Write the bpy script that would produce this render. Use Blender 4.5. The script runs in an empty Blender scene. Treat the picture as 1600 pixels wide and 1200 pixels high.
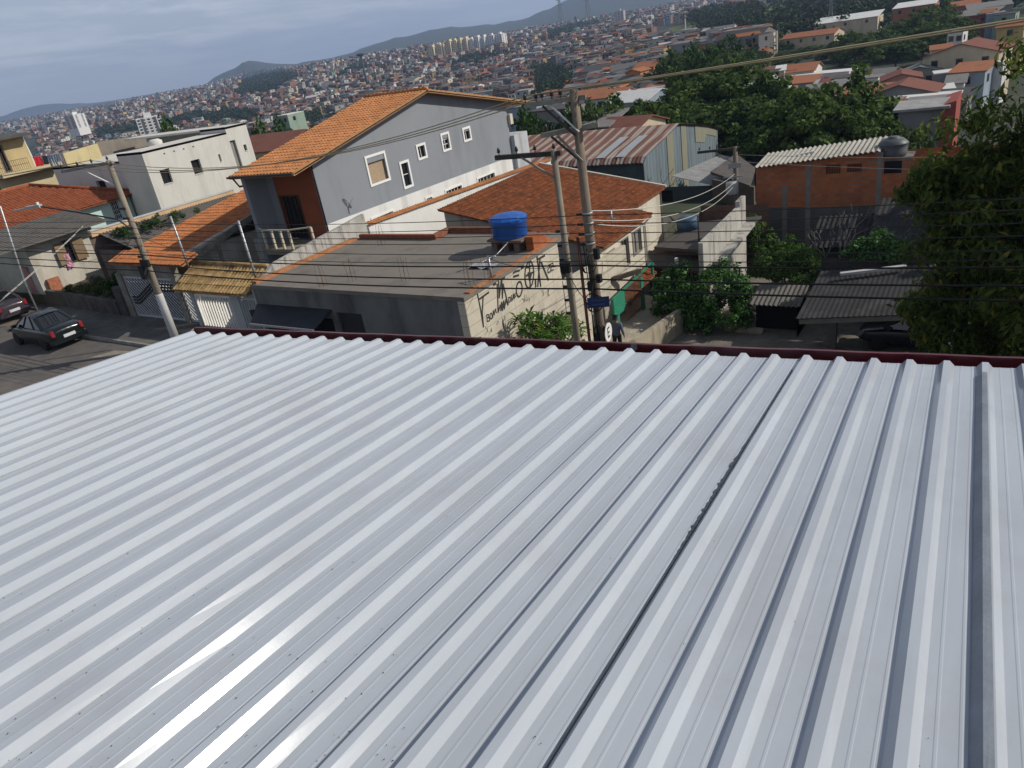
import bpy, bmesh, math, random
import numpy as np
from mathutils import Vector, Matrix
random.seed(7); RNG = np.random.default_rng(7)
S = bpy.context.scene
COL = S.collection
PI = math.pi
# ------------------------------------------------------------------ camera model (1600x1200 photograph)
FPX, PITCH, ROLL, YAW, CH = 1150.0, math.radians(25.2), math.radians(9.7), math.radians(36), 10.5
CAM = Vector((0, 0, CH))
_f = Vector((-math.sin(YAW)*math.cos(PITCH), math.cos(YAW)*math.cos(PITCH), -math.sin(PITCH)))
_r0 = Vector((math.cos(YAW), math.sin(YAW), 0)); _u0 = _r0.cross(_f)
_r = _r0*math.cos(ROLL) - _u0*math.sin(ROLL); _u = _u0*math.cos(ROLL) + _r0*math.sin(ROLL)
def ray(px, py): return (_f + _r*((px-800)/FPX) - _u*((py-600)/FPX)).normalized()
def atz(px, py, z): d = ray(px, py); return CAM + d*((z-CH)/d.z)
def atx(px, py, x): d = ray(px, py); return CAM + d*(x/d.x)
def aty(px, py, y): d = ray(px, py); return CAM + d*(y/d.y)
def atr(px, py, r): d = ray(px, py); return CAM + d*(r/math.hypot(d.x, d.y))
def pix(p):
    d = Vector(p) - CAM; w = d.dot(_f)
    return (800+FPX*d.dot(_r)/w, 600-FPX*d.dot(_u)/w, w)
cam = bpy.data.cameras.new('camera'); co = bpy.data.objects.new('camera', cam); COL.objects.link(co)
cam.sensor_width = 36; cam.lens = FPX/1600*36; cam.clip_start = .05; cam.clip_end = 40000
m = Matrix.Identity(4)
for i in range(3): m[i][0], m[i][1], m[i][2], m[i][3] = _r[i], _u[i], -_f[i], CAM[i]
co.matrix_world = m; S.camera = co
# ------------------------------------------------------------------ materials
MATS = {}
def M(name, col, rough=.85, var=.25, scale=2.0, bump=0.0, bscale=None, spec=.3, metal=0.0, col2=None, stain=None, coat=0.0, detail=6, stretch=None):
    """Principled with noise variation of the base colour; col2: second colour in noise patches; stain: (colour, amount, scale) vertical streaks."""
    if name in MATS: return MATS[name]
    mt = bpy.data.materials.new(name); mt.use_nodes = True; nt = mt.node_tree; N = nt.nodes; L = nt.links
    b = N['Principled BSDF']; b.inputs['Roughness'].default_value = rough; b.inputs['Metallic'].default_value = metal
    b.inputs['Specular IOR Level'].default_value = spec; b.inputs['Coat Weight'].default_value = coat
    geo = N.new('ShaderNodeNewGeometry'); src = geo.outputs['Position']
    if stretch:
        mp = N.new('ShaderNodeMapping'); mp.inputs['Scale'].default_value = stretch; L.new(src, mp.inputs['Vector']); src = mp.outputs[0]
    n = N.new('ShaderNodeTexNoise'); n.inputs['Scale'].default_value = scale; n.inputs['Detail'].default_value = detail; n.inputs['Roughness'].default_value = .65
    L.new(src, n.inputs['Vector'])
    rmp = N.new('ShaderNodeMapRange'); rmp.inputs['From Min'].default_value = .3; rmp.inputs['From Max'].default_value = .7
    L.new(n.outputs['Fac'], rmp.inputs['Value'])
    mx = N.new('ShaderNodeMix'); mx.data_type = 'RGBA'; L.new(rmp.outputs[0], mx.inputs[0])
    c = Vector(col)
    mx.inputs[6].default_value = (*(c*(1-var)), 1); mx.inputs[7].default_value = (*(Vector(col2) if col2 else c*(1+var*.7)), 1)
    out = mx.outputs[2]
    if stain:
        mp = N.new('ShaderNodeMapping'); mp.inputs['Scale'].default_value = (stain[2], stain[2], stain[2]*(stain[3] if len(stain) > 3 else .15)); L.new(geo.outputs['Position'], mp.inputs['Vector'])
        n2 = N.new('ShaderNodeTexNoise'); n2.inputs['Scale'].default_value = 1; n2.inputs['Detail'].default_value = 7; n2.inputs['Roughness'].default_value = .7; L.new(mp.outputs[0], n2.inputs['Vector'])
        r2 = N.new('ShaderNodeMapRange'); r2.inputs['From Min'].default_value = .5; r2.inputs['From Max'].default_value = .68; r2.inputs['To Max'].default_value = stain[1]; L.new(n2.outputs['Fac'], r2.inputs['Value'])
        m2 = N.new('ShaderNodeMix'); m2.data_type = 'RGBA'; L.new(r2.outputs[0], m2.inputs[0]); L.new(out, m2.inputs[6]); m2.inputs[7].default_value = (*stain[0], 1); out = m2.outputs[2]
    L.new(out, b.inputs['Base Color'])
    if bump:
        n3 = N.new('ShaderNodeTexNoise'); n3.inputs['Scale'].default_value = bscale or scale*4; n3.inputs['Detail'].default_value = 5; L.new(geo.outputs['Position'], n3.inputs['Vector'])
        bp = N.new('ShaderNodeBump'); bp.inputs['Strength'].default_value = bump; bp.inputs['Distance'].default_value = .05; L.new(n3.outputs['Fac'], bp.inputs['Height']); L.new(bp.outputs[0], b.inputs['Normal'])
    MATS[name] = mt; return mt
def brickmat(name, c1, c2, mortar, w=.3, h=.12, axis='x', spec=.2, msize=.012, offset=.5, dirt=None):
    """Brick courses laid out in wall coordinates: axis = horizontal world axis the wall runs along."""
    mt = bpy.data.materials.new(name); mt.use_nodes = True; nt = mt.node_tree; N = nt.nodes; L = nt.links; b = N['Principled BSDF']
    b.inputs['Roughness'].default_value = .9; b.inputs['Specular IOR Level'].default_value = spec
    geo = N.new('ShaderNodeNewGeometry'); sp = N.new('ShaderNodeSeparateXYZ'); L.new(geo.outputs['Position'], sp.inputs[0])
    cb = N.new('ShaderNodeCombineXYZ'); L.new(sp.outputs['X' if axis == 'x' else 'Y'], cb.inputs[0]); L.new(sp.outputs['Z'], cb.inputs[1])
    br = N.new('ShaderNodeTexBrick'); br.inputs['Scale'].default_value = 1; br.inputs['Brick Width'].default_value = w; br.inputs['Row Height'].default_value = h
    br.inputs['Mortar Size'].default_value = msize; br.inputs['Color1'].default_value = (*c1, 1); br.inputs['Color2'].default_value = (*c2, 1); br.inputs['Mortar'].default_value = (*mortar, 1); br.offset = offset
    L.new(cb.outputs[0], br.inputs['Vector'])
    n = N.new('ShaderNodeTexNoise'); n.inputs['Scale'].default_value = 1.3; n.inputs['Detail'].default_value = 8; L.new(geo.outputs['Position'], n.inputs['Vector'])
    r = N.new('ShaderNodeMapRange'); r.inputs['From Min'].default_value = .45; r.inputs['From Max'].default_value = .75; r.inputs['To Max'].default_value = .7; L.new(n.outputs['Fac'], r.inputs['Value'])
    mx = N.new('ShaderNodeMix'); mx.data_type = 'RGBA'; L.new(r.outputs[0], mx.inputs[0]); L.new(br.outputs['Color'], mx.inputs[6]); mx.inputs[7].default_value = (*(dirt or tuple(Vector(c1)*.5)), 1)
    L.new(mx.outputs[2], b.inputs['Base Color'])
    bp = N.new('ShaderNodeBump'); bp.inputs['Strength'].default_value = .4; bp.inputs['Distance'].default_value = .02; bp.invert = True; L.new(br.outputs['Fac'], bp.inputs['Height']); L.new(bp.outputs[0], b.inputs['Normal'])
    MATS[name] = mt; return mt
def leafmat(name, c1, c2, trans=.35, rough=.65, c3=None):
    mt = bpy.data.materials.new(name); mt.use_nodes = True; nt = mt.node_tree; N = nt.nodes; L = nt.links; b = N['Principled BSDF']
    b.inputs['Roughness'].default_value = rough; b.inputs['Specular IOR Level'].default_value = .12
    geo = N.new('ShaderNodeNewGeometry')
    rnd = geo.outputs['Random Per Island']
    rp = N.new('ShaderNodeValToRGB'); rp.color_ramp.elements[0].color = (*c1, 1); rp.color_ramp.elements[1].color = (*c2, 1)
    if c3:
        rp.color_ramp.elements[1].position = .93; e = rp.color_ramp.elements.new(1.0); e.color = (*c3, 1)
    L.new(rnd, rp.inputs[0]); L.new(rp.outputs[0], b.inputs['Base Color'])
    tr = N.new('ShaderNodeBsdfTranslucent'); L.new(rp.outputs[0], tr.inputs['Color'])
    ms = N.new('ShaderNodeMixShader'); ms.inputs[0].default_value = trans; L.new(b.outputs[0], ms.inputs[1]); L.new(tr.outputs[0], ms.inputs[2])
    L.new(ms.outputs[0], N['Material Output'].inputs['Surface']); MATS[name] = mt; return mt
# ------------------------------------------------------------------ mesh builder
class MB:
    def __init__(s): s.V = []; s.F = []; s.I = []; s.SM = []
    def add(s, vs, fs, mi=0, smooth=False):
        o = len(s.V); s.V += [tuple(v) for v in vs]
        for f in fs: s.F.append(tuple(i+o for i in f)); s.I.append(mi); s.SM.append(smooth)
    def quad(s, a, b, c, d, mi=0): s.add([a, b, c, d], [(0, 1, 2, 3)], mi)
    def poly(s, pts, mi=0): s.add(pts, [tuple(range(len(pts)))], mi)
    def box(s, x0, x1, y0, y1, z0, z1, mi=0):
        s.hexa([(x0,y0,z0),(x1,y0,z0),(x1,y1,z0),(x0,y1,z0),(x0,y0,z1),(x1,y0,z1),(x1,y1,z1),(x0,y1,z1)], mi)
    def hexa(s, v, mi=0): s.add(v, [(0,3,2,1),(4,5,6,7),(0,1,5,4),(1,2,6,5),(2,3,7,6),(3,0,4,7)], mi)
    def slab(s, pts, t, mi=0, d=(0,0,-1)):
        """polygon given thickness t along d"""
        n = len(pts); d = Vector(d)*t; a = [Vector(p) for p in pts]; b = [p+d for p in a]
        s.add(a+b, [tuple(range(n)), tuple(range(2*n-1, n-1, -1))]+[(i, n+i, n+(i+1) % n, (i+1) % n) for i in range(n)], mi)
    def bar(s, p0, p1, w, h, mi=0, up=(0,0,1)):
        p0, p1 = Vector(p0), Vector(p1); t = (p1-p0).normalized(); up = Vector(up)
        if abs(t.dot(up)) > .95: up = Vector((1,0,0)) if abs(t.x) < .9 else Vector((0,1,0))
        a = t.cross(up).normalized()*(w/2); b = a.cross(t).normalized()*(h/2)
        s.hexa([p0-a-b, p0+a-b, p1+a-b, p1-a-b, p0-a+b, p0+a+b, p1+a+b, p1-a+b], mi)
    def tube(s, pts, r, n=6, mi=0, caps=True):
        pts = [Vector(p) for p in pts]; rs = r if isinstance(r, (list, tuple)) else [r]*len(pts); vs = []; fs = []
        ref = Vector((0,0,1)) if abs((pts[-1]-pts[0]).normalized().z) < .9 else Vector((1,0,0))
        for i, p in enumerate(pts):
            t = (pts[min(i+1, len(pts)-1)]-pts[max(i-1, 0)])
            t = t.normalized() if t.length > 1e-9 else Vector((0,0,1))
            a = t.cross(ref)
            a = a.normalized() if a.length > 1e-6 else Vector((1,0,0)); b = t.cross(a)
            vs += [p+(a*math.cos(2*PI*k/n)+b*math.sin(2*PI*k/n))*rs[i] for k in range(n)]
        for i in range(len(pts)-1):
            for k in range(n): fs.append((i*n+k, i*n+(k+1) % n, (i+1)*n+(k+1) % n, (i+1)*n+k))
        if caps: fs += [tuple(range(n))[::-1], tuple(range((len(pts)-1)*n, len(pts)*n))]
        s.add(vs, fs, mi, n > 4)
    def lathe(s, c, prof, n=20, mi=0, axis='z', smooth=True):
        c = Vector(c); vs = []; fs = []
        for r, z in prof:
            for k in range(n):
                a = 2*PI*k/n; q = (r*math.cos(a), r*math.sin(a), z)
                if axis == 'x': q = (z, q[0], q[1])
                if axis == 'y': q = (q[0], z, q[1])
                vs.append(c+Vector(q))
        for i in range(len(prof)-1):
            for k in range(n): fs.append((i*n+k, i*n+(k+1) % n, (i+1)*n+(k+1) % n, (i+1)*n+k))
        fs += [tuple(range(n))[::-1], tuple(range((len(prof)-1)*n, len(prof)*n))]
        s.add(vs, fs, mi, smooth)
    def facade(s, P, a0, a1, z0, z1, holes=(), depth=.14, mi=0):
        """wall skin in a plane; P(a,z,out) gives the 3D point; holes = (a0,z0,a1,z1)"""
        A = sorted({a0, a1, *[v for h in holes for v in (min(max(h[0],a0),a1), min(max(h[2],a0),a1))]}); Z = sorted({z0, z1, *[v for h in holes for v in (min(max(h[1],z0),z1), min(max(h[3],z0),z1))]})
        for i in range(len(A)-1):
            for j in range(len(Z)-1):
                ca, cz = (A[i]+A[i+1])/2, (Z[j]+Z[j+1])/2
                if any(h[0] < ca < h[2] and h[1] < cz < h[3] for h in holes): continue
                s.quad(P(A[i],Z[j],0), P(A[i+1],Z[j],0), P(A[i+1],Z[j+1],0), P(A[i],Z[j+1],0), mi)
        for h in holes:
            for (p, q) in (((h[0],h[1]),(h[2],h[1])), ((h[2],h[1]),(h[2],h[3])), ((h[2],h[3]),(h[0],h[3])), ((h[0],h[3]),(h[0],h[1]))):
                s.quad(P(p[0],p[1],0), P(q[0],q[1],0), P(q[0],q[1],-depth), P(p[0],p[1],-depth), mi)
    def build(s, name, mats, parent=None, origin=None, local=False):
        root = parent
        while root is not None and root.parent is not None: root = root.parent
        if root is not None: o = Vector((0,0,0)) if local else root.location.copy()
        elif origin is not None: o = Vector(origin)
        else:
            xs = np.array(s.V); o = Vector(((xs[:,0].min()+xs[:,0].max())/2, (xs[:,1].min()+xs[:,1].max())/2, xs[:,2].min()))
        me = bpy.data.meshes.new(name)
        me.from_pydata([(v[0]-o.x, v[1]-o.y, v[2]-o.z) for v in s.V], [], s.F)
        for mt in (mats if isinstance(mats, (list, tuple)) else [mats]): me.materials.append(mt)
        me.polygons.foreach_set('material_index', s.I); me.polygons.foreach_set('use_smooth', s.SM); me.update()
        ob = bpy.data.objects.new(name, me); COL.objects.link(ob)
        if parent is not None: ob.parent = parent
        else: ob.location = o
        return ob
def tag(o, label=None, cat=None, group=None, kind=None):
    if label: o['label'] = label
    if cat: o['category'] = cat
    if group: o['group'] = group
    if kind: o['kind'] = kind
    return o
def thing(name, label, cat, loc=(0,0,0), group=None):
    o = bpy.data.objects.new(name, None); COL.objects.link(o); o.location = loc; o.empty_display_size = .3
    return tag(o, label, cat, group)
def copy_tree(o, parent=None):
    c = o.copy(); COL.objects.link(c); c.parent = parent
    for ch in list(o.children): copy_tree(ch, c)
    return c
def PX(x, sgn=1): return lambda a, z, o: Vector((x+sgn*o, a, z))     # wall in a plane x = const, facing sgn x
def PY(y, sgn=-1): return lambda a, z, o: Vector((a, y+sgn*o, z))
def window(parent, P, h, fm, pm, fw=.09, proud=.035, depth=.1, bars=(0, 0), name='window', sill=False):
    a0, z0, a1, z1 = h; f = MB()
    def blk(b0, c0, b1, c1, o0, o1):
        f.hexa([P(b0,c0,o0), P(b1,c0,o0), P(b1,c0,o1), P(b0,c0,o1), P(b0,c1,o0), P(b1,c1,o0), P(b1,c1,o1), P(b0,c1,o1)])
    if fw:
        blk(a0-fw, z0-fw, a1+fw, z0+.004, -.02, proud); blk(a0-fw, z1-.004, a1+fw, z1+fw, -.02, proud)
        blk(a0-fw, z0+.004, a0+.004, z1-.004, -.02, proud); blk(a1-.004, z0+.004, a1+fw, z1-.004, -.02, proud)
    t = .03
    for i in range(bars[0]): c = a0+(a1-a0)*(i+1)/(bars[0]+1); blk(c-t/2, z0, c+t/2, z1, -depth+.01, -depth+.05)
    for i in range(bars[1]): c = z0+(z1-z0)*(i+1)/(bars[1]+1); blk(a0, c-t/2, a1, c+t/2, -depth+.012, -depth+.052)
    if not f.F: blk(a0, z0-.05, a1, z0+.002, -.03, .04)
    fo = f.build(name, fm, parent); p = MB(); p.quad(P(a0,z0,-depth), P(a1,z0,-depth), P(a1,z1,-depth), P(a0,z1,-depth)); p.build('pane', pm, fo)
    return fo
def tile_roof(mb, O, u, v, L, Sl, tw=.24, row=.4, amp=.035, step=.03, inside=None, mi=0, k=6, jit=.004):
    """clay tiles: O eave corner, u along the eave, v up the slope (unit vectors); each tile an arch in a stepped row"""
    O, u, v = Vector(O), Vector(u).normalized(), Vector(v).normalized(); n = u.cross(v)
    if n.z < 0: n = -n
    nc = max(1, round(L/tw)); nr = max(1, round(Sl/row)); tw = L/nc; row = Sl/nr
    prof = [(i/k, amp*(math.sin(PI*i/(k*.62)) if i/k < .62 else -.35*math.sin(PI*(i/k-.62)/.38))) for i in range(k)]
    for r in range(nr):
        js = [random.gauss(0, jit) for _ in range(nc+1)]
        pts0, pts1 = [], []
        for c in range(nc):
            for a, z in prof:
                pts0.append(((c+a)*tw, r*row, z+step+js[c])); pts1.append(((c+a)*tw, (r+1)*row+.01, z+js[c]))
        pts0.append((L, r*row, step)); pts1.append((L, (r+1)*row+.01, 0))
        vs = [O+u*p[0]+v*p[1]+n*p[2] for p in pts0]+[O+u*p[0]+v*p[1]+n*p[2] for p in pts1]+[O+u*p[0]+v*p[1]+n*(p[2]-step-.012) for p in pts0]
        N = len(pts0); fs = []
        for i in range(N-1):
            if inside and not inside((pts0[i][0]+pts0[i+1][0])/2, (r+.5)*row): continue
            fs.append((i, i+1, N+i+1, N+i)); fs.append((2*N+i, 2*N+i+1, i+1, i))
        mb.add(vs, fs, mi, False)
def corrugated(mb, O, u, v, L, Sl, pitch=.18, amp=.025, mi=0, k=6, thick=True, segs=1, wav=0.0):
    O, u, v = Vector(O), Vector(u).normalized(), Vector(v).normalized(); n = u.cross(v)
    if n.z < 0: n = -n
    N = max(2, round(L/pitch)*k); vs = []; fs = []
    for j in range(segs+1):
        for i in range(N+1):
            a = L*i/N; z = amp*math.sin(2*PI*a/pitch) + (wav*math.sin(a*1.7+j*2.1) if wav else 0)
            vs.append(O+u*a+v*(Sl*j/segs)+n*z)
    for j in range(segs):
        for i in range(N): fs.append((j*(N+1)+i, j*(N+1)+i+1, (j+1)*(N+1)+i+1, (j+1)*(N+1)+i))
    mb.add(vs, fs, mi, True)
    if thick:
        mb.add([p-n*.03 for p in vs], [f[::-1] for f in fs], mi, True)
def catenary(p0, p1, sag, n=24):
    p0, p1 = Vector(p0), Vector(p1)
    return [p0.lerp(p1, i/n) - Vector((0,0,sag*4*(i/n)*(1-i/n))) for i in range(n+1)]
# ------------------------------------------------------------------ foliage (numpy): leaf quads round clump centres
def leaf_cloud(centres, radii, per, size, asp=.5, droop=0.0, flat=.5, rng=RNG):
    """returns verts (4n,3): per leaves about every clump centre"""
    c = np.repeat(np.asarray(centres, float), per, 0); r = np.repeat(np.asarray(radii, float), per, 0)
    n = len(c); d = rng.normal(size=(n,3)); d /= np.linalg.norm(d, axis=1)[:,None]
    pos = c + d*(r*(rng.random(n)**.45))[:,None]*np.array([1,1,.8])
    nrm = d*1.0 + rng.normal(size=(n,3))*.7 + np.array([0,0,flat]); nrm /= np.linalg.norm(nrm, axis=1)[:,None]
    t = rng.normal(size=(n,3)); t[:,2] -= droop*2; t -= nrm*(t*nrm).sum(1)[:,None]; t /= np.linalg.norm(t, axis=1)[:,None]
    b = np.cross(nrm, t); s = size*(.6+.8*rng.random(n))[:,None]
    V = np.empty((n,4,3)); V[:,0] = pos-t*s*.5; V[:,1] = pos+b*s*asp*.5+nrm*s*.08; V[:,2] = pos+t*s*.6-nrm*s*.06; V[:,3] = pos-b*s*asp*.5+nrm*s*.08
    return V.reshape(-1,3)
def quads_mesh(name, V, mats, mi=None):
    n = len(V)//4; me = bpy.data.meshes.new(name); me.vertices.add(len(V)); me.vertices.foreach_set('co', np.ascontiguousarray(V, np.float32).ravel())
    me.loops.add(4*n); me.loops.foreach_set('vertex_index', np.arange(4*n, dtype=np.int32)); me.polygons.add(n); me.polygons.foreach_set('loop_start', np.arange(0, 4*n, 4, dtype=np.int32))
    for mt in (mats if isinstance(mats, (list, tuple)) else [mats]): me.materials.append(mt)
    if mi is not None: me.polygons.foreach_set('material_index', np.asarray(mi, np.int32))
    me.update(calc_edges=True); me.validate(); return me
def clumps(n, rx, ry, rz, rng=RNG, inner=.55, low=-.6):
    """clump centres in the shell of a lumpy ellipsoid"""
    out = []
    ph = rng.random(6)*6.28
    while len(out) < n:
        d = rng.normal(size=3); d /= np.linalg.norm(d)
        if d[2] < low: continue
        a = math.atan2(d[1], d[0]); lump = 1+.18*math.sin(3*a+ph[0])+.13*math.sin(5*a+ph[1]+3*d[2])+.12*math.sin(6*d[2]+ph[2])
        out.append(d*lump*(inner+(1-inner)*rng.random()**.6)*np.array([rx,ry,rz]))
    return np.array(out)
def tree_mesh_parts(h, trunk_h, rx, ry, rz, n, per, cr, size, lm, tm, asp=.5, droop=0, trunk_r=.18, flat=.5, low=-.6, inner=.55):
    """returns (crown mesh, trunk mesh) in local coordinates, base at the origin"""
    c = clumps(n, rx, ry, rz, inner=inner, low=low); c[:,2] += h-rz
    V = leaf_cloud(c, cr*(.7+.6*RNG.random(n)), per, size, asp, droop, flat)
    crown = quads_mesh('crown', V, lm)
    mb = MB(); top = Vector((RNG.normal()*.15*rx, RNG.normal()*.15*ry, h-rz))
    mb.tube([(0,0,-.6), (0.03,0,trunk_h*.5), (top.x*.5, top.y*.5, trunk_h), top], [trunk_r*1.25, trunk_r, trunk_r*.8, trunk_r*.4], 7)
    for i in range(9):
        e = Vector(c[RNG.integers(n)])*.9; e.z = max(e.z, trunk_h*.8); s0 = Vector((0,0,trunk_h*(.6+.4*RNG.random()))); mid = s0.lerp(e, .5)+Vector((0,0,.08*h))
        mb.tube([s0, mid, e], [trunk_r*.5, trunk_r*.3, trunk_r*.1], 5)
    t = mb.build('trunk', tm, origin=(0,0,0)); tme = t.data; bpy.data.objects.remove(t)
    return crown, tme
def place_tree(parts, loc, rz, sc, name, label, cat, group=None):
    t = thing(name, label, cat, loc, group); t.rotation_euler = (0,0,rz); t.scale = (sc if isinstance(sc, (tuple, list)) else (sc,)*3)
    for nm, me in (('crown', parts[0]), ('trunk', parts[1])):
        o = bpy.data.objects.new(nm, me); COL.objects.link(o); o.parent = t
    return t
# ------------------------------------------------------------------ light, sky, air
SUN_AZ, SUN_EL = math.radians(57), math.radians(34)
sd = Vector((math.sin(SUN_AZ)*math.cos(SUN_EL), math.cos(SUN_AZ)*math.cos(SUN_EL), math.sin(SUN_EL)))
sl = bpy.data.lights.new('sun', 'SUN'); sl.energy = 4.7; sl.angle = math.radians(.55); sl.color = (1, .93, .82)
so = bpy.data.objects.new('sun', sl); COL.objects.link(so); so.rotation_euler = (-sd).to_track_quat('-Z', 'Y').to_euler(); so.location = (60, 60, 120)
W = bpy.data.worlds.new('World'); S.world = W; W.use_nodes = True; nt = W.node_tree; N = nt.nodes; L = nt.links
bg = N['Background']; sky = N.new('ShaderNodeTexSky'); sky.sky_type = 'NISHITA'; sky.sun_disc = False; sky.sun_elevation = SUN_EL; sky.sun_rotation = SUN_AZ
sky.altitude = 760; sky.air_density = 1.0; sky.dust_density = 1.6; sky.ozone_density = 1.5
tc = N.new('ShaderNodeTexCoord'); sp = N.new('ShaderNodeSeparateXYZ'); L.new(tc.outputs['Generated'], sp.inputs[0])
ad = N.new('ShaderNodeMath'); ad.operation = 'ADD'; ad.inputs[1].default_value = .06; L.new(sp.outputs['Z'], ad.inputs[0])
mxz = N.new('ShaderNodeMath'); mxz.operation = 'MAXIMUM'; mxz.inputs[1].default_value = .03; L.new(ad.outputs[0], mxz.inputs[0])
dv = N.new('ShaderNodeVectorMath'); dv.operation = 'DIVIDE'; L.new(tc.outputs['Generated'], dv.inputs[0])
cz = N.new('ShaderNodeCombineXYZ'); L.new(mxz.outputs[0], cz.inputs[0]); L.new(mxz.outputs[0], cz.inputs[1]); cz.inputs[2].default_value = 1; L.new(cz.outputs[0], dv.inputs[1])
mp = N.new('ShaderNodeMapping'); mp.inputs['Scale'].default_value = (1.15, .8, 0); mp.inputs['Rotation'].default_value = (0, 0, .5); L.new(dv.outputs[0], mp.inputs['Vector'])
cn = N.new('ShaderNodeTexNoise'); cn.inputs['Scale'].default_value = 1.0; cn.inputs['Detail'].default_value = 9; cn.inputs['Roughness'].default_value = .62; cn.inputs['Distortion'].default_value = .35; L.new(mp.outputs[0], cn.inputs['Vector'])
cr = N.new('ShaderNodeMapRange'); cr.inputs['From Min'].default_value = .44; cr.inputs['From Max'].default_value = .62; cr.inputs['To Max'].default_value = .55; L.new(cn.outputs['Fac'], cr.inputs['Value'])
cf = N.new('ShaderNodeMapRange'); cf.inputs['From Min'].default_value = .0; cf.inputs['From Max'].default_value = .05; L.new(sp.outputs['Z'], cf.inputs['Value'])
cm = N.new('ShaderNodeMath'); cm.operation = 'MULTIPLY'; L.new(cr.outputs[0], cm.inputs[0]); L.new(cf.outputs[0], cm.inputs[1])
gr = N.new('ShaderNodeMix'); gr.data_type = 'RGBA'; gr.inputs[0].default_value = .6; zf = N.new('ShaderNodeMapRange'); zf.inputs['From Min'].default_value = .05; zf.inputs['From Max'].default_value = .55; zf.inputs['To Min'].default_value = .72; zf.inputs['To Max'].default_value = .12; L.new(sp.outputs['Z'], zf.inputs['Value']); L.new(zf.outputs[0], gr.inputs[0]); L.new(sky.outputs[0], gr.inputs[6]); gr.inputs[7].default_value = (7.7, 8.6, 10.4, 1)
mix = N.new('ShaderNodeMix'); mix.data_type = 'RGBA'; L.new(cm.outputs[0], mix.inputs[0]); L.new(gr.outputs[2], mix.inputs[6]); mix.inputs[7].default_value = (10.5, 10.9, 11.9, 1)
L.new(mix.outputs[2], bg.inputs['Color']); bg.inputs['Strength'].default_value = .078
S.view_settings.view_transform = 'Standard'; S.view_settings.look = 'None'; S.view_settings.exposure = -.12; S.view_settings.gamma = 1
S.cycles.use_denoising = True; S.cycles.max_bounces = 6; S.cycles.diffuse_bounces = 3; S.cycles.glossy_bounces = 3; S.cycles.transmission_bounces = 4; S.cycles.transparent_max_bounces = 6; S.cycles.volume_bounces = 0
S.cycles.sample_clamp_indirect = 6
# ------------------------------------------------------------------ terrain
RR = [0, 60, 100, 160, 250, 400, 700, 1200, 1800, 2600, 3500, 5000, 9000, 16000]
TL = [-3, -4, -10, -18, -27, -34, -36, -31, -23, -14, -6, 0, 8, 8]
TM = [-5, -5.5, -10, -15, -23, -31, -30, -6, 8, 10, 12, 12, 12, 12]
TR = [-6, -6, -9, -11.5, -11.5, -9, -5, -2, 2, 10, 12, 12, 12, 12]
SKY = [(-40,190),(0,195),(37,189),(67,184),(97,178),(124,172),(180,161),(225,153),(270,143),(319,133),(337,120),(360,109),(382,97),(397,94),(416,98),(442,101),(472,98),(506,92),(532,88),(551,81),(600,64),(630,57),(649,54),(679,45),(697,43),(739,41),(784,36),(821,29),(847,18),(885,1),(930,-18),(1000,-30),(1100,-32),(1250,-20),(1400,0),(1600,20)]
SKA = []
for px, py in SKY:
    d = ray(px, py); SKA.append((math.degrees(math.atan2(d.x, d.y)), math.degrees(math.asin(d.z))))
SKA.sort(); SKx = [a for a, e in SKA]; SKe = [e for a, e in SKA]
from mathutils import noise as mnoise
def sstep(x, a, b): t = min(1, max(0, (x-a)/(b-a))); return t*t*(3-2*t)
def terr(x, y):
    r = math.hypot(x, y); az = math.degrees(math.atan2(x, y)); ia = az+36
    if ia > 180: ia -= 360
    wl = np.interp(ia, [-34, -8], [1, 0]); wr = np.interp(ia, [2, 20], [0, 1])
    far = wl*np.interp(r, RR, TL)+wr*np.interp(r, RR, TR)+(1-wl-wr)*np.interp(r, RR, TM)
    if r > 150: far += (math.sin(x*.011+1)*math.cos(y*.013)*1.6+math.sin(x*.004)*math.sin(y*.005+2)*3)*min(1, (r-150)/500)
    if r > 1900:
        el = np.interp(az, SKx, SKe); top = CH+4200*math.tan(math.radians(el)); rough = 6*math.sin(az*3.1)+4*math.sin(az*7.7+r*.002)
        top = max(top+rough*.4, far)
        far += 7*mnoise.noise(Vector((x*.012,y*.012,0)))+4*mnoise.noise(Vector((x*.035,y*.035,3)))
        k = math.exp(-((r-4200)/850)**2) if r < 4200 else math.exp(-((r-4200)/1600)**2)
        far = far+(top-far)*k
        if r > 6500 and -36 < ia < -18: far += 75*math.exp(-((r-9000)/900)**2)*math.exp(-((ia+27.2)/2.4)**2)
    if r < 110:
        lft = np.interp(y, [0, 22, 40, 60, 80], [-.05, -.05, -.6, -4, -8]); rgt = np.interp(y, [0, 16.5, 28, 32, 45, 60, 80], [-.05, -.05, -2.95, -3.15, -4.6, -6, -8])
        w = sstep(x, -17, -15.4); near = lft*(1-w)+rgt*w
        k = sstep(r, 60, 100); far = near*(1-k)+far*k
    return float(far)
def build_terrain():
    azs = [a for a in np.arange(-180, -84, 6)]+[a for a in np.arange(-84, 20, .5)]+[a for a in np.arange(20, 180, 5)]
    rs = [1.5]+list(np.geomspace(6, 15000, 210)); vs = [(0,0,-.05)]; fs = []
    for r in rs:
        for a in azs: x, y = r*math.sin(math.radians(a)), r*math.cos(math.radians(a)); vs.append((x, y, terr(x, y)))
    n = len(azs)
    for k in range(n): fs.append((0, 1+(k+1) % n, 1+k))
    for j in range(len(rs)-1):
        for k in range(n):
            b = 1+j*n; fs.append((b+k, b+(k+1) % n, b+n+(k+1) % n, b+n+k))
    mb = MB(); mb.add(vs, fs, 0, True); return mb
mt = M('terrain ground', (.07,.075,.06), .95, .4, .05, .3, 1.2, col2=(.045,.06,.03), stain=((.11,.10,.085), .7, .09, 1.0), spec=.1)
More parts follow.
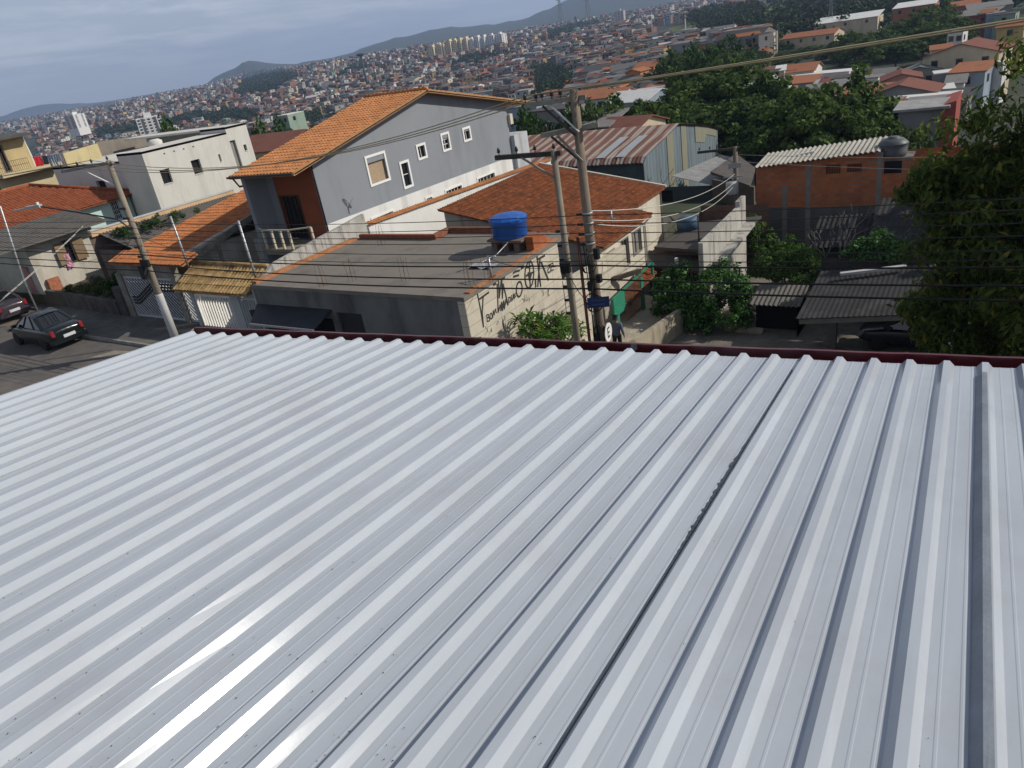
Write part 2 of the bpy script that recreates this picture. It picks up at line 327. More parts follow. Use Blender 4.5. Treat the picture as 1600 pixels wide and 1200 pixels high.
# wooded slopes beyond 1.9 km: finer clumped texture comes from bump on the same material
t = build_terrain().build('terrain', mt, origin=(0,0,0)); tag(t, kind='structure')
def strip(name, poly, z, m_, kind='structure'):
    mb = MB(); mb.poly([(x, y, z) for x, y in poly]); o = mb.build(name, m_); return tag(o, kind=kind)
asph = M('asphalt', (.115,.105,.097), .92, .25, .9, .35, 40, stain=((.17,.15,.13), .6, .35, 1.0), spec=.2)
strip('road', [(-140, 6.0), (45, 6.0), (45, 15.6), (-15, 16.9), (-42.5, 17.05), (-47.5, 19.4), (-140, 21)], .0, asph)
conc = M('pavement concrete', (.13,.125,.115), .93, .3, 1.1, .2, 30, stain=((.06,.06,.055), .6, .6, 1.0), spec=.15)
mb = MB(); mb.slab([(-140,21.1,.13), (-47.45,19.53,.13), (-42.5,17.18,.13), (-15.1,17.02,.13), (-15.1,20.6,.13), (-140,24.5,.13)], .4); tag(mb.build('pavement', conc), kind='structure')
kerbm = M('kerb concrete', (.24,.23,.21), .9, .3, 3)
mb = MB(); mb.slab([(-140,20.98,.14), (-47.5,19.4,.14), (-42.5,17.05,.14), (-15.1,16.89,.14), (-15.1,17.015,.14), (-42.47,17.175,.14), (-47.45,19.525,.14), (-140,21.095,.14)], .4); tag(mb.build('kerb', kerbm), kind='structure')
mb = MB(); mb.slab([(-140,5.9,.13), (40,5.9,.13), (40,7.9,.13), (-140,7.9,.13)], .4); tag(mb.build('pavement', conc), kind='structure')
# painted patch of newer asphalt on the road and a sandy strip
sand = M('road dust', (.17,.14,.105), .95, .3, 2.5)
mb = MB(); mb.poly([(-58,17.6,.006), (-47,17.0,.006), (-43.2,16.9,.006), (-46.6,18.9,.006), (-58,19.5,.006)]); tag(mb.build('road', sand), kind='structure')
mb = MB(); mb.poly([(-34.9,15.35,.007),(-33.4,15.7,.007),(-33.2,16.45,.007),(-34.3,16.3,.007)]); tag(mb.build('road', M('new asphalt patch', (.24,.215,.17), .95, .3, 3)), kind='structure')
mb = MB(); mb.lathe((-42.5,12.6,-.02), [(.38,0),(.38,.028),(.33,.03),(.0,.03)], 18); tag(mb.build('manhole', M('cast iron', (.05,.048,.045), .7, .3, 6)), 'round cast iron manhole cover in the street', 'manhole cover')
# courtyard and lane of the lower lots
crt = M('courtyard concrete', (.17,.155,.13), .93, .35, .8, .25, 14, stain=((.055,.055,.045), .8, .5, 1.0), spec=.12)
mb = MB(); xs = np.linspace(-14.9, 12, 14); ys = np.linspace(17, 44, 28)
for i in range(13):
    for j in range(27): mb.quad(*[(x, y, terr(x, y)+.05) for x, y in ((xs[i],ys[j]),(xs[i+1],ys[j]),(xs[i+1],ys[j+1]),(xs[i],ys[j+1]))])
tag(mb.build('ground', crt), kind='structure')
# ------------------------------------------------------------------ the metal roof in the foreground
d1 = ray(1533, 102); cX = Vector((d1.y, -d1.x, 0)).normalized(); nR = cX.cross(d1)
if nR.z < 0: nR = -nR
RH, PIT = 2.25, .263
R0 = CAM - nR*RH
def onroof(px, py): d = ray(px, py); q = CAM + d*(-RH/d.dot(nR)) - R0; return q.dot(cX), q.dot(d1)
def rp(s, t, z=0): return R0+cX*s+d1*t+nR*z
eL, eR = onroof(310, 522), onroof(1600, 576)
def eave_t(s): return eL[1]+(eR[1]-eL[1])*(s-eL[0])/(eR[0]-eL[0])
ph = -.012; sL = (onroof(310, 520)[0]+onroof(0, 616)[0])/2
k0 = math.floor((sL-ph)/PIT+.5)
rm = M('white painted steel', (.385,.418,.46), .14, .09, 1.6, .02, 3.0, spec=.28, stretch=(2.5,.22,2.5), stain=((.33,.345,.375), .55, .9, 1.0))
house = thing('house', 'foreground building roofed with new white trapezoidal metal sheets and a maroon gutter', 'building', (-3, 2, 0))
PROF = [(-.055,0),(-.021,.04),(.021,.04),(.056,0),(.095,0),(.0985,.0013),(.107,.0013),(.1105,0),(.172,0),(.176,.0016),(.184,.0016),(.188,0)]
TN = 26
for k in range(9):
    ks = k0+4*k; mb = MB(); row = []
    zo = random.uniform(-.001, .001)
    for i in range(4):
        row += [(ph+(ks+i)*PIT+a, z+zo, z) for a, z in PROF]
    row += [(ph+(ks+4)*PIT+a, z+.0035, z) for a, z in PROF[:4]]
    fr = random.random()*6
    vs = []
    for j in range(TN+1):
        for (s, z, zz) in row:
            te = eave_t(s)+random.uniform(-.001, .001)+.0*zz; t = -4.5+(te+4.5)*j/TN
            w = .0012*math.sin(t*2.3+fr+s*3)+.0010*math.sin(t*5.1+s*7+fr*2) if zz < .01 else .0005*math.sin(t*3+fr)
            ds = .0016*math.sin(t*1.3+fr)
            vs.append(rp(s+ds, t, z+w))
    n = len(row); fs = [(j*n+i, j*n+i+1, (j+1)*n+i+1, (j+1)*n+i) for j in range(TN) for i in range(n-1)]
    mb.add(vs, fs, 0, False)
    mb.add([v-nR*.0025 for v in vs], [f[::-1] for f in fs], 0, False)
    mb.build('roof_sheet', rm, house)
sR = ph+(k0+36)*PIT
# gutter along the eave
def gp(s, d, z): return rp(s, eave_t(s)+d, z)
gm = M('maroon paint', (.085,.009,.013), .33, .25, 1.5, .03, 6, spec=.5, col2=(.11,.013,.018), stain=((.16,.10,.10), .45, .9, 1.0))
mb = MB(); gs = list(np.linspace(sL-.02, sR, 40))
prof = [(-.09,-.045),(-.09,-.15),(.115,-.155),(.118,.045),(.150,.048),(.150,.020),(.128,.018),(.126,-.175),(-.10,-.17),(-.10,-.045)]
vs = []
for i, s in enumerate(gs):
    wob = .003*math.sin(i*1.7)
    vs += [gp(s, a, b+wob*(1 if b > 0 else 0)) for a, b in prof]
n = len(prof); fs = [(i*n+j, i*n+(j+1) % n, (i+1)*n+(j+1) % n, (i+1)*n+j) for i in range(len(gs)-1) for j in range(n)]
mb.add(vs, fs); g = mb.build('gutter', gm, house)
mb = MB(); s = sL-.022; mb.slab([gp(s,-.1,-.045), gp(s,-.1,-.175), gp(s,.13,-.175), gp(s,.13,.045)], .004, 0, -cX); mb.build('end_cap', M('grey zinc', (.35,.34,.32), .5, .2, 6, metal=.3), g)
sealm = M('grey sealant', (.20,.215,.24), .6, .35, 9)
sp_ = onroof(996, 540)[0]; mb = MB()
pts = []
for i in range(9):
    a = i/8; w = .035+.014*math.sin(i*2.3); z = -.14+.185*a
    pts.append((gp(sp_-w, .1135, z), gp(sp_+w*.8+.01*math.sin(i), .1135, z)))
for i in range(8): mb.quad(pts[i][0], pts[i][1], pts[i+1][1], pts[i+1][0])
mb.build('sealant_patch', sealm, g)
for q in (730, 560, 1250, 1420):     # joints between gutter lengths
    s = onroof(q, 545)[0]; mb = MB(); mb.hexa([gp(s-.012,.1125,-.12), gp(s+.012,.1125,-.12), gp(s+.012,.1155,-.12), gp(s-.012,.1155,-.12), gp(s-.012,.1125,.05), gp(s+.012,.1125,.05), gp(s+.012,.1535,.052), gp(s-.012,.1535,.052)]); mb.build('gutter_joint', gm, g)
# walls under the roof
wm = M('house render', (.45,.43,.40), .9, .15, 1)
c = [rp(sL+.12, -4.4, -.16), rp(sL+.12, eave_t(sL)-.12, -.16), rp(sR-.3, eave_t(sR)-.12, -.16), rp(sR-.3, -4.4, -.16)]
mb = MB(); mb.hexa([(p.x, p.y, -.5) for p in c[::-1]]+[tuple(p) for p in c[::-1]]); mb.build('wall', wm, house)
# bituminous sealant smeared along one overlap, thin lines along two others
tar = M('dark sealant', (.065,.072,.085), .38, .4, 20, .3, 60, spec=.5)
def seal(pa, pb, wide, off, seed, amp):
    sa, ta = onroof(*pa); sb, tb = onroof(*pb); rr = random.Random(seed); mb = MB(); n = 160; q = []
    kk = round(((sa+sb)/2-ph)/PIT); s0 = ph+kk*PIT+off
    for i in range(n+1):
        a = i/n; t = ta+(tb-ta)*a
        w = wide*(.6+.5*abs(math.sin(i*.37+seed))*rr.random()) + amp*max(0, math.sin((a-.30)/.38*PI) if .30 < a < .68 else 0)*rr.random()
        q.append((rp(s0-w*.9, t, .003), rp(s0+.004, t, .0095), rp(s0+.010+w*.35, t, .016+w*.3)))
    for i in range(n):
        for j in range(2): mb.quad(q[i][j], q[i][j+1], q[i+1][j+1], q[i+1][j])
    mb.build('sealant_strip', tar, house)
seal((845,1200), (1236,578), .0055, -.064, 3, .024)
mb = MB(); sc = ph+PIT; fl = M('grey overlap tape', (.20,.225,.26), .45, .25, 2.5, .1, 30)
tt = np.linspace(-2.5, eave_t(sc)-.25, 40)
rows = [[rp(sc+a, t, z+.0045+.0006*math.sin(t*9+a*60)) for a, z in ((-.062,0),(-.055,.0015),(-.0215,.0415),(-.006,.0420),(.012,.0415))] for t in tt]
for j in range(39):
    for i in range(4): mb.quad(rows[j][i], rows[j][i+1], rows[j+1][i+1], rows[j+1][i])
mb.build('overlap_strip', fl, house)
# dirt specks lying on the sheets
mb = MB(); rr = random.Random(4)
for i in range(125):
    px, py = rr.uniform(-10, 640), 1210-rr.random()**1.5*340
    if i > 104: px, py = rr.uniform(300, 1500), rr.uniform(640, 1190)
    s, t = onroof(px, py); fr = ((s-ph)/PIT) % 1
    if fr < .19 or fr > .81: s = ph+(math.floor((s-ph)/PIT)+rr.uniform(.22,.78))*PIT
    a = rr.random()*6.3; l = rr.uniform(.0015, .005); w = l*rr.uniform(.35, .9); ca, sa = math.cos(a), math.sin(a)
    f = [(l*ca, l*sa), (-w*sa, w*ca), (-l*ca, -l*sa), (w*sa, -w*ca)]
    mb.add([rp(s+x, t+y, .0045) for x, y in f]+[rp(s, t, .0075)], [(0,1,4),(1,2,4),(2,3,4),(3,0,4)])
tag(mb.build('dirt_specks', M('dark grit', (.02,.02,.02), .9)), 'dark grit and leaf crumbs scattered over the near white roof sheets', 'debris', kind='stuff')
# ------------------------------------------------------------------ shared materials of the near block
glass = M('dark glass', (.012,.014,.017), .12, .3, 2, spec=.6)
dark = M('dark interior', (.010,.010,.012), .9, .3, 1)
tile_o = M('orange clay tile', (.43,.175,.065), .8, .30, 3.2, .1, 30, col2=(.54,.24,.10), stain=((.17,.075,.04), .7, .8, 1.0), spec=.2)
tile_b = M('bright orange clay tile', (.42,.145,.05), .8, .35, 3.0, .1, 30, col2=(.50,.20,.08), stain=((.16,.07,.035), .6, .8, 1.0), spec=.2)
tile_r = M('old red clay tile', (.26,.082,.034), .88, .45, 3.5, .1, 30, col2=(.36,.13,.055), stain=((.09,.045,.03), .8, 1.1, 1.0), spec=.15)
tile_h = M('red clay tile', (.27,.075,.032), .85, .35, 3.0, .1, 30, col2=(.33,.105,.05), stain=((.12,.045,.025), .5, .7, 1.0), spec=.15)
tile_y = M('yellow clay tile', (.36,.235,.10), .85, .35, 3.0, .1, 30, col2=(.44,.30,.14), stain=((.08,.055,.03), .95, 1.6, 1.0), spec=.15)
bluegrey = M('blue grey paint', (.225,.243,.268), .8, .05, .5, .03, 30, stain=((.17,.185,.205), .6, .8, .2), spec=.25)
whitep = M('white painted wall', (.66,.66,.64), .85, .06, .7, .03, 30, stain=((.42,.41,.39), .6, .9), spec=.2)
stained = M('weathered white wall', (.40,.39,.36), .9, .25, .8, .05, 30, stain=((.05,.048,.044), 1.0, 3.2, .14), spec=.15)
coping = M('wall top orange brick', (.36,.16,.075), .9, .35, 5, .2, 30)
concr = M('grey concrete', (.19,.178,.160), .93, .3, .9, .15, 25, stain=((.07,.066,.06), .85, .9, .5), spec=.15)
slabm = M('weathered roof slab', (.27,.245,.21), .93, .35, .55, .2, 18, col2=(.19,.172,.15), stain=((.11,.10,.088), .7, .75, 1.0), spec=.15, stretch=(1,.35,1))
brick_o = brickmat('orange hollow brick', (.40,.12,.045), (.34,.095,.035), (.23,.16,.12), .3, .2, 'x')
brick_y = brickmat('orange hollow brick side', (.40,.12,.045), (.34,.095,.035), (.23,.16,.12), .3, .2, 'y')
galv = M('galvanised steel', (.38,.39,.40), .45, .15, 4, metal=.6)
rust = M('rusty iron', (.16,.062,.03), .85, .4, 12)
blk = M('black rubber', (.012,.012,.013), .6, .2, 8)
cream = M('cream wall', (.55,.51,.42), .88, .08, .7, .04, 30, stain=((.30,.27,.21), .6, 1.1), spec=.2)
def rectX(tl, br, X): a, b = atx(*tl, X), atx(*br, X); return (min(a.y,b.y), min(a.z,b.z), max(a.y,b.y), max(a.z,b.z))
def rectY(tl, br, Y): a, b = aty(*tl, Y), aty(*br, Y); return (min(a.x,b.x), min(a.z,b.z), max(a.x,b.x), max(a.z,b.z))
# ------------------------------------------------------------------ grey flat-roofed shop
SX0, SX1, SY0, SY1, SZ = -25.9, -14.9, 18.6, 25.2, 2.75
shop = thing('shop', 'low grey flat roofed corner building with spray painted letters on its side wall', 'building', (-20, 22, 0))
gcol = M('dark grey render', (.15,.15,.148), .92, .25, .6, .05, 20, stain=((.05,.05,.05), .7, .8), spec=.15)
gblock = brickmat('cream block wall', (.52,.48,.39), (.47,.43,.35), (.30,.27,.215), .98, .42, 'y', msize=.012, offset=.0, dirt=(.33,.30,.245))
mb = MB(); P = PY(SY0)
op = (aty(412,486,SY0).x, -.2, aty(516,486,SY0).x, 1.55); dr = (aty(523,478,SY0).x, -.2, aty(561,478,SY0).x, 1.85)
mb.facade(P, SX0, SX1, -.5, SZ, [op, dr], .25)
mb.facade(PX(SX0,-1), SY0, SY1, -.5, SZ); mb.facade(PY(SY1,1), SX0, SX1, -4, SZ)
mb.build('front_wall', gcol, shop)
mb = MB(); mb.facade(PX(SX1), SY0+.02, SY1, -4.5, SZ-.11); mb.box(SX1-.3, SX1+.003, SY0-.003, SY0+.02, -4.5, SZ-.11)
sw = mb.build('side_wall', gblock, shop)
mb = MB(); mb.box(SX0-.02, SX1+.05, SY0-.06, SY1+.05, SZ-.1, SZ+.05); mb.build('roof_slab', slabm, shop)
mb = MB(); mb.box(SX0, SX0+.3, SY0+.05, SY1-.3, SZ+.05, SZ+.17); mb.build('brick_course', coping, shop)
mb = MB(); mb.box(SX0+.3, -21.2, SY1-.2, SY1, SZ+.05, SZ+.27); mb.box(-21.2, -20.95, SY1-.2, SY1+1.0, SZ+.05, SZ+.28); mb.box(-20.95, SX1-2.0, SY1+.85, SY1+1.0, SZ-.1, SZ+.30)
mb.build('brick_parapet', M('dark brick', (.23,.085,.045), .92, .4, 5, .2, 20), shop)
mb = MB(); mb.box(SX1-.16, SX1+.06, SY0+.3, SY1, SZ+.05, SZ+.10); mb.build('edge_strip', coping, shop)
mb = MB(); mb.box(-20.9, SX1+.05, SY1+.05, SY1+.95, SZ-.1, SZ+.046); mb.build('roof_slab', slabm, shop)
ob = MB(); ob.facade(PX(op[2]+.12), SY0+.02, SY0+.05, 0, 1); 
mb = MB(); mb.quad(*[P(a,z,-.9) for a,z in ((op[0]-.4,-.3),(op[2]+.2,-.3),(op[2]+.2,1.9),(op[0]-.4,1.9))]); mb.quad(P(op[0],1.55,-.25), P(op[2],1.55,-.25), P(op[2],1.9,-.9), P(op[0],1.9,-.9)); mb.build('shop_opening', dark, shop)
mb = MB(); mb.box(op[0]+1.1, op[0]+1.6, SY0+.4, SY0+.8, -.1, .75); mb.box(op[0]+2.2, op[0]+2.9, SY0+.35, SY0+.8, -.1, .5); mb.box(op[0]+1.75, op[0]+1.85, SY0-.01, SY0+.05, -.2, 1.55); mb.build('counter', M('shop goods', (.10,.07,.075), .8, .5, 4), shop)
mb = MB(); mb.box(dr[0]+.05, dr[2]-.05, SY0+.08, SY0+.13, -.2, 1.80); d_ = mb.build('door', M('black painted door', (.022,.024,.028), .5, .2, 2), shop)
mb = MB(); mb.tube([(dr[0]+.15, SY0+.05, .85), (dr[0]+.15, SY0+.05, 1.0)], .018, 6); mb.build('handle', galv, d_)
mb = MB(); a0, a1 = aty(383,481,SY0-1.1), aty(481,486,SY0-1.1); mb.slab([(a0.x, SY0-1.1, 1.53), (a1.x, SY0-1.1, 1.53), (op[2]+.1, SY0-.003, 1.95), (op[0]-.3, SY0-.003, 1.95)], .05)
aw = mb.build('awning', M('dark awning sheet', (.022,.024,.03), .55, .3, 2), shop)
mb = MB(); mb.bar((a0.x-.02, SY0-1.12, 1.52), (a1.x+.02, SY0-1.12, 1.52), .05, .08); mb.build('front_rail', galv, aw)
# rebar ends left standing in the slab
for px, py in ((500,448),(545,440),(628,440),(728,446),(758,440),(592,385),(770,378)):
    b = atz(px, py, SZ+.05); rb = MB()
    for i in range(4):
        x, y = b.x+(i % 2)*.22+random.uniform(-.02,.02), b.y+(i//2)*.2; rb.tube([(x,y,SZ), (x+random.uniform(-.03,.03), y, SZ+.45), (x+random.uniform(-.1,.1), y+random.uniform(-.05,.05), SZ+.85+.2*random.random())], .008, 4)
    rb.build('rebar', rust, shop)
mb = MB(); mb.tube([(-14.99,20.5,2.5), (-14.99,20.5,3.62)], .05, 8); mb.tube([(-14.99,20.5,3.6),(-14.6,20.42,3.62)], .03, 6); mb.build('service_mast', galv, shop)
# spray painted letters and scrawls on the side wall (pixels of the photograph on the wall plane)
def strokes(lines, w, off=.006):
    mb = MB()
    for ln in lines:
        pts = [atx(720+x/6.667, 360+y/6.667, SX1) for x, y in ln]
        for a, b in zip(pts[:-1], pts[1:]):
            t = (b-a); t.x = 0
            if t.length < 1e-5: continue
            t.normalize(); nrm = Vector((0, -t.z, t.y))*(w/2); e = t*(w*.3); o = Vector((off,0,0))
            q = [a-nrm-e+o, a+nrm-e+o, b+nrm+e+o, b-nrm+e+o]
            if (q[1]-q[0]).cross(q[3]-q[0]).x < 0: q = q[::-1]
            mb.poly(q); off += .00004
    return mb
def letter_parts(lines, w, off, mat_, name):
    for i, ln in enumerate(lines): strokes([ln], w, off+.0009*i).build(name, mat_, sw)
ell = lambda cx, cy, rx, ry, sk=0, n=16: [(cx+rx*math.cos(2*PI*i/n)+sk*math.sin(2*PI*i/n), cy+ry*math.sin(2*PI*i/n)) for i in range(n+1)]
bold = [[(172,660),(205,820),(235,1005)],[(185,722),(290,645)],[(232,690),(222,850),(235,1000)],
 [(378,560),(388,850)],[(388,850),(410,780)],[(392,520),(400,700),(425,480),(432,705),(440,560)],[(440,560),(490,770)],[(415,830),(425,750),(432,832),(446,735),(452,815),(470,720),(490,775)],
 ell(607,612,30,78,-4), ell(712,460,46,140,-6), [(688,385),(745,365)],[(700,440),(715,520),(735,450)],[(712,330),(722,590)],[(680,470),(760,430)],
 [(545,445),(560,430),(610,415)],[(548,480),(600,465)],[(632,345),(630,400)],[(650,325),(645,390)],
 [(790,258),(830,580)],[(800,300),(870,262)],[(822,300),(800,580)],[(835,330),(910,515)],[(775,510),(778,585)],[(335,470),(340,565)],[(352,470),(356,560)],[(430,455),(436,500)],[(445,450),(450,492)],[(380,470),(408,455)]]
letter_parts(bold, .075, .004, M('black spray paint', (.035,.034,.034), .85, .5, 9), 'painted_letter')
mid = [[(268,880),(275,948)],[(268,880),(290,878),(292,905),(272,912),(298,908),(300,940),(276,948)],ell(315,893,11,30),[(332,912),(338,835),(348,880),(358,818),(370,858)],
 [(497,700),(500,752),(518,735),(515,695),(497,700)],[(530,735),(527,690)],[(526,676),(528,680)],[(540,725),(545,662),(556,712)],[(542,700),(553,694)],[(560,700),(568,690),(558,668),(566,655)],
 [(908,365),(928,352),(930,372),(906,405),(906,440),(930,428)],[(936,350),(958,338),(960,358),(935,392),(936,420),(962,408)]]
letter_parts(mid, .05, .004, MATS['black spray paint'], 'painted_letter')
rs = random.Random(9); thin = []
for cx, cy in ((390,960),(430,1000),(460,940),(250,1090),(300,1080),(560,1085),(650,720),(700,690),(880,650),(910,660),(610,740),(850,680)):
    x, y = cx, cy; ln = []
    for i in range(7): ln.append((x, y)); x += rs.uniform(-14,22); y += rs.uniform(-38,38)
    thin.append(ln)
letter_parts(thin, .018, .004, M('faded spray paint', (.15,.14,.125), .8, .2, 6), 'painted_scrawl')
# lower boundary wall behind the shop, along the lane
bw = MB(); pa, pb = atx(868,450,SX1), atx(925,416,SX1)
bw.slab([(SX1, SY1+.06, -5), (SX1, 31.5, -5), (SX1, 31.5, .62), (SX1, 28.9, .72), (SX1, SY1+.06, 1.0)], .2, 0, (-1,0,0))
tag(bw.build('boundary_wall', gblock), 'cream block boundary wall continuing the painted shop wall down the lane', 'wall')
sw2 = MB()
# water tank and its stand
def lathe_thing(name, label, cat, loc, prof, mat_, n=24, group=None):
    mb = MB(); mb.lathe(loc, prof, n); o = mb.build(name, mat_, origin=loc); return tag(o, label, cat, group)
tb = Vector((-16.25, 23.95, SZ+.05))
mb = MB(); blkm = M('stand block', (.10,.055,.042), .92, .4, 6)
for dx in (-.55, .0, .5): mb.box(tb.x+dx-.12, tb.x+dx+.12, tb.y-.45, tb.y+.45, tb.z, tb.z+.42)
mb.box(tb.x-.75, tb.x+.85, tb.y-.6, tb.y+.62, tb.z+.42, tb.z+.50)
st = mb.build('brick_stand', M('tank stand concrete', (.17,.12,.10), .92, .4, 5), None, (tb.x, tb.y, tb.z)); tag(st, 'low block stand carrying the blue water tank on the grey slab roof', 'stand')
mb = MB(); mb.box(tb.x+.86, tb.x+1.2, tb.y-.3, tb.y+.25, tb.z, tb.z+.55); mb.box(tb.x+.86, tb.x+1.2, tb.y+.25, tb.y+.7, tb.z, tb.z+.38); mb.box(tb.x+.86, tb.x+1.2, tb.y+.7, tb.y+1.0, tb.z, tb.z+.2); tag(mb.build('brick_pile', brick_y), 'stacked orange bricks on the slab roof beside the blue water tank', 'bricks')
tk = thing('water_tank', 'bright blue plastic water tank with folded lid on the grey slab roof', 'water tank', (tb.x, tb.y, tb.z+.5))
bl = M('blue plastic', (.006,.085,.36), .38, .12, 2, .02, 20, spec=.5)
mb = MB(); mb.lathe(tk.location, [(.66,0),(.69,.05),(.72,.58),(.745,.60),(.745,.68)], 28); mb.build('body', bl, tk)
mb = MB(); c = tk.location; n = 14; ring = [(.775*math.cos(2*PI*i/n), .775*math.sin(2*PI*i/n), .67) for i in range(n)]; r2 = [((.60+.07*(i % 2))*math.cos(2*PI*i/n), (.60+.07*(i % 2))*math.sin(2*PI*i/n), .86-.03*(i % 2)) for i in range(n)]; r3 = [(.22*math.cos(2*PI*i/n), .22*math.sin(2*PI*i/n), .93) for i in range(n)]
rng = [(x*1.0, y, .74) for x, y, z in ring]
mb.add([c+Vector(p) for p in ring+rng+r2+r3], [(q*n+i, q*n+(i+1) % n, (q+1)*n+(i+1) % n, (q+1)*n+i) for q in range(3) for i in range(n)]+[tuple(range(3*n,4*n))]); mb.build('lid', bl, tk)
tag(MB.build(type('x',(MB,),{})() if False else (lambda m: (m.tube([(tb.x+.3,tb.y-.7,SZ+.5),(tb.x+.1,tb.y-1.3,SZ+.2),(tb.x-.2,tb.y-2.0,SZ+.09),(tb.x-.6,tb.y-3.0,SZ+.08)], .022, 6), m)[1])(MB()), 'pipe', galv), 'thin pale pipe running from the blue tank across the slab roof', 'pipe')
pm = M('crumpled plastic', (.33,.34,.36), .35, .4, 5); mb = MB(); b = atz(730,420,SZ+.06)
g5 = [[Vector((b.x+i*.22, b.y+j*.18, SZ+.06+.09*abs(math.sin(i*2.1+j*1.3)))) for i in range(6)] for j in range(4)]
for j in range(3):
    for i in range(5): mb.quad(g5[j][i], g5[j][i+1], g5[j+1][i+1], g5[j+1][i])
tag(mb.build('tarpaulin', pm), 'crumpled pale plastic sheet lying on the slab roof', 'tarpaulin')
# ------------------------------------------------------------------ weathered wall and coped white wall between the shop and the blue-grey house
WX = -26.0
mb = MB(); a, b = atx(412,420,WX), atx(568,334,WX)
mb.slab([(WX,18.75,-.5), (WX,b.y,-.5), (WX,b.y,b.z), (WX,a.y+.5,a.z+.05), (WX,a.y,a.z-.25), (WX,18.75,2.5)], .18, 0, (-1,0,0)); tag(mb.build('boundary_wall', stained), 'white boundary wall with black damp streaks stepping up beside the slab roof', 'wall')
cw = thing('boundary_wall', 'long white boundary wall capped with orange tiles beside the blue grey house', 'wall', (WX-.1, 35, 0))
mb = MB(); a, b = atx(575,352,WX), atx(860,250,WX)
mb.slab([(WX,b.y,-6), (WX,b.y,b.z), (WX,a.y+.02,a.z), (WX,a.y+.02,-6)][::-1], .18, 0, (-1,0,0)); mb.build('wall', whitep, cw)
mb = MB(); L_ = (b-a).length; u = (b-a).normalized(); tile_roof(mb, a+Vector((.12,0,.01)), u, Vector((-.95,0,.32)), L_, .36, .22, .36, .03, .02); mb.build('coping', tile_o, cw)
# ------------------------------------------------------------------ blue-grey house
BX, BXL = -28.0, -31.7
E1, R1, E2 = atx(458,268,-27.4), atx(667,138,-27.4), atx(828,157,-27.4)
yF, yB = E1.y+1.6, atx(792,179,BX).y
bh = thing('house', 'tall blue grey gabled house with orange tile roof and a front balcony', 'house', (-31, 34, 0))
sl1, sl2 = (R1.z-E1.z)/(R1.y-E1.y), (R1.z-E2.z)/(E2.y-R1.y)
roofz = lambda y: (E1.z+(y-E1.y)*sl1 if y < R1.y else R1.z-(y-R1.y)*sl2)-.10
zs = lambda y: np.interp(y, [atx(565,329,BX).y, atx(803,243,BX).y], [atx(565,329,BX).z, atx(803,243,BX).z])
zlow = float(zs(yF)); zlowB = float(zs(yB))
P = PX(BX)
wins = [rectX((571.5,248),(607.5,278.5),BX), rectX((625.5,256.5),(643.5,288),BX), rectX((651.5,229.5),(665.5,243.5),BX), rectX((689.5,212),(703,231),BX), rectX((723.5,203),(735,216),BX)]
mb = MB(); zt = 5.55; zm = zlow
mb.facade(P, yF, yB, zm, zt, wins, .16)
mb.poly([P(yF,zt,0), P(yB,zt,0), P(yB,roofz(yB),0), P(R1.y,roofz(R1.y),0), P(yF,roofz(yF),0)])
mb.poly([P(yF,zm,0), P(yB,zm,0), P(yB,zlowB,0)][::-1])
wl = mb.build('gable_wall', bluegrey, bh)
wp = M('white frame paint', (.72,.72,.70), .6, .05, 2); brd = M('plywood boards', (.36,.27,.18), .85, .3, 6, stretch=(1,1,6))
for i, h in enumerate(wins): window(bh, P, h, wp, brd if i in (0,) else glass, .12, .04, .12, (0,0) if i == 0 else ((1,2) if i == 3 else (0,1) if i == 1 else (1,0)))
mb = MB(); lw = [rectX((580,337),(614,333),BX), rectX((664.5,305),(675,309),BX), rectX((696,297),(722,297),BX), rectX((745,272.5),(772,270),BX)]
lw = [(h[0], float(zs(h[0]))-1.15, h[2], float(zs(h[0]))-.62) for h in lw]
mb.facade(P, yF, yB, -6, zlowB, lw, .16); mb.poly([P(yF,zlowB,0), P(yB,zlowB,0), P(yF,zlow,0)])
mb.facade(PX(BXL,-1), yF, yB, -6, 5.5); mb.poly([PX(BXL,-1)(y,z,0) for y,z in ((yF,5.5),(yB,5.5),(yB,roofz(yB)),(R1.y,roofz(R1.y)),(yF,roofz(yF)))])
mb.facade(PY(yB,1), BXL, BX, -6, roofz(yB)); mb.build('wall', whitep, bh)
for h in lw: window(bh, P, h, wp, glass, .10, .035, .12, (4, 0))
# front: terracotta wall with dark doors, balcony slab, rail, columns
terra = M('terracotta wall', (.24,.068,.030), .85, .12, 1.0, .04, 25)
zb = zlow-.75; dz = zb+2.2
dd = (BXL+1.0, zb+.02, BXL+2.3, dz)
mb = MB(); mb.facade(PY(yF), BXL+.8, BX, zb, roofz(yF)+.0, [dd], .15); mb.build('front_wall', terra, bh)
mb = MB(); mb.box(BXL, BXL+.25, E1.y+.35, yF-.003, zb-2.5, roofz(E1.y+.35)-.05); mb.box(BXL, BXL+.8, yF-.001, yF+.2, zb, roofz(yF)-.05); mb.build('front_pier', bluegrey, bh)
mb = MB(); mb.facade(PY(yF), BXL, BX, -.5, zb-.25, [(BXL+.5,-.2,BX-1.2,zb-.9)], .3); mb.build('ground_floor_wall', whitep, bh)
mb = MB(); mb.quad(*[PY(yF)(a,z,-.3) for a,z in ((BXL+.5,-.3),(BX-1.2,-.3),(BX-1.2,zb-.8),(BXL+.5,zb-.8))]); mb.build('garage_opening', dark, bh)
window(bh, PY(yF), dd, M('dark wood', (.05,.025,.015), .6, .3, 3), glass, .07, .03, .1, (3,0), 'balcony_door')
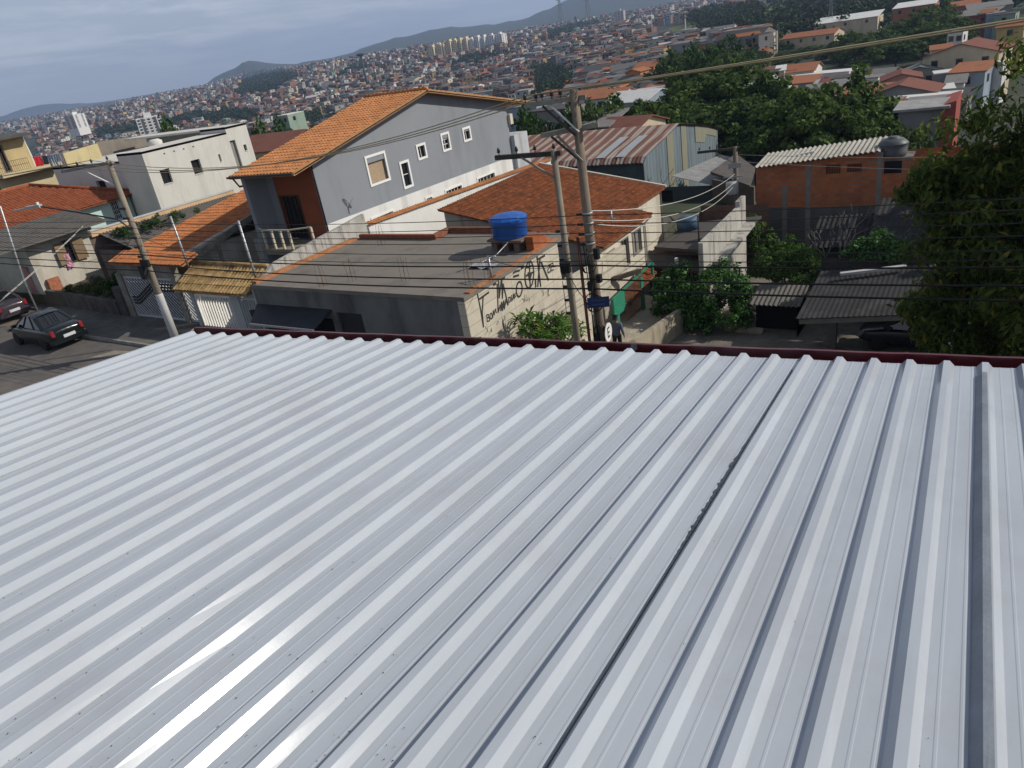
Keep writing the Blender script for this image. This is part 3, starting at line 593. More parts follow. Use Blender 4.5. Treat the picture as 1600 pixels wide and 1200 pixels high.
mb = MB(); bs = [(BXL-.1,yF,zb), (BXL-.1,yF-1.15,zb), (BXL+.9,yF-1.65,zb), (BX-.9,yF-1.65,zb), (BX+.15,yF-1.15,zb), (BX+.15,yF,zb)]; mb.slab(bs, .28); bal = mb.build('balcony', M('balcony concrete', (.25,.22,.17), .9, .25, 1.5, stain=((.10,.09,.075), .6, 1.2)), bh)
rl = M('cream rail paint', (.50,.45,.34), .7, .1, 2); mb = MB()
fr_ = [Vector(p) for p in bs[1:5]]
for a, b in zip(fr_[:-1], fr_[1:]): mb.bar(a+Vector((0,.06,.95)), b+Vector((0,.06,.95)), .07, .06)
for p in (fr_[0], fr_[1], fr_[1].lerp(fr_[2], .34), fr_[1].lerp(fr_[2], .68), fr_[2], fr_[3]): mb.bar(p+Vector((0,.06,0)), p+Vector((0,.06,.95)), .1, .1)
mb.bar(bs[0] and Vector(bs[1])+Vector((.05,0,.95)), Vector(bs[0])+Vector((.05,0,.95)), .07, .06); mb.build('railing', rl, bal)
# roof
RXL, RXR = BXL-.35, -27.4; mb = MB()
v1 = Vector((0, R1.y-E1.y, R1.z-E1.z)); tile_roof(mb, (RXL,E1.y,E1.z-.06), (1,0,0), v1, RXR-RXL, v1.length, .235, .40, .04, .03)
v2 = Vector((0, R1.y-E2.y, R1.z-E2.z)); tile_roof(mb, (RXR,E2.y,E2.z-.06), (-1,0,0), v2, RXR-RXL, v2.length, .235, .40, .04, .03)
mb.slab([(RXL,E1.y+.05,E1.z-.10),(RXR,E1.y+.05,E1.z-.10),(RXR,R1.y,R1.z-.11),(RXL,R1.y,R1.z-.11)], .06); mb.slab([(RXL,R1.y,R1.z-.11),(RXR,R1.y,R1.z-.11),(RXR,E2.y-.05,E2.z-.11),(RXL,E2.y-.05,E2.z-.11)], .06)
rf = mb.build('roof', tile_o, bh)
mb = MB()
for i in range(16):
    x0 = RXL+(RXR-RXL)*i/16; mb.tube([(x0,R1.y,R1.z-.02), (x0+(RXR-RXL)/16+.03,R1.y,R1.z-.005)], [.13,.11], 8)
mb.build('ridge_tiles', tile_o, rf)
fas = M('wooden fascia', (.36,.21,.10), .75, .25, 3, stretch=(6,1,6)); mb = MB()
for dx in (RXR-.02, RXL+.02):
    mb.bar((dx,E1.y,E1.z-.12), (dx,R1.y,R1.z-.12), .04, .17); mb.bar((dx,R1.y+.0,R1.z-.12), (dx,E2.y,E2.z-.12), .04, .17)
mb.bar((RXL,E1.y-.01,E1.z-.12), (RXR,E1.y-.01,E1.z-.12), .04, .15); mb.build('fascia', fas, rf)
mb = MB(); q = [(RXL-.05,E1.y-.09,E1.z-.1),(RXR+.02,E1.y-.09,E1.z-.1)]; mb.bar(*q, .12, .09); mb.tube([(BXL-.05,E1.y-.05,E1.z-.15),(BXL-.05,E1.y+.2,E1.z-.6),(BXL-.05,yF-.1,E1.z-.7),(BXL-.05,yF-.1,zb)], .05, 6); mb.build('rain_gutter', M('dark gutter', (.05,.04,.035), .6, .2, 3), rf)
mb = MB(); pa, pb = atx(400-25.7,0,BX), 0
mb = MB(); mb.tube([(BX+.05,yF+.05,zlow-.6),(BX+.05,yF+.05,roofz(yF))], .035, 6); mb.build('downpipe', M('dark downpipe', (.03,.03,.035), .6, .2, 3), bh)
# rear annex with the air-conditioner
mb = MB(); mb.box(BX-1.2, BX+.3, yB+.0, yB+1.7, -6, 4.4); an = mb.build('rear_annex', M('annex render', (.42,.44,.46), .9, .1, 1, stain=((.18,.17,.16), .6, 1)), bh)
mb = MB(); mb.box(BX-.5, BX+.2, yB+.02, yB+.35, 5.1, 5.75); mb.build('air_conditioner', M('ivory casing', (.55,.50,.42), .6, .1, 3), bh)
# satellite dish at the balcony corner
dsh = thing('satellite_dish', 'dark satellite dish on the wall top beside the balcony', 'satellite dish', atx(546,334,-26.4)); c = dsh.location.copy()
mb = MB(); mb.tube([c, c+Vector((0,0,.45))], .03, 6); mb.build('mast', galv, dsh)
mb = MB(); D = Vector((.75,.35,.55)).normalized(); q = D.to_track_quat('Z','Y'); vs = []; n = 16
for r, z in ((.0,-.08),(.15,-.06),(.28,.0)):
    for k in range(n): a = 2*PI*k/n; vs.append(c+Vector((0,0,.5))+q @ Vector((r*math.cos(a), r*1.1*math.sin(a), z)))
mb.add(vs, [(i*n+k, i*n+(k+1) % n, (i+1)*n+(k+1) % n, (i+1)*n+k) for i in range(2) for k in range(n)]); mb.build('reflector', M('dish grey', (.055,.06,.065), .5, .2, 3), dsh)
mb = MB(); mb.tube([c+Vector((0,0,.3)), c+Vector((0,0,.5))+D*.5], .012, 5); mb.build('feed_arm', galv, dsh)
# ------------------------------------------------------------------ single-pitch tiled house behind the shop
mh = thing('house', 'cream house behind the shop under one broad slope of old red tiles', 'house', (-19, 32, 0))
mz = lambda x: 3.2-.205*(x+23.5)
v = Vector((-1, 0, .205)).normalized(); XE = -14.65; mb = MB()
Ls = (XE+23.6)*math.hypot(1,.205)
tile_roof(mb, (XE,28.7,mz(XE)-.03), (0,1,0), v, 5.75, Ls, .21, .36, .04, .035); 
Ls2 = (-15.75+23.6)*math.hypot(1,.205); tile_roof(mb, (-15.75,34.46,mz(-15.75)-.03), (0,1,0), v, 4.6, Ls2, .21, .36, .04, .035)
mb.slab([(XE,28.75,mz(XE)-.06),(XE,34.45,mz(XE)-.06),(-23.6,34.45,mz(-23.6)-.06),(-23.6,28.75,mz(-23.6)-.06)], .05)
mb.slab([(-15.75,34.45,mz(-15.75)-.065),(-15.75,39,mz(-15.75)-.065),(-23.6,39,mz(-23.6)-.065),(-23.6,34.45,mz(-23.6)-.065)], .05)
rf = mb.build('roof', tile_r, mh)
mb = MB(); mb.bar((-23.6,39.05,mz(-23.6)+.02), (-15.7,39.05,mz(-15.7)+.02), .16, .12); mb.build('barge_board', M('pale barge', (.50,.45,.38), .8, .15, 3), rf)
mb = MB(); P = PY(28.95); xw = -15.15
mb.poly([P(-23.4,-5,0), P(xw,-5,0), P(xw,mz(xw)-.12,0), P(-23.4,mz(-23.4)-.12,0)]); mb.poly([PY(38.8,1)(*q) for q in ((-23.4,-5,0),(-15.9,-5,0),(-15.9,mz(-15.9)-.12,0),(-23.4,mz(-23.4)-.12,0))])
mb.facade(PX(-23.4,-1), 28.95, 38.8, -5, mz(-23.4)-.12)
mb.build('front_wall', M('stained cream render', (.36,.335,.285), .9, .12, .6, .05, 20, stain=((.13,.12,.10), .7, 1.0)), mh)
P = PX(xw); hs = [(30.0,-.95,30.75,.65), (31.6,-.55,32.35,.75), (32.9,-.35,33.9,.75)]
mb = MB(); mb.facade(P, 28.95, 34.4, -5, mz(xw)-.1, hs, .15); mb.build('side_wall', cream, mh)
mb = MB(); P2 = PX(-16.0); mb.facade(P2, 34.4, 38.8, -5, mz(-16)-.1, [], .1); mb.facade(PY(34.4,1), -16.0, xw, -5, mz(-16)-.1); mb.build('side_wall', cream, mh)
for h in hs: window(mh, P, h, M('grey shutter', (.20,.19,.175), .7, .15, 3), glass if h[0] < 32.5 else MATS['grey shutter'], .06, .03, .1, (1,0))
mb = MB(); mb.tube([(XE+.02,34.35,mz(XE)-.12),(xw+.07,34.35,mz(XE)-.5),(xw+.07,34.35,-3.2)], .05, 8); mb.build('rain_gutter', wp, mh)
mb = MB(); c = aty(957,356,31.5); mb.tube([(c.x,c.y,mz(c.x)-.1),(c.x,c.y,mz(c.x)+.75)], .05, 6); mb.tube([(c.x,c.y,mz(c.x)+.3),(c.x+.18,c.y,mz(c.x)+.35)], .03, 6); mb.build('vent_pipe', galv, mh)
# entrance canopy and green gate
cn_ = thing('canopy', 'narrow red tiled canopy over the green gate beside the cream house', 'canopy', (-14.3,30,-1))
a, b = atx(985,472,-14.05), atx(1026,424,-14.05); mb = MB(); tile_roof(mb, a-Vector((0,0,.02)), (b-a), Vector((-.93,0,.36)), (b-a).length, .72, .2, .36, .04, .03); mb.slab([a-Vector((0,0,.06)), b-Vector((0,0,.06)), b+Vector((-.7,0,.22)), a+Vector((-.7,0,.22))], .06); mb.build('roof', tile_r, cn_)
mb = MB(); q = a+Vector((-.35,-.12,.02)); mb.bar(q+Vector((-.7,0,.05)), q+Vector((.4,0,-.02)), .25, .28); mb.build('beam', M('dark beam', (.07,.055,.045), .8, .3, 3), cn_); mb = MB(); q2 = atx(955,437,-14.9); mb.bar(q2, q2+Vector((.9,1.3,.02)), .18, .2); mb.build('beam', M('dark beam', (.07,.055,.045), .8, .3, 3), cn_)
gg = thing('gate', 'green metal gate with rusty barred panel at the entrance beside the lane', 'gate', (-14.1,30,-2.2))
gm_ = M('green paint', (.03,.20,.125), .5, .2, 3); gb = -2.35
mb = MB(); y0, y1 = 28.0, 32.6
mb.bar((-14.1,y0,gb), (-14.1,y0,-.78), .12, .12); mb.bar((-14.1,y1,gb-.4), (-14.1,y1,-.55), .12, .12); mb.bar((-14.1,31.2,gb-.3), (-14.1,31.2,-.9), .3, .1); mb.bar((-14.1,y0,-.80), (-14.1,y1,-.6), .06, .1); mb.hexa([(-14.13,y0,-1.7),(-14.07,y0,-1.7),(-14.07,29.2,-1.7),(-14.13,29.2,-1.7),(-14.13,y0,-.85),(-14.07,y0,-.85),(-14.07,29.2,-.8),(-14.13,29.2,-.8)]); mb.hexa([(-14.13,y0,gb),(-14.07,y0,gb),(-14.07,28.5,gb),(-14.13,28.5,gb),(-14.13,y0,-1.7),(-14.07,y0,-1.7),(-14.07,28.5,-1.7),(-14.13,28.5,-1.7)]); mb.build('frame', gm_, gg)
mb = MB()
for i in range(15): y = 29.3+i*.13; mb.bar((-14.1,y,gb), (-14.1,y,-.8), .025, .025)
mb.bar((-14.1,29.25,-1.5), (-14.1,31.1,-1.45), .04, .05); mb.bar((-14.1,29.25,gb+.05), (-14.1,31.1,gb+.05), .04, .05); mb.build('bars', M('rusty brown bars', (.20,.11,.07), .8, .3, 6), gg)
mb = MB(); mb.slab([(-14.95,24.3,-2.4),(-12.4,24.3,-2.35),(-11.9,29.9,-1.95),(-12.3,33,-2.9),(-14.95,33.2,-2.5)], 3.0); o = mb.build('ramp', M('ramp concrete', (.36,.32,.25), .92, .2, 1.1, .15, 20, stain=((.16,.145,.115), .6, .9, 1.0))); tag(o, kind='structure')  # lightened concrete; the missing sunlight is put into its colour
mb = MB(); mb.slab([(-12.48,24.6,-1.62),(-12.28,24.6,-1.62),(-11.65,30.0,-1.85),(-11.85,30.0,-1.85)], 3.0); tag(mb.build('low_wall', M('plastered low wall', (.33,.29,.215), .92, .25, 1.2, .1, 20, stain=((.11,.10,.075), .8, 1.6)), None), 'low plastered retaining wall edging the ramp beside the courtyard', 'wall')
# ------------------------------------------------------------------ left side: gates, tiled roofs, vacant lot, houses
oh = thing('house', 'low house with bright orange tile roof between the gate and the blue grey house', 'house', (-36,24,0))
a, b = aty(195,398,20.8), aty(285,396,20.8); mb = MB()
zA, zB, yA, yB_ = 3.2, 4.5, 20.8, 29.4; v = Vector((0,yB_-yA,zB-zA))
XL, XR = a.x, b.x-.1
tile_roof(mb, (XL,yA,zA), (1,0,0), v, XR-XL, v.length, .235, .4, .04, .03); mb.slab([(XL,yA+.03,zA-.05),(XR,yA+.03,zA-.05),(XR,yB_,zB-.05),(XL,yB_,zB-.05)], .06); mb.build('roof', tile_b, oh)
mb = MB(); mb.facade(PY(21.6), XL+.2, XR-.1, -.5, 3.2); mb.facade(PX(XR-.25), 21.6, 29, -.5, 3.1); mb.facade(PX(XL+.2,-1), 21.6, 29, -.5, 3.1); mb.facade(PY(29,1), XL+.2, XR-.25, -.5, 4.2); mb.build('wall', M('dull cream render', (.36,.34,.30), .9, .15, 1, stain=((.16,.15,.13), .6, 1)), oh)  # duller cream than the plain cream walls
mb = MB(); mb.bar((XR+.05,yA+.1,zA-.0), (XR+.05,26.6,zA+.86), .35, .14); mb.build('verge', M('verge mortar', (.36,.33,.28), .9, .25, 2, stain=((.14,.13,.11), .7, 1.5)), oh)
# timber yard roof beam line right of it: open carport edge
mb = MB(); p, q = Vector((XR+.35, 21.2, 3.0)), Vector((-33.4, 25.6, 3.95)); mb.bar(p, q, .16, .3); mb.bar((XR+.45,22.6,.0), (XR+.45,22.6,3.2), .14, .14); tag(mb.build('carport_beam', concr), 'grey concrete carport beam running back beside the bright orange roof', 'beam')
mb = MB(); mb.facade(PY(25.3), -34.0, -30.2, -.3, 2.75); mb.facade(PX(-26.4,-1), 20.4, 25.2, -.3, 2.3); mb.slab([(-33.6,20.9,.02),(-26.4,20.9,.02),(-26.4,25.2,.02),(-33.6,25.2,.02)], .3); tag(mb.build('yard_wall', whitep), 'white yard walls in shade behind the yellow tiled gate roof', 'wall')
# tiled gate roof and diagonal-bar gates
tg = thing('gate_roof', 'small bright orange tile roof over the grey diagonal bar gate', 'roof', (-35,19.8,3))
a, b = aty(168,409,19.45), aty(281,412,19.45); mb = MB(); v = Vector((0,1.0,.32)); tile_roof(mb, (a.x,19.45,a.z-.05), (1,0,0), v, b.x-a.x, 1.05, .235, .35, .04, .03); mb.slab([(a.x,19.5,a.z-.1),(b.x,19.5,a.z-.1),(b.x,20.5,a.z+.2),(a.x,20.5,a.z+.2)], .06); mb.build('roof', tile_b, tg)
mb = MB(); mb.box(-38.0,-33.2,19.75,20.1,2.38,a.z-.1); mb.box(-38.25,-37.75,19.7,20.1,-.2,2.5); mb.box(-33.42,-33.05,19.7,20.1,-.2,2.5); mb.build('lintel', M('mossy lintel', (.22,.205,.175), .92, .35, 1.4, stain=((.06,.06,.045), .8, 1.8)), tg)
def bar_gate(name, label, x0, x1, z0, z1, y, mat_, step, diag=True, chevron=False):
    t = thing(name, label, 'gate', ((x0+x1)/2, y, z0)); mb = MB(); fw = .11
    mb.bar((x0,y,z0),(x0,y,z1),fw,.07); mb.bar((x1,y,z0),(x1,y,z1),fw,.07); mb.bar((x0,y,z0+fw/2),(x1,y,z0+fw/2),.065,fw); mb.bar((x0,y,z1-fw/2),(x1,y,z1-fw/2),.065,fw); mb.build('frame', mat_, t)
    mb = MB()
    if diag:
        w, h = x1-x0, z1-z0; c = -h
        while c < w:
            pts = []
            for s in (0, h):
                pass
            xa, za = (c, h) if c >= 0 else (0, h+c); xb, zb_ = (c+h, 0) if c+h <= w else (w, h-(w-c))
            if za > .1 and xb > .1: mb.bar((x0+xa, y, z0+za), (x0+xb, y, z0+zb_), .04, .05)
            c += step
    else:
        n = int((x1-x0)/step)
        for i in range(1, n): x = x0+(x1-x0)*i/n; mb.bar((x,y,z0+.05),(x,y,z1-.05),.085,.03)
    mb.build('bars', mat_, t)
    if chevron:
        mb = MB()
        for o in (0,.16,.32):
            p = [(x0+.1, z0+.75+o), (x0+.6, z0+.75+o), (x0+2.2, z0+1.55+o), (x1-.1, z0+1.55+o)]
            for (a, b), (c, d) in zip(p[:-1], p[1:]): mb.bar((a,y-.03,b),(c,y-.03,d),.03,.085)
        mb.build('chevron_band', M('black band paint', (.02,.02,.022), .5, .2, 4), t)
    mb = MB(); mb.quad((x0+.02,y+.06,z0),(x1-.02,y+.06,z0),(x1-.02,y+.06,z1),(x0+.02,y+.06,z1))
    return t
gr_ = M('grey gate paint', (.45,.46,.48), .55, .15, 3); wg = M('white gate paint', (.80,.79,.76), .55, .12, 3)
bar_gate('gate', 'wide grey gate of diagonal bars with a black chevron band', -37.7, -33.5, .14, 2.35, 19.85, gr_, .26, True, True)
bar_gate('gate', 'narrow grey pedestrian gate of diagonal bars beside the wide gate', -33.0, -32.0, .14, 2.3, 19.85, gr_, .24)
mb = MB(); mb.box(-37.8,-32,20.5,20.6,.1,2.4); tag(mb.build('shade_backdrop', dark), 'dark screen standing for the shade behind the grey diagonal bar gates', 'backdrop')  # near-black sheet; the darkness behind the bars is put into its colour
yg = thing('gate_roof', 'yellow mossy tile roof above the white barred gate', 'roof', (-30,19.6,2))
a, b = aty(270,453,19.15), aty(381,456,19.15); mb = MB(); v = Vector((0,1.5,.82)); tile_roof(mb, (a.x,19.15,a.z), (1,0,0), v, b.x-a.x+.1, v.length, .235, .42, .05, .035); mb.slab([(a.x,19.2,a.z-.05),(b.x,19.2,a.z-.05),(b.x,20.6,a.z+.75),(a.x,20.6,a.z+.75)], .07); mb.build('roof', tile_y, yg)
mb = MB(); mb.tube([(a.x-.05,20.66,a.z+.84),(b.x+.1,20.66,a.z+.84)], .12, 8); mb.build('ridge', tile_y, yg)
mb = MB(); mb.box(-32.0,-31.75,19.5,19.9,-.2,2.0); mb.box(-29.0,-28.4,19.5,19.9,-.2,2.05); mb.box(-31.75,-29.0,19.55,19.85,1.8,2.05); mb.box(-26.6,-26.1,19.5,19.9,-.2,2.2); mb.build('gate_pillars', M('pale pillar paint', (.36,.37,.37), .85, .12, 2), yg)
bar_gate('gate', 'white upright bar gate under the yellow tile roof', -31.7, -29.05, .0, 1.76, 19.6, wg, .19, False)
bar_gate('gate', 'narrow pale gate with a mailbox between the yellow roof and the shop', -28.35, -26.65, .0, 1.75, 19.6, gr_, .17, False)
mb = MB(); mb.box(-27.75,-27.5,19.42,19.55,.9,1.2); tag(mb.build('mailbox', M('black box', (.02,.02,.022), .5, .2, 3)), 'small black mailbox on the narrow pale gate', 'mailbox')
# vacant lot
lot = MB(); lot.slab([(-52,20.0,.75),(-39.1,20.0,.72),(-39.1,27,.9),(-52,27,.9)], 1.2); tag(lot.build('lot_soil', M('lot soil', (.10,.085,.055), .95, .4, 1.2)), kind='structure')
mb = MB(); mb.slab([(-50.8,20.35,1.02),(-39.2,19.62,.92),(-39.2,19.85,.92),(-50.8,20.6,1.02)], 1.3); tag(mb.build('retaining_wall', M('dark stone wall', (.10,.092,.08), .95, .45, 2.2, .4, 9, stain=((.035,.035,.03), .7, 1.5)), None), 'long dark stained retaining wall in front of the overgrown lot', 'wall')
mb = MB(); mb.box(-39.15,-38.3,19.7,20.0,-.2,1.7); mb.box(-39.0,-38.4,19.66,19.69,.1,1.5,0); tag(mb.build('meter_cabinet', M('dark plaster', (.07,.068,.066), .9, .3, 2)), 'dark meter cabinet between the overgrown lot and the grey gate', 'cabinet')
AX = -47.6
mb = MB(); mb.slab([(AX+1.6,22.0,1.45),(AX+1.6,26.6,1.3),(AX+1.75,26.6,1.3),(AX+1.75,22.0,1.45)], 1.4); tag(mb.build('low_wall', M('plaster low wall', (.34,.31,.26), .92, .25, 1.5, stain=((.12,.11,.09), .8, 2))), 'low pale wall at the back of the overgrown lot', 'wall')
mb = MB()
for i in range(44): y = 22.1+i*.1; mb.bar((AX+1.67,y,1.42),(AX+1.67,y,2.1),.018,.018)
mb.bar((AX+1.67,22.0,2.1),(AX+1.67,26.5,2.0),.03,.03); tag(mb.build('railing', M('thin grey railing', (.25,.23,.20), .7, .2, 3)), 'thin bar railing on the low pale wall of the lot', 'railing')
ah = thing('house', 'pale house with a long grey corrugated awning and an open shuttered window', 'house', (-48,22,1))
P = PX(AX); wy = rectX((96,378),(121,396),AX); wy = (wy[0], wy[3]-1.3, wy[2]-.1, wy[3]-.0)
mb = MB(); y0_ = atx(55,425,AX).y; yb = atx(160,400,AX).y; mb.facade(P, y0_, yb, .3, 3.95, [wy], .2); mb.facade(PY(yb,1), -55, AX, .3, 3.95); mb.facade(PY(y0_), -55, AX, .3, 3.95); mb.build('wall', M('pale plaster', (.47,.44,.38), .9, .12, .8, .05, 20, stain=((.20,.18,.15), .6, 1.2)), ah)
window(ah, P, wy, M('brown timber', (.14,.085,.05), .75, .3, 4), dark, .06, .03, .18)
for s in (0, 1):
    mb = MB(); y = wy[0] if s == 0 else wy[2]; dy = -.62 if s == 0 else .62
    mb.hexa([(AX+.04,y,wy[1]),(AX+.09,y,wy[1]),(AX+.19,y+dy,wy[1]),(AX+.14,y+dy,wy[1]),(AX+.04,y,wy[3]),(AX+.09,y,wy[3]),(AX+.19,y+dy,wy[3]),(AX+.14,y+dy,wy[3])]); mb.build('shutter', M('brown shutter', (.22,.155,.09), .8, .3, 5, stretch=(1,1,8)), ah)
pk = MB(); c = atx(106,405,AX+.12); ps = [[Vector((AX+.12+.05*math.sin(i*1.9+j), c.y-.18+.36*i/5, c.z+.35-.9*j/6)) for i in range(6)] for j in range(7)]
for j in range(6):
    for i in range(5): pk.quad(ps[j][i], ps[j][i+1], ps[j+1][i+1], ps[j+1][i])
tag(pk.build('towel', M('pink cloth', (.62,.32,.45), .9, .25, 3)), 'pink and white cloth hanging out of the open shuttered window', 'cloth')
mb = MB(); e0, e1 = atx(-30,404,AX+.9), atx(166,343,AX+.9); u = (e1-e0); t0 = atx(-30,368,AX-2.6); v = Vector((-3.5,0,t0.z-e0.z)); corrugated(mb, e0, u, v, u.length, v.length, .18, .028)
mb.bar(e0-Vector((.02,0,.07)), e1-Vector((.02,0,.07)), .05, .12)
aw = mb.build('awning_roof', M('weathered fibre cement', (.21,.195,.175), .93, .3, .9, .1, 20, col2=(.13,.12,.11), stain=((.07,.065,.055), .7, 1.2, 1.0), spec=.1), ah)
th = thing('house', 'mint green house under a broad red hipped tile roof', 'house', (-55,25,1))
MX = -53.0; e0, e1 = atx(-40,362,MX+.6), atx(221,298,MX+.6); zE = e1.z
P = PX(MX); ww = rectX((171,316),(192,340),MX); d2 = (atx(206,310,MX).y, 1.5, atx(206,310,MX).y+.9, 4.0)
mb = MB(); mb.facade(P, 15, e1.y-.7, .5, zE-.02, [ww, d2], .15); mb.facade(PY(e1.y-.7,1), -63, MX, .5, zE-.02); mb.facade(PY(15), -63, MX, .5, zE-.02); mb.build('wall', M('mint paint', (.46,.60,.57), .85, .06, .8, stain=((.25,.34,.32), .4, 1)), th)
window(th, P, ww, M('white iron', (.5,.52,.52), .6, .1, 3), glass, .05, .03, .1, (3,3)); window(th, P, d2, MATS['white iron'], M('grey louvre', (.22,.23,.24), .6, .3, 3, stretch=(1,1,20)), .05, .03, .1, (0,0), 'door')
v = Vector((-5.2,0,1.75)); Lr = e1.y-14.5; mb = MB(); Sv = v.length
tile_roof(mb, (MX+.6,14.5,zE-.06), (0,1,0), v, Lr, Sv, .235, .4, .04, .03, inside=lambda a, b: a < Lr-b*.93)
tile_roof(mb, (MX+.6,e1.y,zE-.06), (-1,0,0), Vector((0,-4.85,1.75)), 10.4, Vector((0,-4.85,1.75)).length, .235, .4, .04, .03, inside=lambda a, b: b*1.0 < a < 10.4-b)
tile_roof(mb, (MX+.6-10.4,e1.y,zE-.06), (0,-1,0), Vector((5.2,0,1.75)), Lr, Sv, .235, .4, .04, .03, inside=lambda a, b: a > b*.93)
mb.box(-63.3,MX+.55,14.6,e1.y-.05,zE-.16,zE-.08); rf = mb.build('roof', tile_h, th)
mb = MB(); rz = zE+1.75; mb.tube([(MX-4.6,14.5,rz-.02),(MX-4.6,e1.y-4.85,rz-.02)], .13, 8); mb.tube([(MX-4.6,e1.y-4.85,rz),(MX+.6,e1.y,zE)], .12, 8); mb.build('ridge_tiles', tile_h, rf)
# grey corrugated roof with a peach parapet, weeds on top
cr_ = thing('shed_roof', 'grey corrugated roof with weeds along a peach coloured parapet', 'roof', (-40,25,0))
a, b = atx(152,362,-42.2), atx(365,299,-42.2); mb = MB(); u = b-a; v = Vector((3.4,0,-1.0)); corrugated(mb, a+Vector((.1,0,-.12)), u, v, u.length, v.length, .2, .03); mb.build('sheet', MATS['weathered fibre cement'], cr_)
mb = MB(); mb.slab([a+Vector((.05,-.4,-.2)), b+Vector((.05,0,-.2)), b+Vector((.05,0,.1)), a+Vector((.05,-.4,.1))], .25, 0, (-1,0,0)); mb.build('parapet', M('peach paint', (.56,.38,.22), .85, .1, 1, stain=((.3,.21,.13), .5, 1.5)), cr_)
mb = MB(); mb.bar(a+Vector((-.08,-.4,.13)), b+Vector((-.08,0,.13)), .34, .06); mb.build('coping', M('pale coping', (.45,.46,.46), .8, .15, 2), cr_)
mb = MB(); mb.facade(PX(-39.2), 21.4, 29, -.3, 3.2); mb.facade(PY(21.4), -42.2, -39.2, -.3, 3.2); mb.facade(PX(-42.3,-1), 21.2, 31, -.3, 4.0); mb.build('wall', M('rough brown wall', (.17,.125,.095), .92, .35, 1.5, stain=((.07,.06,.05), .7, 1.5)), cr_)
# white flat-roofed house
wh = thing('house', 'large unfinished white flat roofed house with black window openings', 'house', (-50,32,0))
HX = -49.5; c0 = atx(220,237,HX); yF2 = c0.y; zT = c0.z; yE = atx(352,203,HX).y; yT = atx(384,194,HX).y; P = PX(HX)
o1, o2, o3 = rectX((249,266.5),(271,284),HX), rectX((297.5,251.5),(318,269),HX), rectX((340.5,241.5),(347,251.5),HX)
wm2 = M('white render', (.56,.545,.50), .9, .05, .6, .03, 20, stain=((.36,.35,.32), .5, 1.0), spec=.15)
mb = MB(); mb.facade(P, yF2, yE, -1, zT, [o1, o2, o3], .22); d3 = (atx(359,222,HX).y, atx(365,268,HX).z-.6, atx(368,222,HX).y, atx(360,220,HX).z)
o4 = rectX((380,226.5),(387,234.5),HX)
mb.facade(P, yE, yT, -4, zT+.35, [d3, o4], .22); mb.facade(PY(yT,1), -63, HX, -6, zT+.35)
xs = aty(181,241,yF2).x; mb.facade(PY(yF2), xs, HX, -1, zT); mb.facade(PX(xs,-1), yF2, yT, -1, zT)
zs2 = aty(140,252,yF2).z; mb.facade(PY(yF2+.6), -63, xs, -1, zT-.55, [(-57.6,4.3,-56.4,5.3)], .2)
mb.slab([(xs,yF2,zT-.02),(HX,yF2,zT-.02),(HX,yE,zT-.02),(xs,yE,zT-.02)], .15); mb.slab([(-63,yF2+.6,zT-.6),(xs,yF2+.6,zT-.6),(xs,yT,zT-.6),(-63,yT,zT-.6)], .15); mb.slab([(-63,yE,zT+.33),(HX,yE,zT+.33),(HX,yT,zT+.33),(-63,yT,zT+.33)], .15)
mb.quad((xs,yE,zT),(HX,yE,zT),(HX,yE,zT+.35),(xs,yE,zT+.35))
mb.build('wall', wm2, wh)
for h in (o1, o2, o3, o4): window(wh, P, h, wm2, dark, 0, .03, .2)
window(wh, P, d3, wm2, M('grey recess', (.22,.22,.20), .9, .1, 1), 0, .03, .18, name='doorway')
window(wh, PY(yF2+.6), (-57.6,4.3,-56.4,5.3), wm2, dark, 0, .03, .2)
mb = MB()
for i in range(5): mb.lathe((HX-1.2, yF2+1.6+i*.55, zT-.35), [(.05,.0),(.05,.1)], 6)
for i in range(4): mb.box(HX+.001, HX+.02, yF2+1.6+i*.8, yF2+1.7+i*.8, zT-.5, zT-.42)
mb.build('vent_holes', dark, wh)
mb = MB(); c = aty(242,222,36); mb.lathe((c.x,36,zT-.5), [(.5,0),(.55,.55),(.3,.7)], 14); tag(mb.build('water_tank', wm2), 'small white round tank on the flat white roof', 'water tank')
# yellow wall, brown wall, yellow house with balcony, washing line
def slabwall(label, pts_px, y, h, m_, t=.25, name='wall'):
    a, b = aty(*pts_px[0], y), aty(*pts_px[1], y); mb = MB(); mb.slab([(a.x,y,a.z-h),(b.x,y,b.z-h),(b.x,y,b.z),(a.x,y,a.z)], t, 0, (0,1,0)); return tag(mb.build(name, m_), label, 'wall')
mb = MB(); a, b = atx(98,240,-61), atx(152,224,-61); mb.slab([(-61,a.y,a.z-3),(-61,b.y,b.z-3),(-61,b.y,b.z),(-61,a.y,a.z)], .2, 0, (-1,0,0)); tag(mb.build('terrace_wall', M('yellow render', (.47,.40,.22), .9, .12, 1, stain=((.25,.21,.12), .5, 1))), 'yellow terrace wall behind the washing line', 'wall')
mb = MB(); a, b = atx(150,222,-64), atx(226,211,-64); mb.slab([(-64,a.y,a.z-4),(-64,b.y+.5,b.z-4),(-64,b.y+.5,b.z),(-64,a.y,a.z)], .2, 0, (-1,0,0)); tag(mb.build('terrace_wall', M('grey brown render', (.22,.195,.165), .92, .2, 1, stain=((.1,.09,.08), .6, 1))), 'grey brown wall rising behind the flat white roof', 'wall')
yh = thing('house', 'yellow two storey house with a dark balcony door at the left edge', 'house', (-64,28,3)); YX = -68; yel = M('yellow house paint', (.47,.375,.20), .88, .12, .8, stain=((.3,.22,.11), .4, 1))
P = PX(YX); q0, q1 = atx(-30,225,YX), atx(34,210,YX); bd = rectX((-6,230),(16,262),YX); bd = (bd[0], atx(10,268,YX).z, bd[2], bd[3])
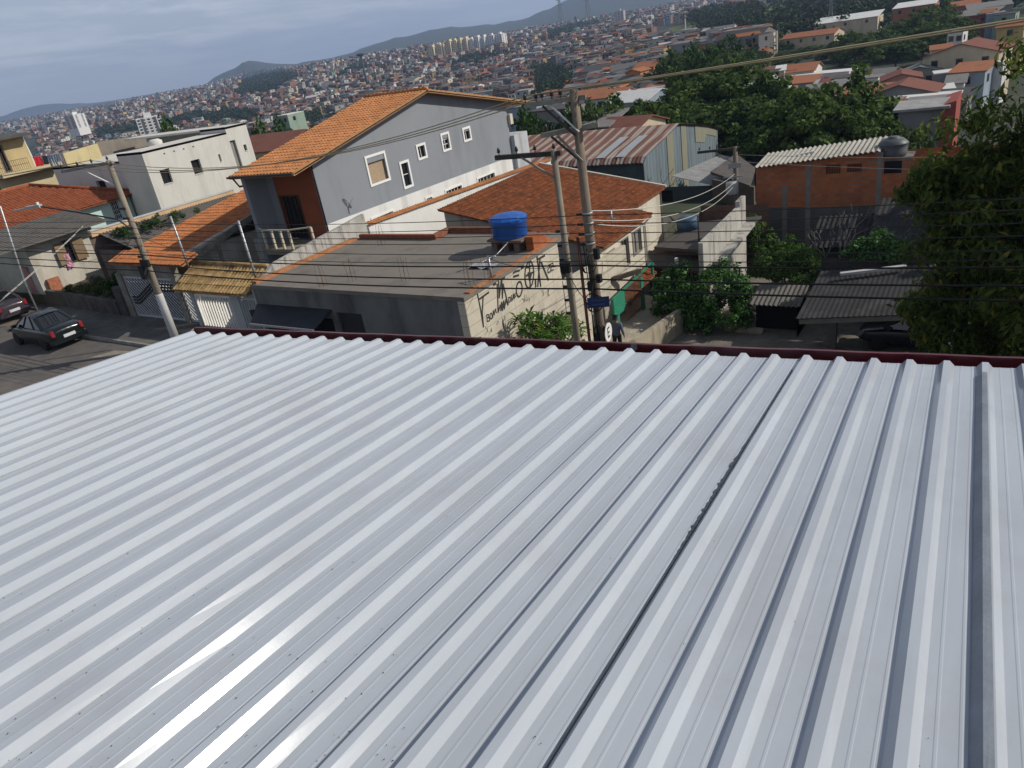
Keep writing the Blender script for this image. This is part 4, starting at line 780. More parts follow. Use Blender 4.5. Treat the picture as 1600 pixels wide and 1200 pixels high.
mb = MB(); mb.facade(P, q0.y, q1.y, 2.5, q1.z, [bd], .2); mb.facade(PY(q1.y,1), -76, YX, 2.5, q1.z); mb.facade(PY(q0.y), -76, YX, 2.5, q1.z); mb.build('wall', yel, yh)
window(yh, P, bd, M('grey timber', (.13,.115,.10), .8, .3, 4), dark, .08, .03, .18, (1,0), 'balcony_door')
mb = MB(); mb.slab([(YX+1.0,q0.y,q1.z+.05),(YX+1.0,q1.y+.3,q1.z+.05),(-76.5,q1.y+.3,q1.z+.5),(-76.5,q0.y,q1.z+.5)], .18); mb.build('roof', M('dark fibre cement', (.085,.08,.075), .93, .25, 1), yh)
bz = atx(10,270,YX).z; mb = MB(); mb.slab([(YX+1.2,q0.y,bz),(YX+1.2,q1.y+1.6,bz),(YX,q1.y+1.6,bz),(YX,q0.y,bz)], .3); mb.slab([(YX+.2,q0.y,bz-.3),(YX+.2,q1.y+1.6,bz-.3),(-76,q1.y+1.6,bz-.3),(-76,q0.y,bz-.3)], 5); mb.build('balcony', M('pale yellow render', (.50,.43,.27), .9, .12, 1), yh)
mb = MB()
for i in range(16): y = q0.y+(q1.y-q0.y-.9)*i/15; mb.bar((YX+1.15,y,bz),(YX+1.15,y,bz+.85),.02,.02)
for z in (.45,.85): mb.bar((YX+1.15,q0.y,bz+z),(YX+1.15,q1.y-.9,bz+z),.03,.03)
mb.build('railing', M('dark iron', (.03,.03,.035), .6, .2, 3), yh)
mb = MB(); a = atx(33,210,YX-.8); b = atx(57,250,YX-.8); mb.slab([(YX-.8,a.y,2),(YX-.8,b.y+.2,2),(YX-.8,b.y-.3,a.z-.2),(YX-.8,a.y,a.z)], 3, 0, (-1,0,0)); tag(mb.build('wall', whitep), 'bright white wall end standing beside the yellow house', 'wall')
la, lb = atx(48,245,-65), atx(100,238,-65); mb = MB(); mb.tube([la, la.lerp(lb,.5)-Vector((0,0,.08)), lb], .012, 4); tag(mb.build('washing_line', galv), 'washing line strung beside the yellow house', 'line')
for i, (f0, f1, hh, nm, colr, lab) in enumerate(((.04,.27,.75,'red_cloth',(.45,.02,.03),'red cloth pegged on the washing line'),(.30,.44,.7,'dark_cloth',(.03,.035,.05),'black cloth pegged on the washing line beside the red one'),(.47,.62,.9,'jeans',(.10,.14,.22),'first pair of faded blue trousers pegged after the black cloth'),(.64,.78,.9,'jeans',(.14,.18,.25),'middle pair of faded blue trousers on the washing line'),(.80,.93,.85,'jeans',(.20,.24,.29),'palest trousers at the end of the washing line'))):
    mb = MB(); p0, p1 = la.lerp(lb,f0), la.lerp(lb,f1); rows = [[p0.lerp(p1,k/6)+Vector((.05*math.sin(k*2+j*.7+i),0,-.03-hh*j/5)) for k in range(7)] for j in range(6)]
    for j in range(5):
        for k in range(6):
            if nm == 'jeans' and j > 1 and k in (2,3) and k == 3: continue
            mb.quad(rows[j][k], rows[j][k+1], rows[j+1][k+1], rows[j+1][k])
    tag(mb.build(nm, M('cloth %d' % i, colr, .95, .25, 4)), lab, 'clothing')
# thing at the left edge: pink gate post, dark wall
mb = MB(); a = atz(30,490,.0); mb.box(a.x-.3,a.x+.3,a.y+1.3,a.y+1.9,-.2,2.3); mb.box(a.x-.38,a.x+.38,a.y+1.22,a.y+1.98,2.3,2.45); tag(mb.build('gate_post', M('faded pink paint', (.42,.23,.22), .9, .25, 1.5, stain=((.2,.12,.11), .7, 2))), 'faded pink gate post beside the parked purple grey car', 'post')
mb = MB(); mb.box(a.x-9,a.x-.31,a.y+1.6,a.y+1.85,-.2,2.0); tag(mb.build('front_wall', M('dark front wall', (.06,.055,.055), .9, .3, 1.5)), 'dark front wall left of the faded pink gate post', 'wall')
mb = MB(); mb.box(a.x+.31,a.x+1.3,a.y+1.7,a.y+2.4,.7,1.55); tag(mb.build('brick_pile', M('loose brick', (.34,.13,.07), .92, .4, 6)), 'small heap of orange bricks beside the pink gate post', 'bricks')
# ------------------------------------------------------------------ warehouse, sheds, brick house, courtyard
def striped(name, base, stripes, axis, rough=.75, metal=.0):
    return None
def rustmat():
    mt = bpy.data.materials.new('rusted roof sheets'); mt.use_nodes = True; nt = mt.node_tree; N = nt.nodes; L = nt.links; b = N['Principled BSDF']; b.inputs['Roughness'].default_value = .75
    geo = N.new('ShaderNodeNewGeometry'); mp = N.new('ShaderNodeMapping'); mp.inputs['Scale'].default_value = (1.05,.16,0); L.new(geo.outputs['Position'], mp.inputs['Vector'])
    n = N.new('ShaderNodeTexNoise'); n.inputs['Scale'].default_value = 1; n.inputs['Detail'].default_value = 3; L.new(mp.outputs[0], n.inputs['Vector'])
    sp = N.new('ShaderNodeSeparateXYZ'); L.new(geo.outputs['Position'], sp.inputs[0])
    s = N.new('ShaderNodeMath'); s.operation = 'MULTIPLY'; s.inputs[1].default_value = 2*PI/1.05; L.new(sp.outputs['X'], s.inputs[0])
    si = N.new('ShaderNodeMath'); si.operation = 'SINE'; L.new(s.outputs[0], si.inputs[0])
    md = N.new('ShaderNodeMath'); md.operation = 'MULTIPLY_ADD'; md.inputs[1].default_value = .20; L.new(si.outputs[0], md.inputs[0]); L.new(n.outputs['Fac'], md.inputs[2])
    r = N.new('ShaderNodeValToRGB'); e = r.color_ramp.elements; e[0].position = .44; e[0].color = (.125,.052,.032,1); e[1].position = .60; e[1].color = (.265,.215,.185,1); x = e.new(.50); x.color = (.17,.075,.048,1)
    L.new(md.outputs[0], r.inputs[0]); L.new(r.outputs[0], b.inputs['Base Color']); MATS['rusted roof sheets'] = mt; return mt
rusty = rustmat()
wa = thing('warehouse', 'old warehouse with an arched rust striped roof and blue grey sheet gable', 'warehouse', (-32,66,-5))
GX = -26.0
arc = [atx(*p, GX) for p in ((1005,244),(1019,230),(1041,210),(1057,193))]; bk = [atx(*p, GX) for p in ((1085,194),(1105,196),(1121,200))]
prof = [(arc[0].y-.6, arc[0].z-.42)]+[(p.y, p.z) for p in arc]+[(p.y, p.z) for p in bk]; zg = -7
for i in range(1, len(prof)):
    if prof[i][0] <= prof[i-1][0]: prof[i] = (prof[i-1][0]+.5, prof[i][1])
shm = M('blue grey sheet cladding', (.15,.19,.215), .6, .25, .9, metal=.0, stretch=(1,4,.25), stain=((.10,.11,.115), .6, .8, .2))
mb = MB(); P = PX(GX); n = 110; ya, yb = prof[0][0]+.55, prof[-1][0]; py_ = [p[0] for p in prof]; pz_ = [p[1] for p in prof]
vs = []
for i in range(n+1):
    y = ya+(yb-ya)*i/n; o = .03*math.sin(i*PI/2); vs += [P(y, zg, o), P(y, float(np.interp(y, py_, pz_))-.06, o)]
mb.add(vs, [(2*i, 2*i+2, 2*i+3, 2*i+1) for i in range(n)]); mb.build('gable_wall', shm, wa)
yst = M('yellowed translucent sheet', (.225,.22,.165), .6, .15, 1.2, stretch=(1,4,.3))
for (u0, u1, low) in ((1041,1051,1), (1064,1072,1), (1086,1119,0)):
    y0, y1 = atx(u0, 215, GX).y, atx(u1, 215, GX).y; mb = MB(); vs = []
    k = 12
    for i in range(k+1):
        y = y0+(y1-y0)*i/k; zt = float(np.interp(y, py_, pz_))-.08; zl = zg if low else zt-(1.6 if i < k*.45 else .8); vs += [P(y, zl, .045), P(y, zt, .045)]
    mb.add(vs, [(2*i, 2*i+2, 2*i+3, 2*i+1) for i in range(k)]); mb.build('translucent_strip', yst, wa)
mb = MB(); WXL = -46.5; n = 220; vs = []; m_ = len(prof)
for j, (y, z) in enumerate(prof):
    for i in range(n+1): x = WXL+(GX+.25-WXL)*i/n; vs.append((x, y, z+.035*math.sin(i*PI/2)))
mb.add(vs, [(j*(n+1)+i, j*(n+1)+i+1, (j+1)*(n+1)+i+1, (j+1)*(n+1)+i) for j in range(m_-1) for i in range(n)]); mb.add([(v[0],v[1],v[2]-.05) for v in vs], [(j*(n+1)+i, (j+1)*(n+1)+i, (j+1)*(n+1)+i+1, j*(n+1)+i+1) for j in range(m_-1) for i in range(n)]); rf = mb.build('roof', rusty, wa)
trl = M('pale translucent sheet', (.30,.33,.34), .5, .1, 1.5)
for px in (935, 962):
    c = atz(px, 250, prof[1][1]-.2); mb = MB(); x = c.x; vs = []
    for j in range(1, 4): vs += [(x,prof[j][0],prof[j][1]+.06), (x+.85,prof[j][0],prof[j][1]+.06)]
    mb.add(vs, [(2*j,2*j+1,2*j+3,2*j+2) for j in range(2)]); mb.build('skylight', trl, rf)
mb = MB(); P = PY(ya); hs = [(-33.5,-3.4,-31.5,-2.0),(-30.6,-3.4,-28.2,-2.0)]; mb.facade(P, WXL+.2, GX, zg, prof[0][1]-.05, hs, .2); mb.facade(PX(WXL+.2,-1), ya, yb, zg, -1); mb.facade(PY(yb,1), WXL+.2, GX, zg, prof[-1][1]-.1)
mb.build('front_wall', M('teal grey wall', (.07,.095,.105), .85, .25, .8, stain=((.04,.045,.045), .6, 1)), wa)
for h in hs: window(wa, P, h, M('dark frame', (.04,.045,.05), .7, .2, 3), glass, .08, .03, .18, (3,2))
# grey lean-to roofs and dark walls by the warehouse
lt = thing('shed', 'shed with pale grey lean-to roof against the warehouse gable', 'shed', (-19,56,-5))
q = [atx(1050,275,-21.2), atx(1125,242,-21.2)]; mb = MB(); u = q[1]-q[0]; corrugated(mb, q[0], u, Vector((3.6,0,-.9)), u.length, 3.6, .3, .03)
mb.build('roof', M('pale fibre cement', (.27,.27,.265), .9, .2, 1, .05, 20, stain=((.12,.12,.115), .6, 1.2, 1.0)), lt)
mb = MB(); P = PY(q[0].y+.4); mb.facade(P, -25.8, -17.8, -8, q[0].z-.9, [(-22.6,-7,-21.4,-2.2)], .3); mb.facade(PX(-17.8), q[0].y+.4, q[1].y, -8, q[0].z-1.0, [(q[0].y+2.2,-7,q[0].y+4.2,-2.6)], .3); mb.build('wall', M('dark teal wall', (.052,.068,.07), .9, .25, .8, stain=((.03,.034,.034), .6, 1)), lt)
mb = MB(); mb.box(-22.7,-21.3,q[0].y+.72,q[0].y+.75,-7,-2.1); mb.build('door_opening', dark, lt); mb = MB(); mb.box(-18.15,-18.12,q[0].y+2.1,q[0].y+4.3,-7,-2.5); mb.build('door_opening', dark, lt)
s2 = thing('shed', 'brown grey shed roof behind the utility pole with the transformer', 'shed', (-15.5,52,-5))
mb = MB(); mb.slab([atr(1110,268,57), atr(1150,240,66), atr(1180,262,60), atr(1172,290,54)], .2); mb.build('roof', M('dark brown sheet', (.085,.075,.068), .9, .3, .8, stain=((.05,.045,.04), .6, 1)), s2)
a = atr(1112,275,56); b = atr(1178,290,54); mb = MB(); mb.slab([(a.x,a.y,-8),(b.x,b.y,-8),(b.x,b.y,b.z-.1),(a.x,a.y,a.z-.25)], .3, 0, (0,1,0)); mb.build('wall', M('brown plaster', (.10,.082,.066), .9, .3, 1), s2)
# concrete house with side wall in the sun
lw_ = thing('house', 'low dark roofed house with a streaked pale concrete side wall', 'house', (-12,36,-4))
LX = -11.0; t0, t1, t2 = atx(1098,380,LX), atx(1148,331,LX), atx(1164,314,LX)
cst = M('streaked concrete', (.40,.385,.35), .92, .2, .8, .08, 20, stain=((.11,.105,.095), .95, 1.6, .2))
mb = MB(); mb.slab([(LX,t0.y,-4.5),(LX,t2.y+.1,-4.5),(LX,t2.y+.1,t2.z+.25),(LX,t2.y-.9,t2.z+.2),(LX,t2.y-.9,t1.z),(LX,t0.y,t0.z)], .22, 0, (-1,0,0)); mb.build('side_wall', cst, lw_)
mb = MB(); mb.slab([(LX+.02,t0.y+1.2,-.42),(LX+.5,t0.y+1.2,-.42),(LX+.5,t2.y,-.05),(LX+.02,t2.y,-.05)], .16); mb.build('ledge', cst, lw_)
mb = MB(); mb.slab([(-15.2,35.6,-.75),(LX-.2,33.2,-.15),(LX-.2,41.5,-.75),(-15.2,41.5,-1.1)], .15); mb.build('roof', M('dark roof felt', (.075,.068,.062), .93, .25, .8, stain=((.045,.042,.04), .6, .8, 1.0)), lw_)
mb = MB(); mb.slab([(-15.6,34.4,-1.25),(LX-.3,33.0,-1.2),(LX-.3,34.2,-.95),(-15.6,35.8,-1.0)], .12); mb.build('porch_roof', M('dark roof felt', (.075,.068,.062)), lw_)
mb = MB(); mb.facade(PY(35.4), -15.2, LX-.2, -5, -.85, [(-14.6,-3.6,-13.2,-1.7)], .2); mb.facade(PX(-15.2,-1), 35.4, 43, -5, -.9); mb.facade(PY(43,1), -15.2, LX-.2, -5, -.5); mb.build('front_wall', M('brown brick plaster', (.17,.10,.075), .92, .3, 1.5, stain=((.09,.07,.055), .6, 1.5)), lw_)
window(lw_, PY(35.4), (-14.6,-3.6,-13.2,-1.7), M('pale arch', (.42,.38,.31), .85, .1, 2), dark, .12, .04, .18)
mb = MB(); mb.box(-13.2,-13.05,33.3,33.45,-4,-.6); mb.build('porch_post', whitep, lw_)
mb = MB(); c = atr(1075,345,42); mb.lathe((c.x,c.y,c.z-.45), [(.55,0),(.6,.55),(.35,.7)], 14); tag(mb.build('water_tank', M('dull blue plastic', (.05,.10,.17), .6, .2, 3)), 'dull blue water tank behind the pale concrete side wall', 'water tank')
mb = MB(); c = aty(1092,372,35.2); mb.tube([(c.x,c.y,-1.3),(c.x,c.y,1.0)], .035, 6); tag(mb.build('antenna_mast', blk), 'thin black mast standing on the dark roofed house', 'mast')
# brick house
brick_w = brickmat('rough bare brick', (.50,.155,.055), (.38,.11,.042), (.26,.16,.11), .38, .22, 'x', msize=.028, dirt=(.20,.07,.035))
bk_ = thing('house', 'unplastered orange brick house under a pale corrugated roof', 'house', (-8,47,-4))
BY = 45.0; q0, q1 = aty(1181,260,BY), aty(1440,228,BY); b0 = aty(1185,325,BY).z
P = PY(BY); bw_ = [rectY((1291,257),(1313,271),BY), rectY((1324,253),(1346,268),BY)]
xt = aty(1372,236,BY); mb = MB(); mb.facade(P, q0.x, 1.5, b0, 1.15, bw_, .12); mb.poly([P(q0.x,1.15,0), P(xt.x,1.15,0), P(xt.x,xt.z-.1,0), P(q0.x,q0.z-.1,0)]); mb.quad(P(xt.x,1.15,0), P(1.5,1.15,0), P(1.5,1.4,0), P(xt.x,1.4,0)); mb.facade(PX(q0.x,-1), BY, 48, b0, q0.z-.05); mb.facade(PY(48,1), q0.x, 1.5, b0, 1.2); mb.build('brick_wall', brick_w, bk_)
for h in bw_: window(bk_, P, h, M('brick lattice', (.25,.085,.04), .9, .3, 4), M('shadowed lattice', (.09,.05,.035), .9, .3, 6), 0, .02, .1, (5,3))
mb = MB(); mb.facade(PY(BY+.02), q0.x-.05, 1.5, -6.5, b0); mb.facade(PX(q0.x-.05,-1), BY+.02, 48, -6.5, b0); mb.build('plinth_wall', M('grey plinth render', (.115,.112,.105), .92, .25, .7, .06, 20, stain=((.055,.055,.052), .7, 1)), bk_)
for (px, z1) in ((1263,1.25),(1226,.1),(1373,1.7)):
    x = aty(px,290,BY).x; mb = MB(); mb.box(x-.13,x+.13,BY-.012,BY+.1,-4,z1); mb.build('pillar', M('pillar concrete', (.22,.20,.18), .92, .25, 2), bk_)
x = aty(1391,262,BY); mb = MB(); mb.box(x.x-.3,x.x+.55,BY-.015,BY+.05,x.z-.3,x.z+.35); mb.build('window', dark, bk_)
fb = M('buff fibre cement', (.38,.36,.31), .9, .2, 1.2, .05, 20, stain=((.22,.21,.19), .6, .9, 1.0))  # palest of the fibre cement sheets
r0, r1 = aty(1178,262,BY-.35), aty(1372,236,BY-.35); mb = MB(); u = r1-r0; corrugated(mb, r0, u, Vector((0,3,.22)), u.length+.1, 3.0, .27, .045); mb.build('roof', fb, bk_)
mb = MB(); c0_ = aty(1228,246,BY+1.2); mb.bar(c0_, c0_+Vector((1.6,0,.25)), .1, .08); tag(mb.build('plank', whitep), 'white plank lying on the pale corrugated roof of the brick house', 'plank')
tk2 = thing('water_tank', 'dark grey ribbed water tank on the brick house roof', 'water tank', aty(1395,240,BY+.8)); c = tk2.location.copy(); gpm = M('dark grey plastic', (.085,.095,.10), .5, .15, 3)
mb = MB(); mb.lathe(c, [(.66,-.1),(.68,.0),(.72,.14),(.69,.17),(.73,.3),(.70,.33),(.74,.46),(.74,.52)], 26); mb.build('body', gpm, tk2)
mb = MB(); mb.lathe(c, [(.76,.52),(.75,.58),(.5,.80),(.3,.82),(.28,.9),(.0,.92)], 26); mb.build('lid', gpm, tk2)
mb = MB(); mb.box(c.x-1,c.x+1,BY-.01,BY+1.8,c.z-.22,c.z-.11); tag(mb.build('tank_slab', concr), 'concrete slab under the dark grey water tank', 'slab')
# carport with dark roofs, shed
cp = thing('carport', 'dark corrugated carport roof over the parked hatchback', 'carport', (-3.5,30,-3))
cpm = M('dark corrugated roof', (.028,.027,.028), .93, .3, .8, .05, 20, stain=((.07,.065,.06), .5, 1.2, 1.0))  # base colour darkened to carry the tree shade over these roofs
mb = MB(); p0, p1 = Vector((-6.1,27.2,-.85)), Vector((2.5,28.6,-.45)); u = p1-p0; corrugated(mb, p0, u, Vector((0,4.4,.40)), u.length, 4.4, .18, .014); mb.build('roof', cpm, cp)
mb = MB(); mb.bar(p0+Vector((.1,.12,-.14)), p1+Vector((0,.12,-.14)), .12, .2); mb.build('front_beam', M('grey beam', (.14,.13,.12), .9, .2, 2), cp)
for x, y in ((-5.2,29.5),(2.2,28.9)): mb = MB(); mb.box(x-.17,x+.17,y-.17,y+.17,-4,-.8); mb.build('post', M('grey beam', (.14,.13,.12)), cp)
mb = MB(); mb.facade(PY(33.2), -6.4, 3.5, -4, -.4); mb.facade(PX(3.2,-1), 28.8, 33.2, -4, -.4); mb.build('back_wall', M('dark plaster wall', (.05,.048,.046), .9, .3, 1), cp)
a, b = atz(1313,428,-.25), atz(1416,416,-.15); mb = MB(); mb.bar(a, b, .2, .1); tag(mb.build('ridge_board', M('pale board', (.40,.40,.39), .85, .15, 2)), 'pale board lying along the back edge of the dark carport roof', 'board')
dk2 = thing('shed', 'dark sagging corrugated shed roof below the brick house', 'shed', (-6,39,-4)); mb = MB(); p0, p1 = aty(1262,388,38.6), aty(1352,384,38.6); u = p1-p0; corrugated(mb, p0, u, Vector((0,2.6,.9)), u.length, 2.8, .25, .035); mb.build('roof', cpm, dk2)
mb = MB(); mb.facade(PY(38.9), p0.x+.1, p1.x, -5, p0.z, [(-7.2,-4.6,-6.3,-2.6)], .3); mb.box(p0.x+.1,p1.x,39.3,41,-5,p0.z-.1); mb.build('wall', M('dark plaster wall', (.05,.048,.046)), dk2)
dk3 = thing('house', 'dark roofed house sloping back behind the carport', 'house', (-1,39,-4)); mb = MB(); corrugated(mb, (-5.2,34.6,-1.5), (1,0,.02), Vector((0,7.2,1.5)), 9.5, 7.4, .25, .02); mb.build('roof', cpm, dk3)
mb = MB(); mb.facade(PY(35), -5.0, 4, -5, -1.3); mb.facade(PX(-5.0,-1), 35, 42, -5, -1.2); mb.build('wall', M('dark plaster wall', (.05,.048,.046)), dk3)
sh = thing('shed', 'small lean-to with a dappled corrugated roof beside the round shrub', 'shed', (-7.5,31,-3))
mb = MB(); corrugated(mb, (-8.75,30.35,-1.62), (1,0,0), Vector((0,1.7,.35)), 2.1, 1.75, .2, .03); mb.build('roof', M('weathered fibre cement', (.21,.195,.175)), sh)
mb = MB(); mb.slab([(-6.75,30.35,-3.3),(-6.75,32,-3.3),(-6.75,32.0,-1.3),(-6.75,30.35,-1.7)], .12); mb.build('side_wall', M('pale grey board', (.30,.29,.27), .9, .2, 2), sh)
mb = MB(); mb.box(-8.7,-6.9,31.2,31.3,-3.3,-1.6); mb.build('back_wall', dark, sh)
mb = MB(); mb.tube([(-9.9,30.6,-2.95),(-8.2,30.5,-2.95)], .2, 8); tag(mb.build('log', M('pale log', (.26,.23,.18), .9, .3, 3)), 'pale log lying on the courtyard before the small lean-to', 'log')
# grey and red walls behind the brick house; pieces seen behind the near tree
g1 = thing('house', 'grey block house with pale flat roof and a red end wall', 'house', (-5,75,-6))
a, b = atr(1404,172,72), atr(1472,166,74); mb = MB(); mb.slab([(a.x,a.y,-9),(b.x,b.y,-9),(b.x,b.y,b.z),(a.x,a.y,a.z)], 7, 0, (0,1,0)); mb.build('wall', M('grey render', (.17,.165,.165), .9, .15, .7, stain=((.09,.09,.09), .6, 1)), g1)
mb = MB(); mb.slab([a+Vector((-.4,-.4,.05)), b+Vector((.6,-.4,.05)), b+Vector((.6,4,.15)), a+Vector((-.4,4,.15))], .2); mb.build('roof', M('pale fibre cement', (.27,.27,.265)), g1)
mb = MB(); mb.slab([(b.x+.02,b.y-.02,-9),(b.x+1.0,b.y+.4,-9),(b.x+1.0,b.y+.4,b.z+.3),(b.x+.02,b.y-.02,b.z+.1)], 6, 0, (0,1,0)); mb.build('red_wall', M('red paint', (.27,.06,.045), .85, .15, 1), g1)
t9 = thing('house', 'brick house with a clay tile roof half hidden by the big right hand tree', 'house', (3,38,-4)); mb = MB(); tile_roof(mb, (2.2,34,.9), (1,0,.0), Vector((0,3,1.0)), 7, 3.2, .24, .4, .04, .03); mb.build('roof', tile_h, t9); mb = MB(); mb.facade(PY(34.4), 2.4, 9, -5, .9); mb.facade(PX(2.4,-1), 34.4, 40, -5, 1); mb.build('wall', brick_o, t9)
mb = MB(); a = atr(1494,470,28); mb.box(a.x-.15,a.x+.12,a.y,a.y+.3,-4,a.z+.3); tag(mb.build('wall_end', whitep), 'white wall end seen through the foliage of the near tree', 'wall')
# ------------------------------------------------------------------ utility poles
wood = M('weathered pole', (.20,.160,.120), .9, .3, 3, .15, 30, stretch=(6,6,.5), stain=((.08,.07,.06), .6, 2.0, .2))
conp = M('concrete pole', (.235,.205,.160), .9, .2, 2, .1, 30, stain=((.12,.11,.095), .6, 1.5, .2))
arm_d = M('dark crossarm', (.055,.05,.045), .85, .3, 4); arm_l = M('grey crossarm', (.25,.23,.195), .9, .3, 4)
ins = M('insulator', (.03,.025,.025), .35, .2, 5, spec=.5)
def insulator(p, parent, h=.2):
    mb = MB(); mb.tube([p, Vector(p)+Vector((0,0,h*.35))], .015, 5); mb.lathe(Vector(p)+Vector((0,0,h*.3)), [(.03,0),(.06,.02),(.035,.05),(.055,.07),(.03,.10),(.035,.13),(.0,.15)], 10); mb.build('insulator', ins, parent)
def pole(name, label, base, top, r0, r1, mat_):
    t = thing(name, label, 'utility pole', base); mb = MB(); b = Vector(base); p = Vector((base[0], base[1], top))
    mb.tube([b-Vector((0,0,.6)), b.lerp(p,.5), p], [r0, (r0+r1)/2, r1], 12); sh_ = mb.build('shaft', mat_, t); return t, sh_
P1 = Vector((-9.2,17.3,-.25)); p1, s1 = pole('utility_pole', 'tall brown utility pole with two crossarms and a blue sign before the painted wall', P1, 9.0, .155, .105, wood)
A0, A1 = Vector((-10.45,16.95,8.80)), Vector((-8.95,17.42,8.80))
mb = MB(); mb.bar(A0, A1, .1, .12); mb.build('crossarm', arm_l, p1); B0, B1 = Vector((-10.15,17.05,8.02)), Vector((-8.72,17.5,8.12)); mb = MB(); mb.bar(B0, B1, .11, .12); mb.build('crossarm', arm_l, p1)
mb = MB(); mb.bar((-9.95,16.98,8.74), (-9.22,17.16,7.95), .05, .05); mb.build('brace', arm_d, p1); mb = MB(); mb.bar((-9.85,17.15,8.74), (-9.12,17.2,8.02), .05, .03); mb.build('brace', whitep, p1)
mb = MB(); mb.bar((-9.85,17.05,7.98), (-9.18,17.14,7.35), .05, .05); mb.build('brace', arm_d, p1); mb = MB(); mb.bar((-9.7,17.1,7.98), (-9.08,17.15,7.3), .05, .05); mb.build('brace', arm_l, p1)
for f in (.02,.2,.30,.46,.6): insulator(A0.lerp(A1,f)+Vector((0,0,.05)), p1, .26)
for f in (.1,.5,.98): insulator(B0.lerp(B1,f)+Vector((0,0,.05)), p1, .2)
for i in range(5):
    z = 5.9-.27*i; mb = MB(); mb.lathe((P1.x,P1.y,z), [(.142,0),(.15,.01),(.15,.05),(.142,.06)], 12); mb.build('steel_band', galv, p1); mb = MB(); mb.bar((P1.x-.26,P1.y-.12,z+.03), (P1.x-.10,P1.y-.1,z+.03), .05, .07); mb.build('cable_clamp', ins, p1)
rr = random.Random(2)
def loop(c, r1_, r2_, rad, turns, nm, parent, mt=blk, tilt=.0):
    mb = MB(); n = int(28*turns); pts = []
    for i in range(n+1): a = 2*PI*i/28; k = 1+.07*math.sin(i*.7); pts.append(Vector(c)+Vector((r1_*math.cos(a)*k, .03*math.sin(i*.9)-.02*i/28, r2_*math.sin(a)*k+tilt*math.cos(a)*r1_)))
    mb.tube(pts, rad, 5); mb.build(nm, mt, parent)
loop((P1.x+.14,P1.y-.24,2.55), .17, .34, .014, 6, 'cable_coil', p1); loop((P1.x+.05,P1.y-.22,3.5), .26, .26, .010, 3, 'cable_coil', p1); loop((P1.x-.02,P1.y-.2,4.5), .2, .14, .010, 3, 'cable_coil', p1)
for z, h in ((4.75,.3),(4.1,.22),(3.85,.25),(2.35,.2)):
    mb = MB(); x = P1.x+rr.uniform(-.1,.22); mb.box(x,x+.13,P1.y-.30,P1.y-.165,z,z+h); mb.build('junction_box', blk, p1)
for i in range(4):
    mb = MB(); x = P1.x-.13+.07*i; mb.tube([(x,P1.y-.17,5.2-.2*i),(x+rr.uniform(-.05,.05),P1.y-.19,4.0),(x+rr.uniform(-.08,.08),P1.y-.2,3.0),(x,P1.y-.2,2.0)], .014, 5); mb.build('riser_cable', blk, p1)
mb = MB(); mb.tube([(P1.x-.33,P1.y-.08,-.3),(P1.x-.33,P1.y-.08,5.3)], .045, 8); tag(mb.build('conduit', M('red brown conduit', (.13,.045,.03), .7, .25, 4)), 'red brown conduit running up beside the tall brown pole', 'conduit')
bs_ = thing('street_sign', 'blank dark blue street name plate fixed to the tall pole', 'street sign', (P1.x,P1.y-.3,3.3)); mb = MB(); c0 = aty(917,466,P1.y-.32); c1 = aty(951,463,P1.y-.32); mb.slab([c0, c1, c1-Vector((0,0,.30)), c0-Vector((0,0,.30))], .02, 0, (0,1,0)); mb.build('plate', M('sign blue', (.018,.035,.115), .45, .15, 3), bs_); mb = MB(); m0 = (c0+c1)/2; mb.bar(m0+Vector((0,.02,-.08)), m0+Vector((0,.18,-.08)), .03, .03); mb.build('bracket', galv, bs_)
mb = MB(); 
for z in (-.07,-.19): mb.slab([c0.lerp(c1,.2)+Vector((0,-.004,z)), c0.lerp(c1,.8)+Vector((0,-.004,z)), c0.lerp(c1,.8)+Vector((0,-.004,z-.035)), c0.lerp(c1,.2)+Vector((0,-.004,z-.035))], .002, 0, (0,1,0))
mb.build('worn_marks', M('worn sign marks', (.05,.075,.17), .5, .1, 3), bs_)
rsn = thing('road_sign', 'small round white sign seen edgewise on the lane side of the tall pole', 'road sign', (-8.7,17.3,-.2)); D = Vector((.99,.10,0)).normalized(); c = aty(950,519,17.15)
q = D.to_track_quat('Z','Y'); mb = MB(); n = 24
vs = [c+q @ Vector((.27*math.cos(2*PI*i/n), .27*math.sin(2*PI*i/n), z)) for z in (0,.02) for i in range(n)]; mb.add(vs, [tuple(range(n))[::-1], tuple(range(n,2*n))]+[(i,(i+1) % n,n+(i+1) % n,n+i) for i in range(n)]); mb.build('disc', M('sign white', (.70,.69,.66), .5, .06, 3), rsn)
def flat(pts, w, z): 
    mb = MB()
    for a, b in zip(pts[:-1], pts[1:]):
        a, b = Vector(a), Vector(b); t = (b-a).normalized()*(w*.4); s = Vector((-t.y,t.x)).normalized()*(w/2); mb.poly([c+q @ Vector((*p, z)) for p in (a-t-s, b+t-s, b+t+s, a-t+s)]); z += .0003
    return mb
H_ = Vector((0,0,1)); ux = q @ Vector((1,0,0)); up2 = Vector((ux.z, (q @ Vector((0,1,0))).z)); up2.normalize(); sd2 = Vector((up2.y,-up2.x))
G = lambda a, b: tuple(sd2*a+up2*b)
for st_ in ([G(.07,.13),G(-.07,.13),G(-.07,-.13),G(.07,-.13)], [G(-.07,0),G(.05,0)]): flat(st_, .05, .022).build('letter_e', blk, rsn)
mb = MB(); mb.tube([c-D*.02+Vector((0,0,.25)), Vector((c.x-.02,c.y,-.4))], .03, 8); mb.build('post', galv, rsn)
P2 = Vector((-10.5,18.2,-.5)); p2, s2_ = pole('utility_pole', 'slim grey utility pole with one dark crossarm left of the tall pole', P2, 7.45, .115, .085, conp)
